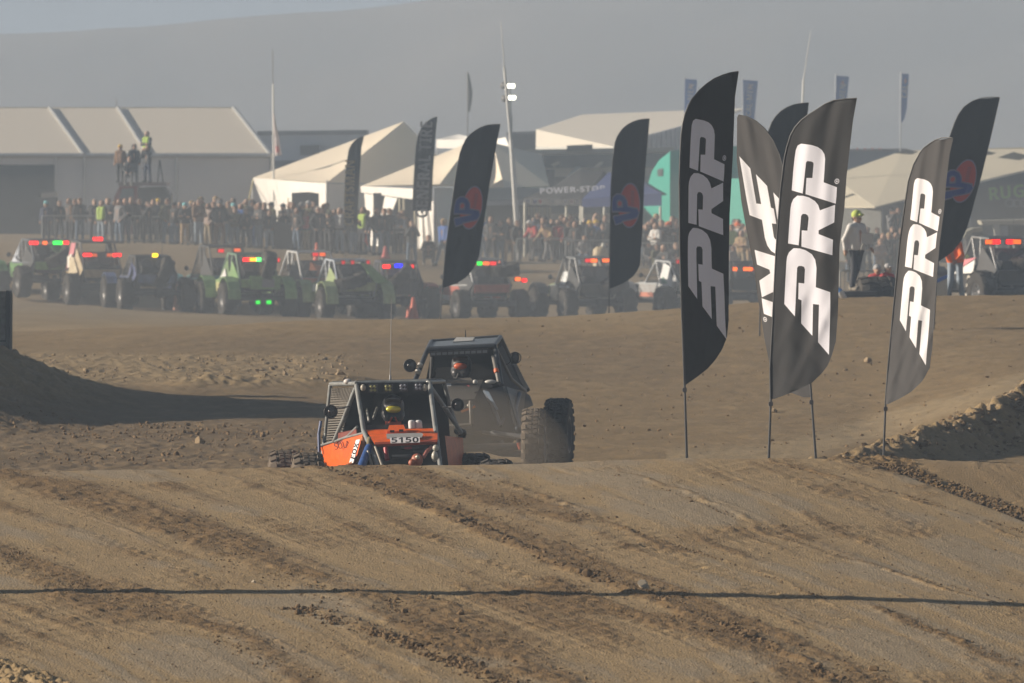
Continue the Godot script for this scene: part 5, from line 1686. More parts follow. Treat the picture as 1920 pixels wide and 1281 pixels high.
	racer(1262, 207, 0.75, "pale silver racer with an orange sill, half hidden by the tallest banner", {
		"col": D(0.459, 0.499, 0.54, 0.5), "acc": D(0.486, 0.513, 0.54, 0.5), "cage": M(0.459, 0.486, 0.513, 0.4), "top": 1.78,
		"sheets": [["white_sheet", [v(-0.74, 1.0, 0.35), v(-0.62, 1.72, 0.55), v(-0.62, 1.62, 0.95), v(-0.74, 1.0, 1.3)], M(0.675, 0.702, 0.716, 0.5)], ["green_patch", [v(-0.77, 1.08, 0.6), v(-0.72, 1.3, 0.65), v(-0.74, 1.1, 1.0)], M(0.257, 0.474, 0.36, 0.5)], ["orange_sill", [v(-0.76, 0.66, -0.8), v(-0.76, 0.80, -0.8), v(-0.76, 0.80, 0.1), v(-0.76, 0.66, 0.1)], M(0.592, 0.225, 0.148, 0.5)]],
		"lamps": [[-0.3, 1.76, 0.95, 0.1, red, 0.4]]})
	racer(1388, 210, 0.30, "dark racer with dim amber lamps, seen between the tallest and the upside down banner", {
		"col": D(0.03, 0.034, 0.04, 0.5), "cage": M(0.06, 0.065, 0.07, 0.5), "top": 1.6,
		"lamps": [[-0.42, 1.42, 1.05, 0.07, amber, 1.8], [0.0, 1.42, 1.05, 0.16, amber, 1.8], [0.30, 1.42, 1.05, 0.10, red, 1.0]]})
	racer(1862, 170, 0.62, "black racer with red and white nose sheet and big tyres, rightmost of the row", {
		"col": D(0.04, 0.041, 0.044, 0.5), "acc": D(0.05, 0.05, 0.053, 0.5), "cage": M(0.24, 0.245, 0.25, 0.4, 0.3), "top": 1.95, "tyre": 0.58,
		"sheets": [["red_sheet", [v(-0.78, 1.02, -1.1), v(-0.74, 1.34, -0.55), v(-0.74, 1.44, 0.5), v(-0.78, 1.2, -0.2)], M(0.597, 0.195, 0.225, 0.5)], ["white_sheet", [v(-0.79, 1.0, -0.85), v(-0.785, 1.18, -0.2), v(-0.78, 1.38, 0.5), v(-0.79, 1.04, 0.4)], M(0.702, 0.716, 0.716, 0.5)], ["tan_skid", [v(-0.80, 0.45, 0.0), v(-0.80, 0.98, 0.15), v(-0.80, 0.92, 0.62), v(-0.80, 0.42, 0.7)], M(0.475, 0.454, 0.392, 0.6)]],
		"spare": [0.35, 1.35, 1.35, 0.25, 0.35],
		"lamps": [[-0.62, 1.84, 0.95, 0.10, amber, 1.2], [-0.42, 1.84, 0.95, 0.13, red, 2.2], [-0.02, 1.84, 0.95, 0.10, red, 2.2], [0.18, 1.84, 0.95, 0.12, amber, 1.2]]})
	# the tyres of a racer that hides behind the berm
	var t := thing("stacked_tyre", "large knobbly tyre lying behind the berm between two lettered banners", "tyre", on_ground(1640, 137.5) + v(0, 0.0, 0))
	var m := obj("tread", tyre_mesh(0.62, 0.55, 30), D(0.06, 0.056, 0.05, 0.95, 0.0, 1.2), t)
	m.transform = Transform3D(Basis(Vector3.UP, 0.15), v(0.05, 0.12, 0.0))
	m.scale = Vector3(1.6, 0.9, 0.9)

# ---------------------------------------------------------------- the two buggies coming over the jump
var car_at := Vector3.ZERO

func c(px: float, py: float, d: float) -> Vector3:
	return P(px, py, d) - car_at

func bars(o: Node3D, called: String, m: Material, runs: Array, r: float) -> MeshInstance3D:
	var last: MeshInstance3D
	for run in runs:
		var st := mb()
		var pts := []
		for p in run:
			pts.append(c(p[0], p[1], p[2]))
		path(st, pts, r, 10)
		last = obj(called, st, m, o)
	return last

func sheet_part(o: Node3D, called: String, m: Material, pts: Array, thick := 0.02) -> MeshInstance3D:
	var st := mb()
	var q := []
	for p in pts:
		q.append(c(p[0], p[1], p[2]))
	plate(st, q, thick)
	return obj(called, st, m, o)

func quad_part(o: Node3D, called: String, m: Material, pts: Array) -> MeshInstance3D:
	# a thin sheet whose four corners need not lie in one plane, with a slight crown
	var q := []
	for p in pts:
		q.append(c(p[0], p[1], p[2]))
	var n := (q[1] - q[0] as Vector3).cross(q[3] - q[0]).normalized()
	if n.z < -0.2 or (absf(n.z) <= 0.2 and n.y < 0.0):
		n = -n
	var pos := PackedVector3Array()
	var uv := PackedVector2Array()
	for i in 9:
		for j in 9:
			var a := i / 8.0
			var b := j / 8.0
			pos.append((q[0] as Vector3).lerp(q[1], b).lerp((q[3] as Vector3).lerp(q[2], b), a) + n * 0.05 * a * (1.0 - a) * b * (1.0 - b) * 4.0)
			uv.append(Vector2(b, a))
	return obj(called, grid_mesh(pos, uv, 9, 9), m, o)

func hero_wheel(o: Node3D, px: float, py: float, d: float, r: float, w: float, yaw: float, rim: Material, rubber: Material) -> void:
	var t := obj("wheel", tyre_mesh(r, w, 44), rubber, o)
	t.position = c(px, py, d)
	t.rotation.y = yaw
	obj("rim", rim_mesh(r * 0.5), rim, t)

func mirror(o: Node3D, px: float, py: float, d: float, rx: float, ry: float, arm: Array) -> void:
	var st := mb()
	var at := c(px, py, d)
	ball(st, at - v(0, 0, 0.02), v(rx, ry, 0.05), 18, 8)
	lathe(st, Transform3D(frame_of(Vector3.ZERO, v(0, 0, 1)).scaled_local(v(1, 1, 1)), at), [Vector2(-0.02, ry * 0.98), Vector2(0.02, ry * 1.04), Vector2(0.035, ry * 0.98), Vector2(0.02, ry * 0.86)], 22)
	var m := obj("mirror", st, M(0.05, 0.052, 0.055, 0.35), o)
	st = mb()
	var pts := []
	for p in arm:
		pts.append(c(p[0], p[1], p[2]))
	path(st, pts, 0.009, 6)
	obj("stay", st, M(0.08, 0.08, 0.085, 0.5), m)
	st = mb()
	ball(st, at + v(-rx * 0.25, ry * 0.1, 0.035), v(rx * 0.16, ry * 0.16, 0.02), 8, 6)
	obj("chrome_bolt", st, M(0.6, 0.6, 0.6, 0.2, 0.8), m)

func driver(called_label: String, at: Vector3, turn: float, shell: Material, visor: Material, suit: Material, trim: Material, scale_ := 1.0) -> Node3D:
	# seated figure: trunk, arms to the wheel, neck and a full face helmet
	var o := thing("person", called_label, "person", at, turn)
	o.scale = Vector3.ONE * scale_
	var body := nets([
		[v(-0.13, -0.36, -0.03), v(0.13, -0.36, -0.03), 0.15, 0.15], [v(-0.09, -0.62, 0.0), v(0.09, -0.62, 0.0), 0.14, 0.14],
		[v(0, -0.16, -0.01), v(0, -0.05, 0.0), 0.065, 0.06], [v(0, 0.0, 0.0), v(0, 0.06, 0.01), 0.10, 0.10],
		[v(-0.21, -0.28, -0.03), v(-0.30, -0.50, 0.12), 0.075, 0.055], [v(-0.30, -0.50, 0.12), v(-0.16, -0.46, 0.38), 0.052, 0.04],
		[v(0.21, -0.28, -0.03), v(0.30, -0.50, 0.12), 0.075, 0.055], [v(0.30, -0.50, 0.12), v(0.16, -0.46, 0.38), 0.052, 0.04],
		[v(-0.11, -0.70, 0.05), v(-0.14, -0.66, 0.45), 0.10, 0.075], [v(0.11, -0.70, 0.05), v(0.14, -0.66, 0.45), 0.10, 0.075]], 0.022, 0.04)
	obj("body", body, suit, o)
	for s in [-1.0, 1.0]:
		var hand := [[v(s * 0.16, -0.46, 0.38), v(s * 0.13, -0.44, 0.43), 0.036, 0.034]]
		for k in 4:
			var z0 := 0.40 + k * 0.016
			hand.append([v(s * 0.12, -0.43, z0), v(s * 0.085, -0.43, z0 + 0.012), 0.0105, 0.0098])
			hand.append([v(s * 0.085, -0.43, z0 + 0.012), v(s * (0.075 - k * 0.003), -0.455, z0 + 0.004), 0.0098, 0.0088])
		hand.append([v(s * 0.15, -0.43, 0.40), v(s * 0.115, -0.405, 0.42), 0.012, 0.010])
		obj("glove", nets(hand, 0.006, 0.012), M(0.03, 0.03, 0.032, 0.8), o)
	var helm := nets([
		[v(0, 0.045, -0.015), v(0, 0.065, -0.02), 0.142, 0.142], [v(-0.05, -0.075, 0.07), v(0.05, -0.075, 0.07), 0.075, 0.075],
		[v(-0.095, -0.04, 0.02), v(-0.07, -0.07, 0.09), 0.055, 0.05], [v(0.095, -0.04, 0.02), v(0.07, -0.07, 0.09), 0.055, 0.05],
		[v(-0.10, 0.15, 0.12), v(0.10, 0.15, 0.12), 0.016, 0.016], [v(-0.08, 0.155, 0.18), v(0.08, 0.155, 0.18), 0.012, 0.012], [v(-0.09, 0.13, 0.08), v(0.09, 0.13, 0.08), 0.025, 0.025]], 0.014, 0.03)
	obj("helmet", helm, shell, o)
	var st := mb()
	ball(st, v(0, 0.028, 0.105), v(0.095, 0.052, 0.05), 18, 10)
	obj("goggle_lens", st, visor, o)
	st = mb()
	for i in 20:
		var a0 := TAU * i / 20.0
		var a1 := TAU * (i + 1) / 20.0
		tube(st, v(cos(a0) * 0.098, 0.028 + sin(a0) * 0.056, 0.125 - 0.05 * cos(a0) * cos(a0)), v(cos(a1) * 0.098, 0.028 + sin(a1) * 0.056, 0.125 - 0.05 * cos(a1) * cos(a1)), 0.011, 0.011, 6, false)
	obj("goggle_frame", st, M(0.03, 0.03, 0.032, 0.5), o)
	st = mb()
	for s in [-1.0, 1.0]:
		tube(st, v(s * 0.055, -0.15, 0.12), v(s * 0.02, -0.07, 0.15), 0.012, 0.012, 6)
		tube(st, v(s * 0.13, -0.20, 0.09), v(s * 0.07, -0.55, 0.16), 0.03, 0.03, 6)
	tube(st, v(-0.10, -0.16, 0.09), v(0.10, -0.16, 0.09), 0.045, 0.045, 8)
	obj("harness", st, trim, o)
	return o

func build_hero_cars() -> void:
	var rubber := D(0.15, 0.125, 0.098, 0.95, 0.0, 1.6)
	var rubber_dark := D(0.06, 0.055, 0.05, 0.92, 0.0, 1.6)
	var black := M(0.018, 0.019, 0.02, 0.6)
	var soot := D(0.028, 0.029, 0.03, 0.7, 0.0, 1.5)
	var orange := D(0.88, 0.15, 0.012, 0.38, 0.0, 1.1)
	var steel := D(0.30, 0.33, 0.345, 0.4, 0.1, 1.2)
	var rim := M(0.10, 0.10, 0.105, 0.4, 0.5)
	# ---- orange buggy
	car_at = on_ground(735, 71.3)
	var o := thing("rock_buggy", "orange panelled tube frame buggy with number 5150 cresting the jump", "off-road racer", car_at)
	hero_wheel(o, 577, 924, 70.0, 0.50, 0.36, PI + 0.10, rim, rubber)
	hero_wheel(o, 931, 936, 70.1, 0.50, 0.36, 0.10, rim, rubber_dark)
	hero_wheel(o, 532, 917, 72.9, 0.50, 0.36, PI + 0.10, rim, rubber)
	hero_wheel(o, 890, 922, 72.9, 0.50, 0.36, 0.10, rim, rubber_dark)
	bars(o, "front_hoop", steel, [
		[[715, 905, 70.2], [704, 858, 70.5], [682, 809, 71.2], [676, 770, 71.55], [668.5, 723, 71.9], [672, 718.5, 71.95], [801, 716, 71.95], [806, 719, 71.9], [811, 762, 71.55], [816.5, 803, 71.2], [821, 840, 70.7], [830, 905, 70.2]]], 0.030)
	bars(o, "side_frame", steel, [
		[[667, 727, 71.9], [646, 782, 72.1], [626, 829, 72.3]], [[808, 727, 71.9], [836, 768, 72.1], [865, 812, 72.3]]], 0.029)
	bars(o, "rear_hoop", steel, [
		[[603, 868, 73.0], [611, 812, 73.0], [619.5, 724, 72.9], [622, 720, 72.9], [829, 714.5, 72.9], [833, 718, 72.9], [846, 770, 73.0], [862, 815, 73.0], [868, 868, 73.0]],
		[[620, 720.5, 72.9], [669, 719, 71.9]], [[832, 715.5, 72.9], [805, 717, 71.9]]], 0.027)
	bars(o, "door_bar", steel, [[[600, 836, 73.0], [640, 823, 72.1], [681, 812, 71.2]], [[626, 829, 72.3], [652, 818, 71.9], [670, 800, 71.6]]], 0.016)
	sheet_part(o, "roof_panel", black, [[670, 716.5, 71.95], [804, 714.5, 71.95], [830, 712.5, 72.85], [623, 717.5, 72.85]], 0.02)
	sheet_part(o, "roof_visor", D(0.07, 0.075, 0.08, 0.5), [[622, 719.5, 72.8], [668, 717, 71.98], [668, 721.5, 71.98], [622, 724.5, 72.8]], 0.02)
	# lamp bar under the front of the roof
	sheet_part(o, "lamp_bar", black, [[676, 719, 71.86], [801, 716.5, 71.86], [801, 736, 71.86], [676, 738, 71.86]], 0.08)
	for k in 4:
		var x: float = [699.5, 728.0, 756.0, 784.5][k]
		var y: float = [728.5, 728.0, 726.5, 725.5][k]
		var st := mb()
		box(st, c(x, y, 71.76), v(0.115, 0.105, 0.05))
		var l := obj("roof_lamp", st, M(0.05, 0.05, 0.055, 0.4), o)
		st = mb()
		for i in 2:
			for j in 2:
				ball(st, c(x + (i - 0.5) * 6.6, y + (j - 0.5) * 6.0, 71.725), v(0.022, 0.020, 0.012), 10, 6)
		obj("lens", st, M(0.34, 0.33, 0.14, 0.25) if k < 2 else M(0.30, 0.32, 0.37, 0.25), l)
	for k in [[681, 727], [797, 727]]:
		var st := mb()
		ball(st, c(k[0], k[1], 71.74), v(0.035, 0.045, 0.035), 10, 6)
		obj("side_marker", st, M(0.38, 0.36, 0.30, 0.4), o)
	var st := mb()
	ball(st, c(652, 715.5, 72.2), v(0.052, 0.036, 0.05), 14, 8)
	obj("gps_dome", st, M(0.62, 0.58, 0.56, 0.5), o)
	st = mb()
	tube(st, c(732, 716, 72.3), c(732, 703, 72.3), 0.018, 0.012, 8)
	tube(st, c(732, 703, 72.3), c(734, 560, 72.3), 0.0065, 0.003, 6)
	obj("whip_aerial", st, M(0.34, 0.34, 0.35, 0.4), o)
	# painted panels
	quad_part(o, "hood", orange, [[686, 806, 71.25], [821, 803, 71.25], [820, 829, 70.55], [703, 834, 70.55]])
	sheet_part(o, "hood_edge", D(0.34, 0.06, 0.02, 0.5), [[703, 833.5, 70.54], [820, 828.5, 70.54], [820, 833, 70.56], [705, 838, 70.56]], 0.05)
	sheet_part(o, "hood_scoop", orange, [[730, 797, 71.15], [757, 796.5, 71.15], [761, 808, 70.95], [726, 809, 70.95]], 0.16)
	for k in [[735.5, 808.8], [752.5, 807.4]]:
		st = mb()
		box(st, c(k[0], k[1], 70.92), v(0.055, 0.03, 0.03))
		obj("hood_latch", st, black, o)
	sheet_part(o, "sponsor_strip", M(0.30, 0.30, 0.30, 0.5), [[724.5, 813.3, 70.84], [791, 811.5, 70.84], [793.5, 815, 70.76], [790, 820.5, 70.66], [725.5, 822.5, 70.66]], 0.006)
	sheet_part(o, "number_plate", M(0.72, 0.71, 0.74, 0.5), [[731, 821, 70.56], [787, 819.5, 70.56], [787.5, 829.5, 70.46], [732.5, 831, 70.46]], 0.006)
	text_on(o, "number", "5150", 0.066, c(759.5, 825.2, 70.46), Basis(Vector3.BACK, 0.02) * Basis(Vector3.RIGHT, -0.3), M(0.015, 0.015, 0.02, 0.6), true, 1.75)
	var side := quad_part(o, "side_panel", orange, [[601, 835, 73.0], [681, 812, 71.2], [656, 905, 71.2], [611, 905, 73.0]])
	text_on(o, "side_lettering", "SOLAR", 0.085, c(645, 834, 71.83), Basis(Vector3.BACK, 0.27) * Basis(Vector3.UP, -0.93), M(0.16, 0.03, 0.02, 0.6), false, 1.3)
	sheet_part(o, "white_strip", M(0.70, 0.70, 0.70, 0.5), [[667.5, 825, 71.14], [675, 823.5, 70.90], [662, 868, 70.80], [654.5, 868, 71.02]], 0.008)
	text_on(o, "strip_lettering", "FOX", 0.05, c(665, 846, 70.78), Basis(Vector3.BACK, 1.3), M(0.12, 0.13, 0.15, 0.6), true, 1.6)
	bars(o, "bumper_tube", D(0.42, 0.15, 0.05, 0.5), [[[681, 822, 71.05], [680, 838, 70.95], [674, 855, 70.9], [662, 869, 70.9], [648, 876, 70.9]]], 0.030)
	quad_part(o, "right_side_panel", D(0.60, 0.125, 0.03, 0.45), [[834, 817, 71.3], [868, 821, 72.9], [872, 905, 72.9], [845, 905, 71.3]])  # same orange, darkened for the side turned from the sun
	bars(o, "right_bracket", black, [[[858, 808, 72.4], [868, 812, 72.6], [866, 820, 72.6]]], 0.05)
	# nets and the dark cabin
	st = mb()
	for k in 15:
		var t := k / 14.0
		tube(st, c(lerpf(623, 663, t), 728, 72.7 - t * 0.7), c(lerpf(613, 640, t), 826, 72.8 - t * 0.5), 0.010, 0.010, 5, false)
	for k in 22:
		var t := k / 21.0
		tube(st, c(lerpf(623, 613, t), lerpf(730, 824, t), 72.72), c(lerpf(663, 640, t), lerpf(728, 822, t), 72.1), 0.009, 0.009, 5, false)
	obj("window_net", st, M(0.17, 0.155, 0.135, 0.9), o)
	sheet_part(o, "firewall", black, [[626, 745, 73.05], [838, 742, 73.05], [850, 905, 73.05], [612, 905, 73.05]], 0.03)
	sheet_part(o, "rear_screen", M(0.03, 0.03, 0.032, 0.9), [[668, 722, 72.95], [828, 718, 72.95], [838, 745, 73.0], [662, 747, 73.0]], 0.02)
	sheet_part(o, "dashboard", soot, [[682, 797, 71.32], [816, 794, 71.32], [818, 806, 71.28], [684, 809, 71.28]], 0.25)
	sheet_part(o, "floor_pan", black, [[612, 905, 73.0], [660, 905, 70.6], [830, 905, 70.6], [868, 905, 73.0]], 0.03)
	for x in [[700, 748, 738], [766, 812, 741]]:
		sheet_part(o, "seat", M(0.026, 0.026, 0.028, 0.9), [[x[0], x[2], 72.6], [x[1], x[2] - 1, 72.6], [x[1] + 2, 815, 72.4], [x[0] - 2, 815, 72.4]], 0.14)
	bars(o, "seat_strap", M(0.30, 0.30, 0.28, 0.8), [[[688, 768, 72.2], [692, 790, 71.9]], [[707, 765, 72.2], [700, 785, 71.9]]], 0.016)
	sheet_part(o, "left_door_lining", D(0.20, 0.035, 0.02, 0.6), [[634, 812, 72.2], [668, 805, 71.6], [672, 845, 71.5], [634, 850, 72.2]], 0.02)
	for k in [[773, 0.045], [786, 0.042]]:
		st = mb()
		tube(st, c(k[0], 803, 71.05), c(k[0] - 1, 791, 71.05), k[1], k[1], 12)
		ball(st, c(k[0] - 1, 790.5, 71.05), v(k[1] * 0.95, 0.02, k[1] * 0.95), 12, 6)
		obj("white_bottle", st, M(0.66, 0.66, 0.67, 0.4), o)
	# what hangs under the hood
	sheet_part(o, "nose_box", black, [[706, 836, 70.75], [822, 831, 70.75], [826, 905, 70.75], [712, 905, 70.75]], 0.9)
	bars(o, "front_axle", M(0.05, 0.05, 0.055, 0.5, 0.4), [[[577, 922, 70.0], [755, 905, 70.0], [931, 934, 70.1]]], 0.06)
	bars(o, "left_shock", M(0.035, 0.085, 0.26, 0.35), [[[692, 839, 70.75], [682, 864, 70.4], [672, 890, 70.15]]], 0.052)
	bars(o, "shock_shaft", M(0.30, 0.26, 0.16, 0.35, 0.4), [[[693, 822, 70.9], [691, 840, 70.75]]], 0.03)
	bars(o, "strut", D(0.32, 0.31, 0.28, 0.4, 0.2), [[[704, 838, 70.5], [718, 876, 70.2]], [[690, 846, 70.55], [702, 890, 70.3]]], 0.018)
	bars(o, "red_ram", M(0.34, 0.035, 0.05, 0.4), [[[723, 840, 70.7], [726, 862, 70.6]]], 0.030)
	bars(o, "winch_rail", M(0.10, 0.11, 0.12, 0.4, 0.4), [[[752, 840, 70.66], [785, 838.5, 70.66]], [[774, 847, 70.62], [822, 844, 70.62]], [[735, 857, 70.6], [772, 856, 70.6]]], 0.026)
	sheet_part(o, "winch_label", M(0.28, 0.05, 0.08, 0.5), [[758, 838, 70.58], [772, 837.5, 70.58], [772, 842, 70.58], [758, 842.5, 70.58]], 0.01)
	st = mb()
	ball(st, c(782, 863, 70.35), v(0.075, 0.085, 0.07), 12, 8)
	ball(st, c(773, 868, 70.3), v(0.05, 0.05, 0.05), 10, 6)
	obj("steering_knuckle", st, D(0.42, 0.12, 0.06, 0.5), o)
	st = mb()
	ball(st, c(783, 857, 70.27), v(0.028, 0.028, 0.025), 10, 6)
	obj("ball_joint", st, M(0.5, 0.48, 0.4, 0.35, 0.4), o)
	bars(o, "steering_arm", D(0.40, 0.15, 0.13, 0.5), [[[794, 858, 70.35], [800, 847, 70.4], [809, 838, 70.5]]], 0.022)
	st = mb()
	ball(st, c(815, 856, 70.35), v(0.04, 0.07, 0.05), 10, 8)
	ball(st, c(817, 840, 70.4), v(0.04, 0.04, 0.05), 10, 8)
	obj("oil_reservoir", st, M(0.42, 0.41, 0.36, 0.35), o)
	mirror(o, 620.5, 772, 71.5, 0.088, 0.085, [[625, 766, 71.5], [642, 765, 71.7], [655, 762, 71.9]])
	mirror(o, 858, 759, 71.4, 0.080, 0.082, [[850, 762, 71.4], [835, 764, 71.7], [826, 762, 71.95]])
	bars(o, "blue_hose", M(0.05, 0.08, 0.20, 0.5), [[[602, 790, 73.05], [598, 815, 73.0], [599, 848, 72.9]]], 0.02)
	driver("helmeted driver with yellow goggles at the wheel of the orange buggy", P(737, 771, 71.75), 0.06, M(0.022, 0.023, 0.026, 0.3), lamp_free(0.62, 0.55, 0.03), M(0.03, 0.03, 0.032, 0.85), M(0.45, 0.06, 0.02, 0.7))
	# ---- black buggy
	car_at = on_ground(900, 80.5)
	o = thing("rock_buggy", "dark blue grey roofed buggy with tall knobbly tyres following behind the orange one", "off-road racer", car_at)
	var slate := D(0.16, 0.20, 0.25, 0.42, 0.0, 1.0)
	var dusty := D(0.060, 0.058, 0.054, 0.6, 0.0, 0.9)
	hero_wheel(o, 1001, 834, 79.0, 0.51, 0.30, -0.06, rim, rubber)
	hero_wheel(o, 1047, 815, 82.0, 0.53, 0.34, -0.14, M(0.05, 0.05, 0.055, 0.5), D(0.035, 0.036, 0.038, 0.9, 0.0, 1.6))
	hero_wheel(o, 742, 846, 79.0, 0.51, 0.32, PI - 0.14, rim, rubber)
	hero_wheel(o, 792, 825, 82.0, 0.53, 0.38, PI - 0.24, rim, rubber_dark)
	quad_part(o, "roof_panel", slate, [[809, 640.5, 82.2], [938.5, 632, 82.2], [926, 648.5, 80.4], [801.5, 655, 80.4]])
	sheet_part(o, "roof_lip", D(0.05, 0.06, 0.075, 0.5), [[801, 655, 80.38], [926.5, 648.5, 80.38], [928, 655, 80.42], [800, 663, 80.42]], 0.06)
	bars(o, "roof_frame", D(0.05, 0.06, 0.075, 0.4), [
		[[738, 868, 79.2], [776, 720, 79.9], [798, 664, 80.35], [802, 656, 80.4], [926, 649, 80.4], [929, 655, 80.4], [940, 722, 79.9]],
		[[802, 656, 80.4], [809, 641, 82.2], [938, 632.5, 82.2], [926.5, 649, 80.4]],
		[[938, 632.5, 82.2], [962, 684, 82.6], [990, 732, 82.9]], [[929, 655, 80.4], [958, 712, 81.6], [984, 734, 82.6]]], 0.035)
	sheet_part(o, "lamp_bar", M(0.03, 0.031, 0.033, 0.4), [[806, 659.5, 80.3], [915, 653.5, 80.3], [915, 664, 80.3], [806, 669, 80.3]], 0.07)
	for k in 10:
		var x := 812.0 + k * 10.8
		sheet_part(o, "lamp_lens", M(0.20, 0.205, 0.21, 0.25), [[x - 4.4, 661.6 - k * 0.52, 80.22], [x + 4.4, 661.1 - k * 0.52, 80.22], [x + 4.4, 666.4 - k * 0.52, 80.22], [x - 4.4, 666.9 - k * 0.52, 80.22]], 0.02)
	sheet_part(o, "roof_beacon", M(0.46, 0.46, 0.45, 0.4), [[849, 640.5, 81.4], [886, 638.5, 81.4], [890, 632.5, 81.5], [856, 632.5, 81.5]], 0.14)
	st = mb()
	tube(st, c(873, 636, 81.8), c(872.5, 619, 81.8), 0.012, 0.006, 6)
	obj("whip_aerial", st, black, o)
	bars(o, "post_clamp", M(0.46, 0.45, 0.42, 0.4), [[[788.5, 683, 80.1], [787, 687, 80.08]], [[784.5, 695, 80.0], [783, 699, 79.98]]], 0.042)
	bars(o, "right_post", D(0.20, 0.20, 0.195, 0.4), [[[925, 669, 80.25], [931, 695, 80.0], [936, 718, 79.85]]], 0.030)
	bars(o, "orange_band", M(0.60, 0.12, 0.03, 0.5), [[[930, 693, 80.0], [931.5, 699, 79.96]]], 0.036)
	bars(o, "rear_hoop", M(0.035, 0.037, 0.04, 0.5), [[[812, 648, 82.1], [806, 760, 82.2]], [[936, 640, 82.1], [946, 740, 82.2]], [[808, 700, 82.15], [942, 690, 82.15]]], 0.032)
	sheet_part(o, "rear_screen", black, [[808, 665, 82.3], [938, 652, 82.3], [952, 745, 82.3], [790, 760, 82.3]], 0.03)
	for x in [[818, 850, 690], [882, 922, 682]]:
		sheet_part(o, "seat", M(0.024, 0.024, 0.026, 0.9), [[x[0], x[2], 81.4], [x[1], x[2] - 2, 81.4], [x[1] + 2, 740, 81.2], [x[0] - 2, 740, 81.2]], 0.14)
	# side window net, fin and body side
	sheet_part(o, "side_net", M(0.03, 0.033, 0.038, 0.9), [[931, 662, 80.5], [941, 645, 82.1], [962, 688, 82.45], [986, 733, 82.6], [958, 728, 81.2], [943, 722, 80.1]], 0.01)
	sheet_part(o, "fin", D(0.22, 0.27, 0.34, 0.45), [[963, 684, 82.3], [969, 683, 82.35], [991, 727, 82.7], [984, 734, 82.65]], 0.03)
	quad_part(o, "side_panel", D(0.030, 0.034, 0.042, 0.5), [[940, 723, 79.9], [986, 735, 82.4], [978, 806, 82.0], [960, 812, 79.6]])
	quad_part(o, "rear_fender", D(0.03, 0.032, 0.035, 0.6), [[984, 735, 82.5], [994, 742, 82.8], [1000, 760, 82.7], [978, 770, 82.3]])
	quad_part(o, "hood", dusty, [[806, 716, 80.0], [906, 712, 80.0], [890, 748, 79.0], [830, 752, 79.0]])
	sheet_part(o, "dash_shelf", D(0.16, 0.155, 0.145, 0.6), [[840, 712, 80.1], [882, 708, 80.1], [888, 716, 79.98], [834, 719, 79.98]], 0.2)
	sheet_part(o, "hood_print", M(0.30, 0.07, 0.075, 0.6), [[850, 724.5, 79.72], [880, 721.5, 79.72], [880, 726, 79.6], [850, 729, 79.6]], 0.006)
	sheet_part(o, "hood_badge", M(0.46, 0.46, 0.46, 0.6), [[834, 719.5, 79.8], [846, 719, 79.8], [846, 724, 79.7], [834, 725, 79.7]], 0.006)
	st = mb()
	ball(st, c(891, 716, 79.7), v(0.035, 0.032, 0.03), 10, 6)
	ball(st, c(920, 716, 79.85), v(0.085, 0.03, 0.05), 10, 6)
	obj("pale_cap", st, M(0.5, 0.5, 0.48, 0.4), o)
	quad_part(o, "nose_panel", D(0.04, 0.04, 0.04, 0.6), [[830, 752, 79.0], [890, 748, 79.0], [884, 800, 78.9], [836, 806, 78.9]])
	quad_part(o, "flank_panel", D(0.035, 0.036, 0.039, 0.6), [[890, 735, 79.3], [942, 724, 79.9], [968, 812, 79.3], [886, 806, 78.95]])
	bars(o, "flank_brace", D(0.10, 0.13, 0.18, 0.4), [[[909, 732, 79.3], [924, 760, 79.2], [938, 798, 79.1]], [[974, 738, 80.6], [966, 770, 79.9], [974, 808, 79.3]], [[938, 798, 79.1], [944, 785, 79.2]]], 0.030)
	sheet_part(o, "blue_flash", M(0.16, 0.22, 0.31, 0.5), [[908, 733, 79.22], [916, 734, 79.2], [934, 768, 79.1], [930, 768, 79.12]], 0.01)
	sheet_part(o, "body_flank_rear", D(0.075, 0.09, 0.115, 0.5), [[950, 725, 79.95], [968, 732, 80.8], [978, 800, 79.9], [974, 806, 79.4]], 0.02)
	for k in [[867, 762.5], [881, 761]]:
		st = mb()
		ball(st, c(k[0], k[1], 78.85), v(0.045, 0.035, 0.03), 12, 8)
		obj("fog_lamp", st, M(0.30, 0.28, 0.25, 0.3), o)
	sheet_part(o, "orange_trim", M(0.62, 0.18, 0.02, 0.5), [[863, 770, 78.86], [890, 760, 78.86], [892, 764, 78.86], [866, 774, 78.86]], 0.012)
	bars(o, "front_bumper", D(0.12, 0.115, 0.105, 0.5), [[[882, 752, 78.8], [883, 775, 78.75], [884, 795, 78.75]], [[836, 800, 78.8], [884, 796, 78.75]]], 0.024)
	sheet_part(o, "belly_box", black, [[838, 806, 79.1], [905, 806, 79.1], [972, 815, 79.8], [960, 832, 80.0], [850, 838, 79.2]], 0.6)
	bars(o, "upper_arm", D(0.16, 0.175, 0.20, 0.4, 0.2), [[[906, 809, 79.2], [940, 814, 79.05], [978, 819, 78.95]]], 0.036)
	bars(o, "lower_arm", D(0.08, 0.078, 0.075, 0.5), [[[900, 840, 79.2], [940, 850, 79.05], [985, 852, 79.0]], [[925, 838, 79.4], [950, 848, 79.1]]], 0.045)
	bars(o, "front_axle", D(0.07, 0.068, 0.065, 0.5), [[[742, 846, 79.0], [1001, 836, 79.0]]], 0.055)
	bars(o, "red_link", M(0.42, 0.09, 0.05, 0.5), [[[972, 830, 78.95], [976, 842, 78.95]]], 0.03)
	bars(o, "coil_shock", M(0.05, 0.055, 0.06, 0.4), [[[972, 806, 79.6], [976, 835, 79.05]], [[940, 830, 79.2], [948, 846, 79.1]]], 0.05)
	st = mb()
	ball(st, c(970, 806, 79.1), v(0.055, 0.06, 0.05), 10, 8)
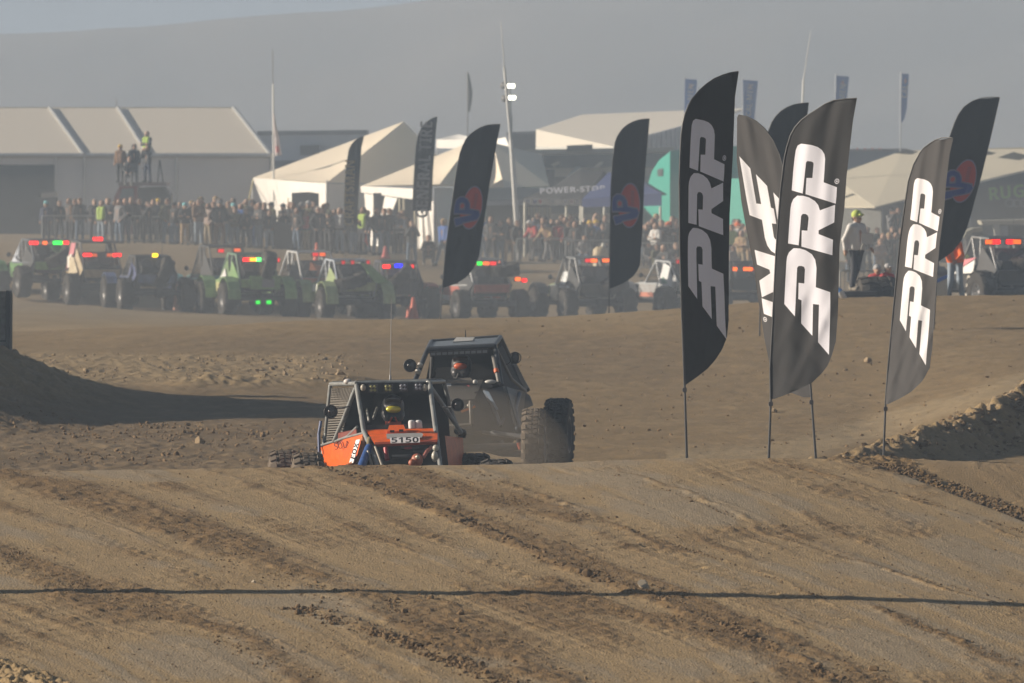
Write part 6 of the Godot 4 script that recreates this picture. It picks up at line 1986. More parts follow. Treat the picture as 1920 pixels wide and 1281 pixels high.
	obj("shock_mount", st, M(0.06, 0.08, 0.11, 0.5), o)
	bars(o, "rear_axle", D(0.05, 0.05, 0.05, 0.6), [[[792, 825, 82.0], [1047, 815, 82.0]]], 0.06)
	mirror(o, 769, 685.5, 79.8, 0.090, 0.090, [[776, 690, 79.8], [783, 692, 80.0]])
	mirror(o, 966, 671, 80.6, 0.062, 0.085, [[960, 676, 80.6], [950, 684, 81.0]])
	driver("helmeted driver in a red orange helmet inside the dark buggy", P(865, 690, 80.95), -0.12, M(0.05, 0.05, 0.055, 0.4), M(0.50, 0.09, 0.03, 0.45), M(0.035, 0.033, 0.032, 0.85), M(0.10, 0.10, 0.10, 0.8))

func lamp_free(r: float, g: float, b: float) -> StandardMaterial3D:
	# mirrored goggle glass
	var m: StandardMaterial3D = M(r, g, b, 0.15, 0.35).duplicate()
	m.clearcoat_enabled = true
	m.clearcoat = 0.6
	return m

# ---------------------------------------------------------------- the crowd
const PAINTS := {"black": [0.022, 0.023, 0.026], "charcoal": [0.05, 0.052, 0.056], "grey": [0.17, 0.17, 0.18], "light grey": [0.36, 0.36, 0.37], "white": [0.62, 0.62, 0.61],
	"navy": [0.025, 0.035, 0.075], "blue": [0.06, 0.14, 0.42], "brown": [0.16, 0.085, 0.04], "tan": [0.38, 0.26, 0.14], "pinkish grey": [0.30, 0.24, 0.22], "green": [0.13, 0.24, 0.06],
	"olive": [0.10, 0.10, 0.05], "red": [0.40, 0.04, 0.04], "orange": [0.70, 0.13, 0.02], "jeans": [0.12, 0.17, 0.25], "pale jeans": [0.25, 0.31, 0.38], "dark": [0.03, 0.032, 0.04],
	"khaki": [0.30, 0.24, 0.15], "teal": [0.18, 0.50, 0.55], "yellow": [0.60, 0.40, 0.06], "lime": [0.45, 0.55, 0.12], "yellow green": [0.36, 0.52, 0.10]}
var poses := {}

func paint(k: String) -> StandardMaterial3D:
	var p: Array = PAINTS[k]
	return M(p[0], p[1], p[2], 0.85)

func pose_parts(kind: String) -> Dictionary:
	# facing +z, feet at the origin, 1.76 m tall when upright; every garment follows the same skeleton
	if poses.has(kind):
		return poses[kind]
	var hip := v(0, 0.93, 0)
	var chest := v(0, 1.30, -0.01)
	var neck := v(0, 1.47, -0.01)
	var head := v(0, 1.63, 0.01)
	var sh := [v(-0.19, 1.41, -0.01), v(0.19, 1.41, -0.01)]
	var el := [v(-0.26, 1.13, -0.03), v(0.26, 1.13, -0.03)]
	var ha := [v(-0.25, 0.89, 0.06), v(0.25, 0.89, 0.06)]
	var kn := [v(-0.11, 0.50, 0.02), v(0.11, 0.50, 0.02)]
	var an := [v(-0.12, 0.09, -0.02), v(0.12, 0.09, -0.02)]
	match kind:
		"pockets":
			el = [v(-0.31, 1.14, -0.07), v(0.31, 1.14, -0.07)]
			ha = [v(-0.19, 0.93, 0.08), v(0.19, 0.93, 0.08)]
			an = [v(-0.16, 0.09, -0.02), v(0.16, 0.09, -0.02)]
			kn = [v(-0.14, 0.50, 0.02), v(0.14, 0.50, 0.02)]
		"crossed":
			el = [v(-0.25, 1.14, 0.08), v(0.25, 1.14, 0.08)]
			ha = [v(0.10, 1.17, 0.20), v(-0.10, 1.20, 0.20)]
		"camera":
			el = [v(-0.25, 1.20, 0.16), v(0.25, 1.20, 0.16)]
			ha = [v(-0.07, 1.55, 0.22), v(0.07, 1.55, 0.22)]
			an = [v(-0.17, 0.09, -0.02), v(0.17, 0.09, -0.02)]
			kn = [v(-0.14, 0.50, 0.02), v(0.14, 0.50, 0.02)]
		"clapping":
			el = [v(-0.27, 1.16, 0.14), v(0.27, 1.16, 0.14)]
			ha = [v(-0.05, 1.30, 0.34), v(0.05, 1.30, 0.34)]
		"stride":
			el = [v(-0.25, 1.13, -0.12), v(0.25, 1.14, 0.04)]
			ha = [v(-0.25, 0.90, -0.10), v(0.24, 0.94, 0.20)]
			kn = [v(-0.15, 0.51, 0.08), v(0.06, 0.50, -0.06)]
			an = [v(-0.26, 0.09, 0.12), v(0.08, 0.12, -0.22)]
		"crouch":
			hip = v(0, 0.40, -0.12)
			chest = v(0, 0.76, 0.04)
			neck = v(0, 0.92, 0.10)
			head = v(0, 1.07, 0.15)
			sh = [v(-0.18, 0.86, 0.08), v(0.18, 0.86, 0.08)]
			el = [v(-0.28, 0.64, 0.22), v(0.28, 0.64, 0.22)]
			ha = [v(-0.08, 0.62, 0.40), v(0.08, 0.62, 0.40)]
			kn = [v(-0.20, 0.52, 0.26), v(0.20, 0.50, 0.24)]
			an = [v(-0.18, 0.09, 0.06), v(0.18, 0.09, 0.04)]
		"seated":
			hip = v(0, 0.50, -0.1)
			chest = v(0, 0.90, -0.12)
			neck = v(0, 1.07, -0.10)
			head = v(0, 1.23, -0.06)
			sh = [v(-0.19, 1.01, -0.11), v(0.19, 1.01, -0.11)]
			el = [v(-0.27, 0.75, -0.04), v(0.27, 0.75, -0.04)]
			ha = [v(-0.12, 0.62, 0.20), v(0.12, 0.62, 0.20)]
			kn = [v(-0.14, 0.52, 0.34), v(0.14, 0.52, 0.34)]
			an = [v(-0.14, 0.09, 0.36), v(0.14, 0.09, 0.40)]
		"leaning":
			chest = v(-0.06, 1.24, 0.12)
			neck = v(-0.10, 1.38, 0.20)
			head = v(-0.12, 1.50, 0.28)
			sh = [v(-0.26, 1.31, 0.16), v(0.12, 1.34, 0.14)]
			el = [v(-0.36, 1.08, 0.24), v(0.20, 1.08, 0.20)]
			ha = [v(-0.44, 0.92, 0.38), v(0.10, 0.94, 0.38)]
			an = [v(-0.20, 0.09, 0.06), v(0.14, 0.09, -0.12)]
	var p := {}
	var cell := 0.028
	var body := [[head + v(0, -0.03, 0.012), head + v(0, 0.045, -0.01), 0.086, 0.100], [head + v(0, -0.09, 0.035), head + v(0, -0.07, 0.04), 0.055, 0.06],
		[head + v(0, -0.005, 0.10), head + v(0, -0.03, 0.115), 0.014, 0.02], [head + v(-0.10, 0, -0.01), head + v(-0.10, -0.03, -0.01), 0.018, 0.018], [head + v(0.10, 0, -0.01), head + v(0.10, -0.03, -0.01), 0.018, 0.018],
		[neck, head + v(0, -0.06, -0.01), 0.058, 0.055], [chest, hip, 0.12, 0.12], [neck, chest, 0.07, 0.12]]
	var jacket := [[sh[0] * 0.45 + chest * 0.55 + v(0, 0.03, 0), hip + v(-0.075, 0.02, 0), 0.125, 0.128], [sh[1] * 0.45 + chest * 0.55 + v(0, 0.03, 0), hip + v(0.075, 0.02, 0), 0.125, 0.128],
		[sh[0] * 0.9 + sh[1] * 0.1, sh[1] * 0.9 + sh[0] * 0.1, 0.085, 0.085], [neck + v(0, -0.03, 0), neck + v(0, 0.035, 0.005), 0.085, 0.072]]
	var legs := [[hip + v(-0.07, 0, 0), hip + v(0.07, 0, 0), 0.118, 0.118]]
	var shoes := []
	for s in 2:
		var x := -1.0 if s == 0 else 1.0
		jacket.append([sh[s], el[s], 0.068, 0.058])
		jacket.append([el[s], el[s].lerp(ha[s], 0.90), 0.056, 0.046])
		body.append([sh[s], el[s], 0.045, 0.04])
		body.append([el[s], ha[s], 0.038, 0.03])
		var f: Vector3 = (ha[s] - el[s]).normalized()
		body.append([ha[s], ha[s] + f * 0.06, 0.036, 0.036])
		body.append([ha[s] + f * 0.06, ha[s] + f * 0.13, 0.030, 0.018])
		body.append([ha[s] + f * 0.02 + v(-x * 0.03, 0, 0.02), ha[s] + f * 0.06 + v(-x * 0.045, 0, 0.03), 0.016, 0.013])
		body.append([hip + v(x * 0.09, 0, 0), kn[s], 0.07, 0.05])
		body.append([kn[s], an[s], 0.045, 0.035])
		legs.append([hip + v(x * 0.09, -0.03, 0), kn[s], 0.096, 0.072])
		legs.append([kn[s], an[s] + v(0, 0.02, 0), 0.071, 0.062])
		shoes.append([an[s] + v(0, -0.01, -0.02), an[s] + v(0, -0.03, -0.03), 0.055, 0.058])
		shoes.append([an[s] + v(0, -0.04, 0.0), an[s] + v(x * 0.02, -0.045, 0.15), 0.050, 0.044])
	p.body = nets(body, cell, 0.03)
	p.jacket = nets(jacket, cell, 0.05)
	p.trousers = nets(legs, cell, 0.04)
	p.shoes = [nets(shoes.slice(0, 2), cell, 0.03), nets(shoes.slice(2, 4), cell, 0.03)]
	p.hair = nets([[head + v(0, 0.045, -0.025), head + v(0, 0.02, -0.04), 0.105, 0.10], [head + v(0, -0.05, -0.06), head + v(0, 0.0, -0.05), 0.065, 0.08]], cell, 0.03)
	p.cap = nets([[head + v(0, 0.055, -0.012), head + v(0, 0.05, -0.02), 0.112, 0.112], [head + v(-0.04, 0.055, 0.13), head + v(0.04, 0.055, 0.13), 0.03, 0.03]], cell, 0.03)
	p.hood = nets([[head + v(0, 0.03, -0.03), head + v(0, 0.0, -0.035), 0.122, 0.12], [head + v(0, -0.10, -0.05), neck, 0.10, 0.10]], cell, 0.05)
	p.vest = nets([[sh[0] * 0.5 + chest * 0.5 + v(0, 0.04, 0.008), hip + v(-0.07, 0.12, 0.01), 0.135, 0.138], [sh[1] * 0.5 + chest * 0.5 + v(0, 0.04, 0.008), hip + v(0.07, 0.12, 0.01), 0.135, 0.138], [sh[0] * 0.75 + sh[1] * 0.25, sh[1] * 0.75 + sh[0] * 0.25, 0.094, 0.094]], cell, 0.05)
	poses[kind] = p
	return p

const POSE_WORDS := {"stand": "standing", "pockets": "hands in pockets", "crossed": "arms crossed", "camera": "hands raised to the face", "clapping": "hands clapped together", "stride": "walking", "crouch": "crouching", "seated": "seated", "leaning": "leaning forward"}

func look_of(e: Array) -> String:
	var low: String = e[4]
	if low != "jeans" and low != "pale jeans":
		low += " trousers"
	var up: String = e[3]
	var s: String = "%s %s, %s" % [up, "tee" if up == "blue" else "jacket", low.trim_suffix(" trousers") if e[6].count(" ") > 1 else low]
	if e[6] != "":
		s += ", " + e[6]
	return s

func person(e: Array, label: String, group: String, at: Vector3, turn: float, big: float) -> Node3D:
	# e: column, distance, pose, jacket, trousers, height, headgear
	var o := thing("person", label, "person", at, turn, group)
	o.scale = Vector3(big * rng.randf_range(0.98, 1.10), big, big * rng.randf_range(0.98, 1.08))
	var p := pose_parts(e[2])
	obj("body", p.body, [M(0.38, 0.22, 0.15, 0.6), M(0.42, 0.26, 0.18, 0.6), M(0.30, 0.17, 0.11, 0.6)][rng.randi() % 3], o)
	obj("trousers", p.trousers, paint(e[4]), o)
	obj("jacket", p.jacket, paint(e[3]), o)
	var leather := M(0.03, 0.03, 0.032, 0.8) if rng.randf() < 0.75 else M(0.2, 0.18, 0.15, 0.8)
	obj("shoe", p.shoes[0], leather, o)
	obj("shoe", p.shoes[1], leather, o)
	var hat: String = e[6]
	if hat.ends_with("cap") or hat.ends_with("helmet"):
		obj("hair", p.hair, M(0.03, 0.024, 0.02, 0.8), o).scale = Vector3(0.96, 1.0, 0.96)
		obj("cap", p.cap, paint(hat.trim_suffix(" cap").trim_suffix(" helmet")), o)
	elif hat.ends_with("hood"):
		obj("hood", p.hood, paint(e[3]), o)
	elif hat == "grey hair":
		obj("hair", p.hair, M(0.30, 0.29, 0.28, 0.8), o)
	else:
		obj("hair", p.hair, [M(0.03, 0.024, 0.02, 0.8), M(0.07, 0.045, 0.025, 0.8), M(0.02, 0.018, 0.017, 0.8)][rng.randi() % 3], o)
		if hat.ends_with("vest"):
			obj("vest", p.vest, paint(hat.trim_suffix(" vest")), o)
	return o

const TENS := ["21st", "22nd", "23rd", "24th", "25th", "26th", "27th", "28th", "29th", "30th", "31st", "32nd", "33rd", "34th", "35th", "36th", "37th", "38th", "39th", "40th", "41st", "42nd", "43rd", "44th", "45th", "46th", "47th", "48th", "49th", "50th"]
const NTH := ["first", "second", "third", "fourth", "fifth", "sixth", "seventh", "eighth", "ninth", "tenth", "eleventh", "twelfth", "thirteenth", "fourteenth", "fifteenth", "sixteenth", "seventeenth", "eighteenth", "nineteenth", "twentieth"] + TENS

func crowd(zone: String, group: String, rows: Array, lift := -1.0, more := []) -> void:
	# each row: "column distance pose jacket/trousers height headgear"
	var es := []
	for r in rows:
		var q: PackedStringArray = r.split("|")
		es.append([float(q[0]), float(q[1]), q[2], q[3], q[4], float(q[5]), q[6] if q.size() > 6 else ""])
	if more.size() > 0:
		# a back row of people who show between the others
		for k in int(more[3]):
			es.append([lerpf(more[0], more[1], (k + rng.randf()) / more[3]), more[2] + rng.randf_range(0.0, 3.0), ["stand", "pockets", "crossed", "camera", "stand"][rng.randi() % 5], ["black", "charcoal", "navy", "black", "olive", "black", "charcoal", "charcoal"][rng.randi() % 8], ["dark", "jeans", "dark", "charcoal"][rng.randi() % 4], rng.randf_range(1.66, 1.98), ["", "", "black cap", "black hood", "", "tan cap"][rng.randi() % 6]])
	es.sort_custom(func(a, b): return a[0] < b[0])
	for i in es.size():
		var e: Array = es[i]
		var look := look_of(e)
		var label := "person in %s, %s from left %s" % [look, NTH[i], zone]
		var at := on_ground(e[0], e[1])
		if lift > -1.0:
			at = P(e[0], lift, e[1])
		# most face the track, heads turned this way and that
		person(e, label, group, at, rng.randf_range(-0.9, 0.95), e[5] / 1.76 * rng.randf_range(0.95, 1.05))

func build_crowd() -> void:
	crowd("along left barrier", "spectators along the left barrier", [
		"87|233|stand|navy|dark|1.60|teal helmet", "112|238|pockets|black|dark|1.72", "130|239|stand|charcoal|dark|1.70", "141|237|crossed|brown|dark|1.72", "150|234|stand|charcoal|jeans|1.74", "178|236|pockets|black|dark|1.76",
		"191|230|stand|charcoal|pale jeans|1.80|yellow green vest", "203|232|crossed|charcoal|grey|1.76", "224|231|pockets|grey|jeans|1.74", "236|232|crossed|black|navy|1.78", "247|233|stand|black|dark|1.82", "262|235|stand|charcoal|dark|1.76",
		"277|232|camera|charcoal|dark|1.78", "297|235|stand|black|dark|1.72|yellow cap", "314|232|pockets|olive|jeans|1.84", "328|231|stand|black|jeans|1.76|black cap", "347|229.5|crossed|black|tan|1.74|teal cap", "373|230|crossed|brown|pale jeans|1.78",
		"391|230.5|pockets|pinkish grey|khaki|1.78", "412|230|pockets|black|brown|1.80|grey cap", "400|233|stand|charcoal|dark|1.76", "428|232|stand|tan|jeans|1.76", "438|234|stand|light grey|dark|1.80|teal cap", "441|230.5|crossed|olive|jeans|1.62", "452|233|stand|charcoal|dark|1.76|blue vest",
		"461|230|pockets|black|dark|1.66", "473|233|stand|charcoal|dark|1.86|black hood", "486|230.5|crossed|charcoal|jeans|1.84", "481|232|stand|navy|blue|1.72", "506|230|pockets|black|pale jeans|1.56", "496|233.5|stand|black|dark|1.82", "366|233|stand|black|dark|1.78", "338|234|stand|charcoal|dark|1.72", "288|234|pockets|charcoal|grey|1.74", "216|234|stand|charcoal|dark|1.74"], -1.0, [360.0, 515.0, 235.0, 9])
	crowd("before first tent", "spectators before the first white tent", [
		"533|231|pockets|black|dark|1.60|black hood", "549|232|stand|black|dark|1.90", "557|229.5|pockets|black|jeans|1.72", "566|232|stand|charcoal|dark|1.92|grey cap", "575|229.5|stand|charcoal|khaki|1.70|red vest", "579|233|stand|olive|dark|1.95|light grey cap",
		"590|232|crossed|charcoal|dark|1.86", "597|228.5|pockets|charcoal|dark|1.78|grey hair", "605|231|stand|black|dark|1.82", "616|229|crossed|black|charcoal|1.72|olive cap", "627|231|stand|charcoal|dark|1.72", "637|229|stand|charcoal|pale jeans|1.78|light grey vest",
		"648|232|crossed|olive|dark|1.84", "662|229|clapping|charcoal|pale jeans|1.72", "669|231|stand|charcoal|dark|1.86", "681|230|stand|black|dark|1.84|yellow green vest", "607|233|stand|navy|dark|1.84", "643|233.5|stand|black|dark|1.78"], -1.0, [528.0, 690.0, 234.0, 12])
	crowd("by second tent", "spectators by the second white tent", [
		"707|230|pockets|charcoal|pale jeans|1.80", "721|231|stand|charcoal|jeans|1.80", "731|232|pockets|charcoal|dark|1.82", "748|232|crossed|white|dark|1.78|grey vest", "755|234|stand|brown|brown|1.72", "772|225.5|camera|charcoal|jeans|1.70", "803|226|crouch|black|black|1.80", "832|226|stride|blue|jeans|1.80|tan cap"])
	crowd("between emblem banners", "spectators between the emblem banners", [
		"906|234|stand|blue|jeans|1.76", "921|230|pockets|charcoal|dark|1.76", "938|230|crossed|charcoal|jeans|1.78", "955|230|pockets|charcoal|tan|1.84", "970|229.5|stand|charcoal|charcoal|1.80", "1006|234|leaning|red|grey|1.76|white cap", "1018|235|stand|navy|dark|1.80", "1030|233|leaning|tan|grey|1.80|brown cap", "1046|235|stand|red|dark|1.72", "1066|232|crossed|black|black|1.78", "1078|231|stand|black|charcoal|1.80", "1096|229|seated|grey|jeans|1.60", "1106|233|crossed|charcoal|dark|1.74|yellow cap", "1118|234|stand|blue|dark|1.78|yellow cap", "1130|231|pockets|charcoal|dark|1.72"], -1.0, [990.0, 1142.0, 235.0, 12])
	crowd("left of tallest banner", "spectators left of the tallest banner", [
		"1212|231|stand|charcoal|dark|1.76", "1224|232|camera|black|dark|1.84", "1229|229|crossed|white|dark|1.76", "1240|230.5|clapping|charcoal|dark|1.82", "1254|231|camera|black|dark|1.86|orange cap", "1249|224|crouch|charcoal|jeans|1.80", "1264|225|crouch|charcoal|black|1.90", "1233|225|seated|olive|khaki|1.60", "1268|231|clapping|charcoal|dark|1.82", "1218|227|seated|grey|dark|1.5"], -1.0, [1206.0, 1274.0, 234.0, 7])
	crowd("right of tallest banner", "spectators right of the tallest banner", [
		"1371|229|stand|charcoal|light grey|1.74|yellow green vest", "1383|230|camera|white|dark|1.84|orange cap", "1390|226|crossed|tan|khaki|1.76", "1399|228|stand|olive|tan|1.78", "1412|229|crossed|black|dark|1.78", "1377|225|seated|pinkish grey|tan|1.5"], -1.0, [1366.0, 1440.0, 233.0, 6])
	crowd("between bright banners", "spectators between the bright banners", [
		"1656|224|camera|black|dark|1.80", "1667|226|clapping|charcoal|olive|1.78|tan cap", "1650|222|crossed|pinkish grey|tan|1.70", "1680|224|stand|black|black|1.82", "1645|142|seated|red|yellow|1.42|light grey cap", "1668|142|seated|red|red|1.48|light grey cap", "1595|222|stand|olive|dark|1.76"], -1.0, [1592.0, 1690.0, 229.0, 6])
	crowd("by rightmost racer", "spectators by the rightmost racer", [
		"1813|211|stand|charcoal|dark|1.76|lime cap", "1841|210.5|camera|black|dark|2.02", "1861|210.5|stand|black|dark|1.98", "1893|211|stand|charcoal|dark|1.78", "1912|211|crossed|brown|dark|1.76"])
	crowd("on red truck roof", "spectators on the truck roof", ["226|245.8|stand|brown|charcoal|1.62|yellow cap", "252|245.8|stand|black|charcoal|1.70|black hood", "277|244.8|camera|charcoal|navy|1.55"], 342.5)
	crowd("on red truck platform", "spectators seated on the truck roof", ["243|245.2|seated|charcoal|grey|1.72"], 349.0)
	crowd("highest above red truck", "spectators above the truck", ["276|246.6|crossed|charcoal|dark|1.66|yellow green vest"], 318.0)
	crowd("raised at right", "raised spectators on the right", ["1672|232|camera|grey|dark|1.76|black cap", "1684|232|camera|charcoal|dark|1.78"], 470.0)
	crowd("on black case", "marshal on a case", ["1606|136.5|stride|white|dark|1.86|lime cap"], 546.0)
	crowd("behind berm", "marshal behind the berm", ["1791|137|leaning|orange|pale jeans|1.88"])

# ---------------------------------------------------------------- cones, barriers, rocks and the rest
func build_small_things() -> void:
	# crowd barriers
	var galv := M(0.33, 0.35, 0.36, 0.45, 0.4)
	var places := [[130, 231.5, "steel crowd barrier at the far left, beside the teal helmet"], [235, 232.5, "steel crowd barrier behind the yellow vest"], [335, 233.5, "steel crowd barrier behind the tan trousers"], [430, 234.0, "steel crowd barrier behind the right half of the left crowd"], [1020, 228.5, "steel crowd barrier under the black canopy"], [1112, 228.0, "steel crowd barrier under the blue canopy"], [1240, 227.0, "steel crowd barrier left of the tallest banner"], [1655, 146.0, "steel crowd barrier behind the red jackets"]]
	for b in places:
		var o := thing("crowd_barrier", b[2], "barrier", on_ground(b[0], b[1]), 0.0, "steel crowd barriers")
		var st := mb()
		path(st, [v(-1.1, 0.12, 0), v(-1.1, 1.06, 0), v(-1.04, 1.1, 0), v(1.04, 1.1, 0), v(1.1, 1.06, 0), v(1.1, 0.12, 0), v(-1.1, 0.12, 0)], 0.022, 6)
		obj("frame", st, galv, o)
		st = mb()
		for k in 17:
			tube(st, v(-0.98 + k * 0.1225, 0.13, 0), v(-0.98 + k * 0.1225, 1.09, 0), 0.010, 0.010, 5, false)
		var bars_ := obj("bars", st, galv, o)
		bars_.set_meta("kind", "stuff")
		for x in [-0.85, 0.85]:
			st = mb()
			tube(st, v(x, 0.13, 0), v(x, 0.02, 0), 0.02, 0.02, 6)
			box(st, v(x, 0.015, 0), v(0.05, 0.03, 0.6))
			obj("foot", st, galv, o)
	# cones
	var cones := [[331, 207.5, 1.35, 0.10, "tall faded orange cone right of the dark blue racer", [0.40, 0.20, 0.13]], [594, 225.0, 0.75, 0.12, "short orange cone in front of the grey haired man", [0.62, 0.12, 0.06]], [938, 223.0, 0.78, 0.14, "orange cone with a white flash behind the silver tubed racer, left of the pair", [0.68, 0.11, 0.04]], [946, 222.4, 0.70, 0.13, "orange and white cone, right of the pair behind the silver tubed racer", [0.66, 0.12, 0.06]], [768, 207.0, 1.0, 0.11, "slim orange and white cone right of the navy racer", [0.60, 0.15, 0.09]], [775, 205.5, 0.8, 0.16, "low orange marker at the navy racer's rear", [0.62, 0.12, 0.06]], [723, 227.5, 0.5, 0.14, "small red cone at the feet of the dark trousered men", [0.45, 0.06, 0.06]]]
	for q in cones:
		var o := thing("traffic_cone", q[4], "cone", on_ground(q[0], q[1]), 0.0, "traffic cones")
		var m := M(q[5][0], q[5][1], q[5][2], 0.6)
		var st := mb()
		lathe(st, Transform3D(Basis(Vector3.BACK, PI / 2), Vector3.ZERO), [Vector2(0.04, q[3] * 1.25), Vector2(q[2] * 0.55, q[3] * 0.72), Vector2(q[2] * 0.97, q[3] * 0.35), Vector2(q[2], 0.0)], 16)
		obj("cone", st, m, o)
		st = mb()
		box(st, v(0, 0.025, 0), v(q[3] * 3.0, 0.05, q[3] * 3.0))
		obj("base", st, m, o)
		if q[0] == 946 or q[0] == 768:
			st = mb()
			lathe(st, Transform3D(Basis(Vector3.BACK, PI / 2), Vector3.ZERO), [Vector2(q[2] * 0.45, q[3] * 0.84 + 0.006), Vector2(q[2] * 0.75, q[3] * 0.57 + 0.006)], 16)
			obj("reflective_collar", st, M(0.62, 0.58, 0.56, 0.5), o)
	# a red pennant lying against the white drape
	var t := thing("red_pennant", "small red pennant leaning on the drape of the second tent", "pennant", on_ground(688, 229))
	part_plate(t, "pennant_cloth", [[687, 438, 229], [691, 462, 229], [692, 465, 229], [683, 452, 229]], 0.02, M(0.70, 0.10, 0.06, 0.7))
	part_tube(t, "stick", [[688, 436, 229.05], [692, 476, 229.05]], 0.012, M(0.3, 0.3, 0.3, 0.6))
	# odd things in the crowd
	t = thing("black_bin", "squat black wheeled bin between the left crowd and the first tent", "bin", on_ground(536, 230))
	var st2 := mb()
	plate(st2, [v(-0.42, 0.06, 0.3), v(0.42, 0.06, 0.3), v(0.46, 1.0, 0.3), v(-0.46, 1.0, 0.3)], 0.7)
	obj("bin_body", st2, M(0.03, 0.031, 0.034, 0.7), t)
	st2 = mb()
	plate(st2, [v(-0.48, 1.0, 0.34), v(0.48, 1.0, 0.34), v(0.44, 1.09, 0.30), v(-0.44, 1.09, 0.30)], 0.76)
	obj("lid", st2, M(0.022, 0.023, 0.025, 0.6), t)
	for x in [-0.36, 0.36]:
		st2 = mb()
		lathe(st2, Transform3D(Basis.IDENTITY, v(x, 0.1, -0.34)), [Vector2(-0.03, 0.0), Vector2(-0.03, 0.1), Vector2(0.03, 0.1), Vector2(0.03, 0.0)], 14)
		obj("wheel", st2, M(0.02, 0.02, 0.021, 0.8), t)
	t = thing("water_drum", "tan and white plastic drum standing left of the second emblem banner", "drum", on_ground(1126, 225))
	st2 = mb()
	lathe(st2, Transform3D(Basis(Vector3.BACK, PI / 2), Vector3.ZERO), [Vector2(0.0, 0.30), Vector2(0.3, 0.32), Vector2(0.34, 0.30), Vector2(0.62, 0.31), Vector2(0.66, 0.33), Vector2(0.98, 0.29), Vector2(1.08, 0.16), Vector2(1.1, 0.0)], 18)
	obj("drum_body", st2, M(0.46, 0.38, 0.25, 0.6), t)
	st2 = mb()
	lathe(st2, Transform3D(Basis(Vector3.BACK, PI / 2), v(0.1, 0, 0)), [Vector2(1.05, 0.08), Vector2(1.22, 0.07), Vector2(1.24, 0.0)], 12)
	obj("spout", st2, M(0.6, 0.58, 0.52, 0.6), t)
	t = thing("white_board", "white hand held sign board beside the person in the lime cap", "sign", P(1628, 470, 136.2))
	part_plate(t, "board", [[1615, 438, 136.2], [1637, 437, 136.2], [1637, 458, 136.2], [1615, 457, 136.2]], 0.02, M(0.62, 0.62, 0.60, 0.6))
	part_tube(t, "handle", [[1618, 456, 136.22], [1613, 470, 136.25]], 0.012, M(0.4, 0.38, 0.34, 0.6))
	t = thing("equipment_case", "black equipment case behind the berm under the person in the lime cap", "case", on_ground(1606, 136.5))
	var step_y: float = P(1606, 546, 136.5).y - t.position.y
	st2 = mb()
	box(st2, v(0, step_y * 0.5 - 0.04, 0), v(0.9, step_y - 0.08, 0.6))
	obj("case_body", st2, M(0.03, 0.031, 0.034, 0.6), t)
	st2 = mb()
	box(st2, v(0, step_y - 0.04, 0), v(0.94, 0.07, 0.64))
	obj("lid", st2, M(0.045, 0.046, 0.05, 0.5), t)
	t = thing("banner_board", "small white board with a blue top edge, left of the orange vest", "sign", on_ground(1765, 136))
	part_plate(t, "board", [[1754, 527, 136], [1776, 518, 136], [1776, 566, 136], [1753, 570, 136]], 0.03, M(0.50, 0.49, 0.44, 0.6))
	part_plate(t, "blue_edge", [[1754, 525, 135.96], [1776, 515, 135.96], [1776, 522, 135.96], [1754, 532, 135.96]], 0.03, M(0.06, 0.15, 0.50, 0.6))
	t = thing("drink_bottle", "blue and white bottle lying on the berm edge right of the middle banner", "bottle", on_ground(1577, 131.5) + v(0, 0.12, 0))
	st2 = mb()
	var bf := frame_of(Vector3.ZERO, v(-0.5, 0.75, 0.1))
	lathe(st2, Transform3D(bf, Vector3.ZERO), [Vector2(-0.16, 0.0), Vector2(-0.15, 0.07), Vector2(0.06, 0.075)], 14)
	obj("bottle_body", st2, M(0.66, 0.67, 0.68, 0.4), t)
	st2 = mb()
	lathe(st2, Transform3D(bf, Vector3.ZERO), [Vector2(0.06, 0.075), Vector2(0.13, 0.04), Vector2(0.18, 0.035), Vector2(0.18, 0.0)], 14)
	obj("bottle_cap", st2, M(0.08, 0.25, 0.62, 0.4), t)
	t = thing("streamer_rod", "thin bright blue streamer on a rod right of the leaning emblem banner", "streamer", on_ground(1820, 216))
	part_tube(t, "rod", [[1819, 470, 216], [1819, 392, 216]], 0.012, M(0.2, 0.22, 0.25, 0.6))
	part_plate(t, "streamer", [[1815, 388, 215.95], [1822, 384, 215.95], [1823, 392, 215.95], [1820, 396, 215.95], [1819, 411, 215.95], [1816.5, 396, 215.95]], 0.02, M(0.05, 0.25, 0.75, 0.6))
	# the grey barrier on the mound at the left edge
	t = thing("grey_barrier", "grey slab barrier end standing on the dirt mound at the left edge", "barrier", P(-8, 672, 99.5))
	part_plate(t, "panel", [[-70, 546, 99.5], [11, 546, 99.5], [11, 700, 99.5], [-70, 700, 99.5]], 0.35, D(0.30, 0.30, 0.29, 0.8, 0.0, 1.4))
	part_plate(t, "end_post", [[12, 545, 99.45], [18, 546, 99.45], [20, 556, 99.45], [19, 700, 99.45], [12, 700, 99.45]], 0.45, M(0.07, 0.07, 0.072, 0.8))
	part_plate(t, "seam_strip", [[-70, 639, 99.48], [11, 638, 99.48], [11, 641, 99.48], [-70, 642, 99.48]], 0.012, M(0.06, 0.06, 0.06, 0.8))
	# the pole outside the frame whose long shadow crosses the jump
	t = thing("shadow_pole", "tall slim steel pole standing out of view on the left", "pole", Vector3(-8.4, 0.4, -54.6))
	st2 = mb()
	tube(st2, v(0, -0.4, 0), v(0, 9.5, 0), 0.15, 0.14, 14)
	obj("shaft", st2, M(0.3, 0.31, 0.32, 0.5, 0.4), t)
	build_clods()

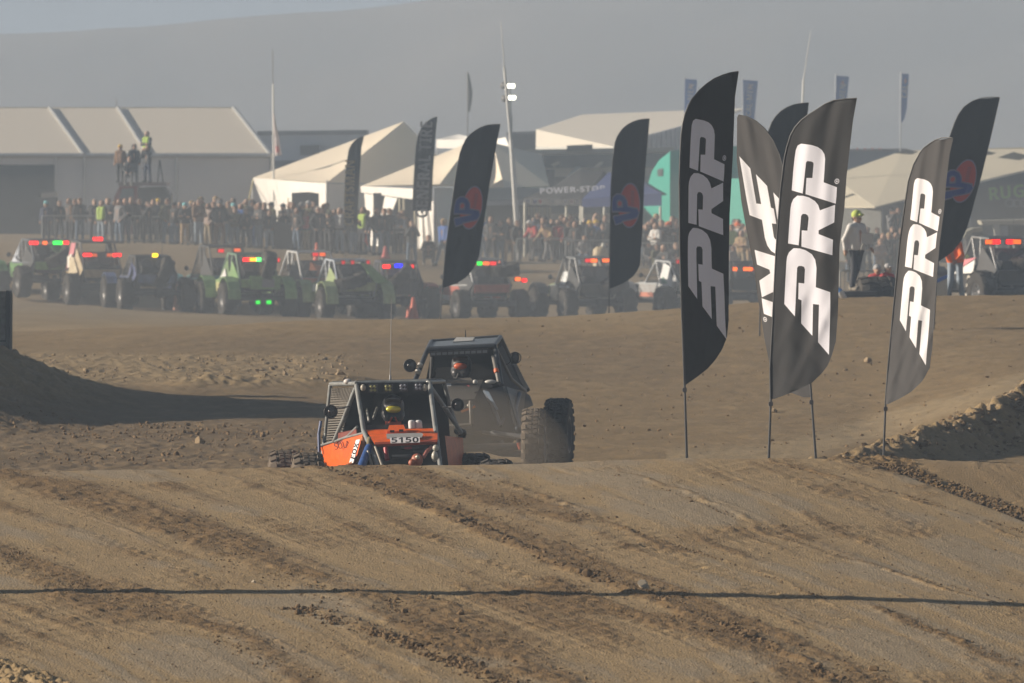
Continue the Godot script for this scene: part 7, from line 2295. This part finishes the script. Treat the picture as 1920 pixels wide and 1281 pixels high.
func rock_mesh(seed_: int, flat: float, fine := 2) -> ArrayMesh:
	# an angular lump: a ball pushed in by random cutting planes
	var r := RandomNumberGenerator.new()
	r.seed = seed_
	var cuts := []
	for k in 9:
		var n := v(r.randf_range(-1, 1), r.randf_range(-1, 1), r.randf_range(-1, 1)).normalized()
		cuts.append([n, r.randf_range(0.42, 0.82)])
	var st := mb()
	var nn := 5 + fine * 3
	var mm := 3 + fine * 2
	var at := func(i: int, j: int) -> Vector3:
		var a := TAU * (i % nn) / nn
		var b := PI * j / mm - PI / 2
		var p := v(cos(a) * cos(b), sin(b), sin(a) * cos(b))
		for q in cuts:
			var dd: float = p.dot(q[0])
			if dd > q[1]:
				p -= q[0] * (dd - q[1])
		return p * v(1, flat, 1)
	st.set_smooth_group(-1)
	for i in nn:
		for j in mm:
			var m: Vector3 = at.call(i, j) + at.call(i + 1, j + 1)
			if j > 0:
				tri(st, at.call(i, j), at.call(i + 1, j), at.call(i + 1, j + 1), m)
			if j < mm - 1:
				tri(st, at.call(i, j), at.call(i + 1, j + 1), at.call(i, j + 1), m)
	st.generate_normals()
	return st.commit()

func jump_px(px: float, py: float) -> Vector3:
	# the spot of the jump's face that shows at that pixel
	var lo := 46.0
	var hi := 66.0
	for k in 24:
		var mid := (lo + hi) * 0.5
		var row := HORIZON - (ground_at(px, mid) - HC) * F / mid
		if row > py:
			lo = mid
		else:
			hi = mid
	return on_ground(px, lo)

func scatter(called: String, label: String, mesh: Mesh, m: Material, spots: Array) -> void:
	var mm := MultiMesh.new()
	mm.transform_format = MultiMesh.TRANSFORM_3D
	mm.mesh = mesh
	mm.instance_count = spots.size()
	for i in spots.size():
		var s: Array = spots[i]
		var b := Basis(Vector3.UP, rng.randf() * TAU) * Basis(Vector3.RIGHT, rng.randf_range(-0.5, 0.5))
		mm.set_instance_transform(i, Transform3D(b.scaled(Vector3(s[1] * rng.randf_range(0.8, 1.3), s[1] * rng.randf_range(0.7, 1.1), s[1] * rng.randf_range(0.8, 1.3))), s[0]))
	var o := MultiMeshInstance3D.new()
	o.multimesh = mm
	o.material_override = m
	o.name = numbered(called)
	o.set_meta("kind", "stuff")
	o.set_meta("label", label)
	add_child(o, true)

func build_clods() -> void:
	var earth := D(0.22, 0.15, 0.075, 0.95, 0.0, 9.0)
	var damp := D(0.17, 0.112, 0.052, 0.95, 0.0, 9.0)
	var pale := D(0.34, 0.265, 0.165, 0.95, 0.0, 4.0)
	var kinds := [rock_mesh(1, 0.75, 1), rock_mesh(2, 0.6, 1), rock_mesh(3, 0.9, 1)]
	var spots := [[], [], []]
	# crumbs of loose earth in the bands of the jump
	for b in BANDS.size():
		var band: Array = BANDS[b]
		var n := int(band[0] * (45.0 if band[2] > 0.45 else 16.0)) if band[0] > 15.0 else 260
		if b == 1:
			n = 2600
		for k in n:
			var py := rng.randf_range(maxf(872.0, band[3][0][0]), minf(1300.0, band[3][-1][0]))
			var spread: float = band[0] * rng.randfn(0.0, 0.55)
			var px := piece(band[3], py) + spread
			if px < -40.0 or px > 1960.0:
				continue
			var size := 0.004 + 0.0062 * absf(rng.randfn()) * (1.0 if band[2] < 0.45 else 1.15)
			if b == 1 or b == 4:
				size *= 1.45
			if rng.randf() < 0.03 and band[2] > 0.45:
				size *= 2.0
			size = minf(size, 0.04)
			var at := jump_px(px, py)
			at.y += size * 0.25
			spots[rng.randi() % 3].append([at, size])
	# strays over the whole face
	for k in 4200:
		var px := rng.randf_range(-40.0, 1960.0)
		var py := 872.0 + 425.0 * rng.randf()
		var size := 0.004 + 0.004 * absf(rng.randfn())
		spots[rng.randi() % 3].append([jump_px(px, py) + v(0, size * 0.25, 0), size])
	for k in 3:
		scatter("dirt_crumbs", "crumbs and clods of loose earth strewn over the jump", kinds[k], damp if k < 2 else earth, spots[k])
	# clods along the crest lip on the right and the flank below it
	spots = [[], [], []]
	for k in 1500:
		var t := rng.randf()
		var px := lerpf(1380.0, 1960.0, t)
		var py := piece(LIP, px) + rng.randf_range(-26.0, 3.0) * smoothstep(0.0, 0.5, t)
		var size := 0.008 + 0.013 * absf(rng.randfn())
		spots[rng.randi() % 3].append([jump_px(px, maxf(py, 866.0)) + v(0, -0.03, 0), size])
	for k in 3:
		scatter("lip_clods", "dark clods along the falling edge of the jump", kinds[k], damp, spots[k])
	# clods of the windrow, the pale heap and the left valley
	spots = [[], [], []]
	for k in 1500:
		var px := 1480.0 + 620.0 * sqrt(rng.randf())
		var d := 79.3 + (px - 1500.0) * 0.0205 + rng.randf_range(-3.2, 2.0)
		var a := broad(px, d, 0.0)
		var size := (0.025 + 0.045 * absf(rng.randfn())) * (0.3 + minf(a, 0.8))
		spots[rng.randi() % 3].append([on_ground(px, d) + v(0, size * 0.2, 0), minf(size, 0.22)])
	for k in 3:
		scatter("windrow_clods", "clods heaped on the dark windrow at the right", kinds[k], pale if k == 0 else damp, spots[k])
	spots = [[], [], []]
	for k in 900:
		var px := rng.randf_range(-40.0, 690.0)
		var d := rng.randf_range(103.0, 116.0)
		if px > 470.0 or rng.randf() < 0.55:
			var size := 0.012 + 0.02 * absf(rng.randfn()) * (1.15 if px > 470.0 and px < 650.0 else 0.7)
			spots[rng.randi() % 3].append([on_ground(px, d) + v(0, size * 0.3, 0), minf(size, 0.16)])
	for k in 3:
		scatter("pale_clods", "pale crumbled clods on the valley floor at the left", kinds[k], pale, spots[k])
	spots = [[], [], []]
	for k in 1000:
		var px := rng.randf_range(-40.0, 640.0)
		var d := rng.randf_range(82.0, 92.5)
		var size := 0.009 + 0.015 * absf(rng.randfn())
		spots[rng.randi() % 3].append([on_ground(px, d) + v(0, size * 0.3, 0), minf(size, 0.11)])
	for k in 900:
		var px := rng.randf_range(900.0, 1920.0)
		var d := rng.randf_range(84.0, 128.0)
		var size := 0.008 + 0.012 * absf(rng.randfn())
		spots[rng.randi() % 3].append([on_ground(px, d) + v(0, size * 0.3, 0), minf(size, 0.08)])
	for k in 3:
		scatter("valley_clods", "brown clods scattered over the valley behind the jump", kinds[k], earth, spots[k])
	# single stones one can point at
	var stones := [[1206, 1101, 0.070, 0, "pale wedge shaped stone standing on the clod ridge of the jump", 0.95], [1412, 1192, 0.055, 1, "dark stone casting a shadow low on the jump, right of the pale wedge", 0.75], [1102, 1078, 0.062, 1, "brown lump on the clod ridge, up left of the pale wedge", 0.9], [1086, 1072, 0.045, 1, "smaller brown lump touching the bigger one on the ridge", 0.9], [866, 976, 0.05, 1, "brown lump on the upper part of the clod ridge", 0.85], [838, 957, 0.06, 1, "flat pale brown lump high on the clod ridge", 0.5], [805, 1200, 0.05, 1, "dark clod in the lower left clod line", 0.8], [722, 1192, 0.035, 1, "small dark clod left in the lower clod line", 0.9], [914, 1264, 0.04, 1, "dark clod at the bottom edge of the jump", 0.9], [1535, 1250, 0.05, 2, "pale brown clod near the bottom right edge", 0.7], [1640, 1255, 0.05, 2, "pale brown clod in the corner right of the other one", 0.7], [476, 1090, 0.028, 0, "small pale pebble just above the straight shadow", 0.8], [745, 1011, 0.03, 2, "light clod left of the clod ridge", 0.7]]
	for s in stones:
		var at := jump_px(s[0], s[1] + 4)
		var o := obj("stone", rock_mesh(40 + int(s[0]), s[5], 2), [D(0.50, 0.45, 0.36, 0.9, 0.0, 6.0), damp, earth][s[3]])
		o.position = at + v(0, s[2] * 0.35, 0)
		o.scale = Vector3.ONE * s[2]
		o.rotation.y = s[0]
		if s[0] == 1206:
			o.rotation.z = 0.5
			o.scale = v(0.06, 0.085, 0.06)
		tag(o, s[4], "stone")
	for s in [[1627, 109, 0.09, "pale stone high on the brown slope right of the middle banner"], [1585, 107, 0.06, "smaller pale stone left of the pale stone on the slope"], [1452, 96, 0.08, "pale stone low on the slope between two banner poles"], [376, 86.5, 0.11, "lone brown lump on the valley floor at the left"]]:
		var o := obj("stone", rock_mesh(int(s[0]), 0.8, 2), pale)
		o.position = on_ground(s[0], s[1]) + v(0, s[2] * 0.4, 0)
		o.scale = Vector3.ONE * s[2]
		tag(o, s[3], "stone")
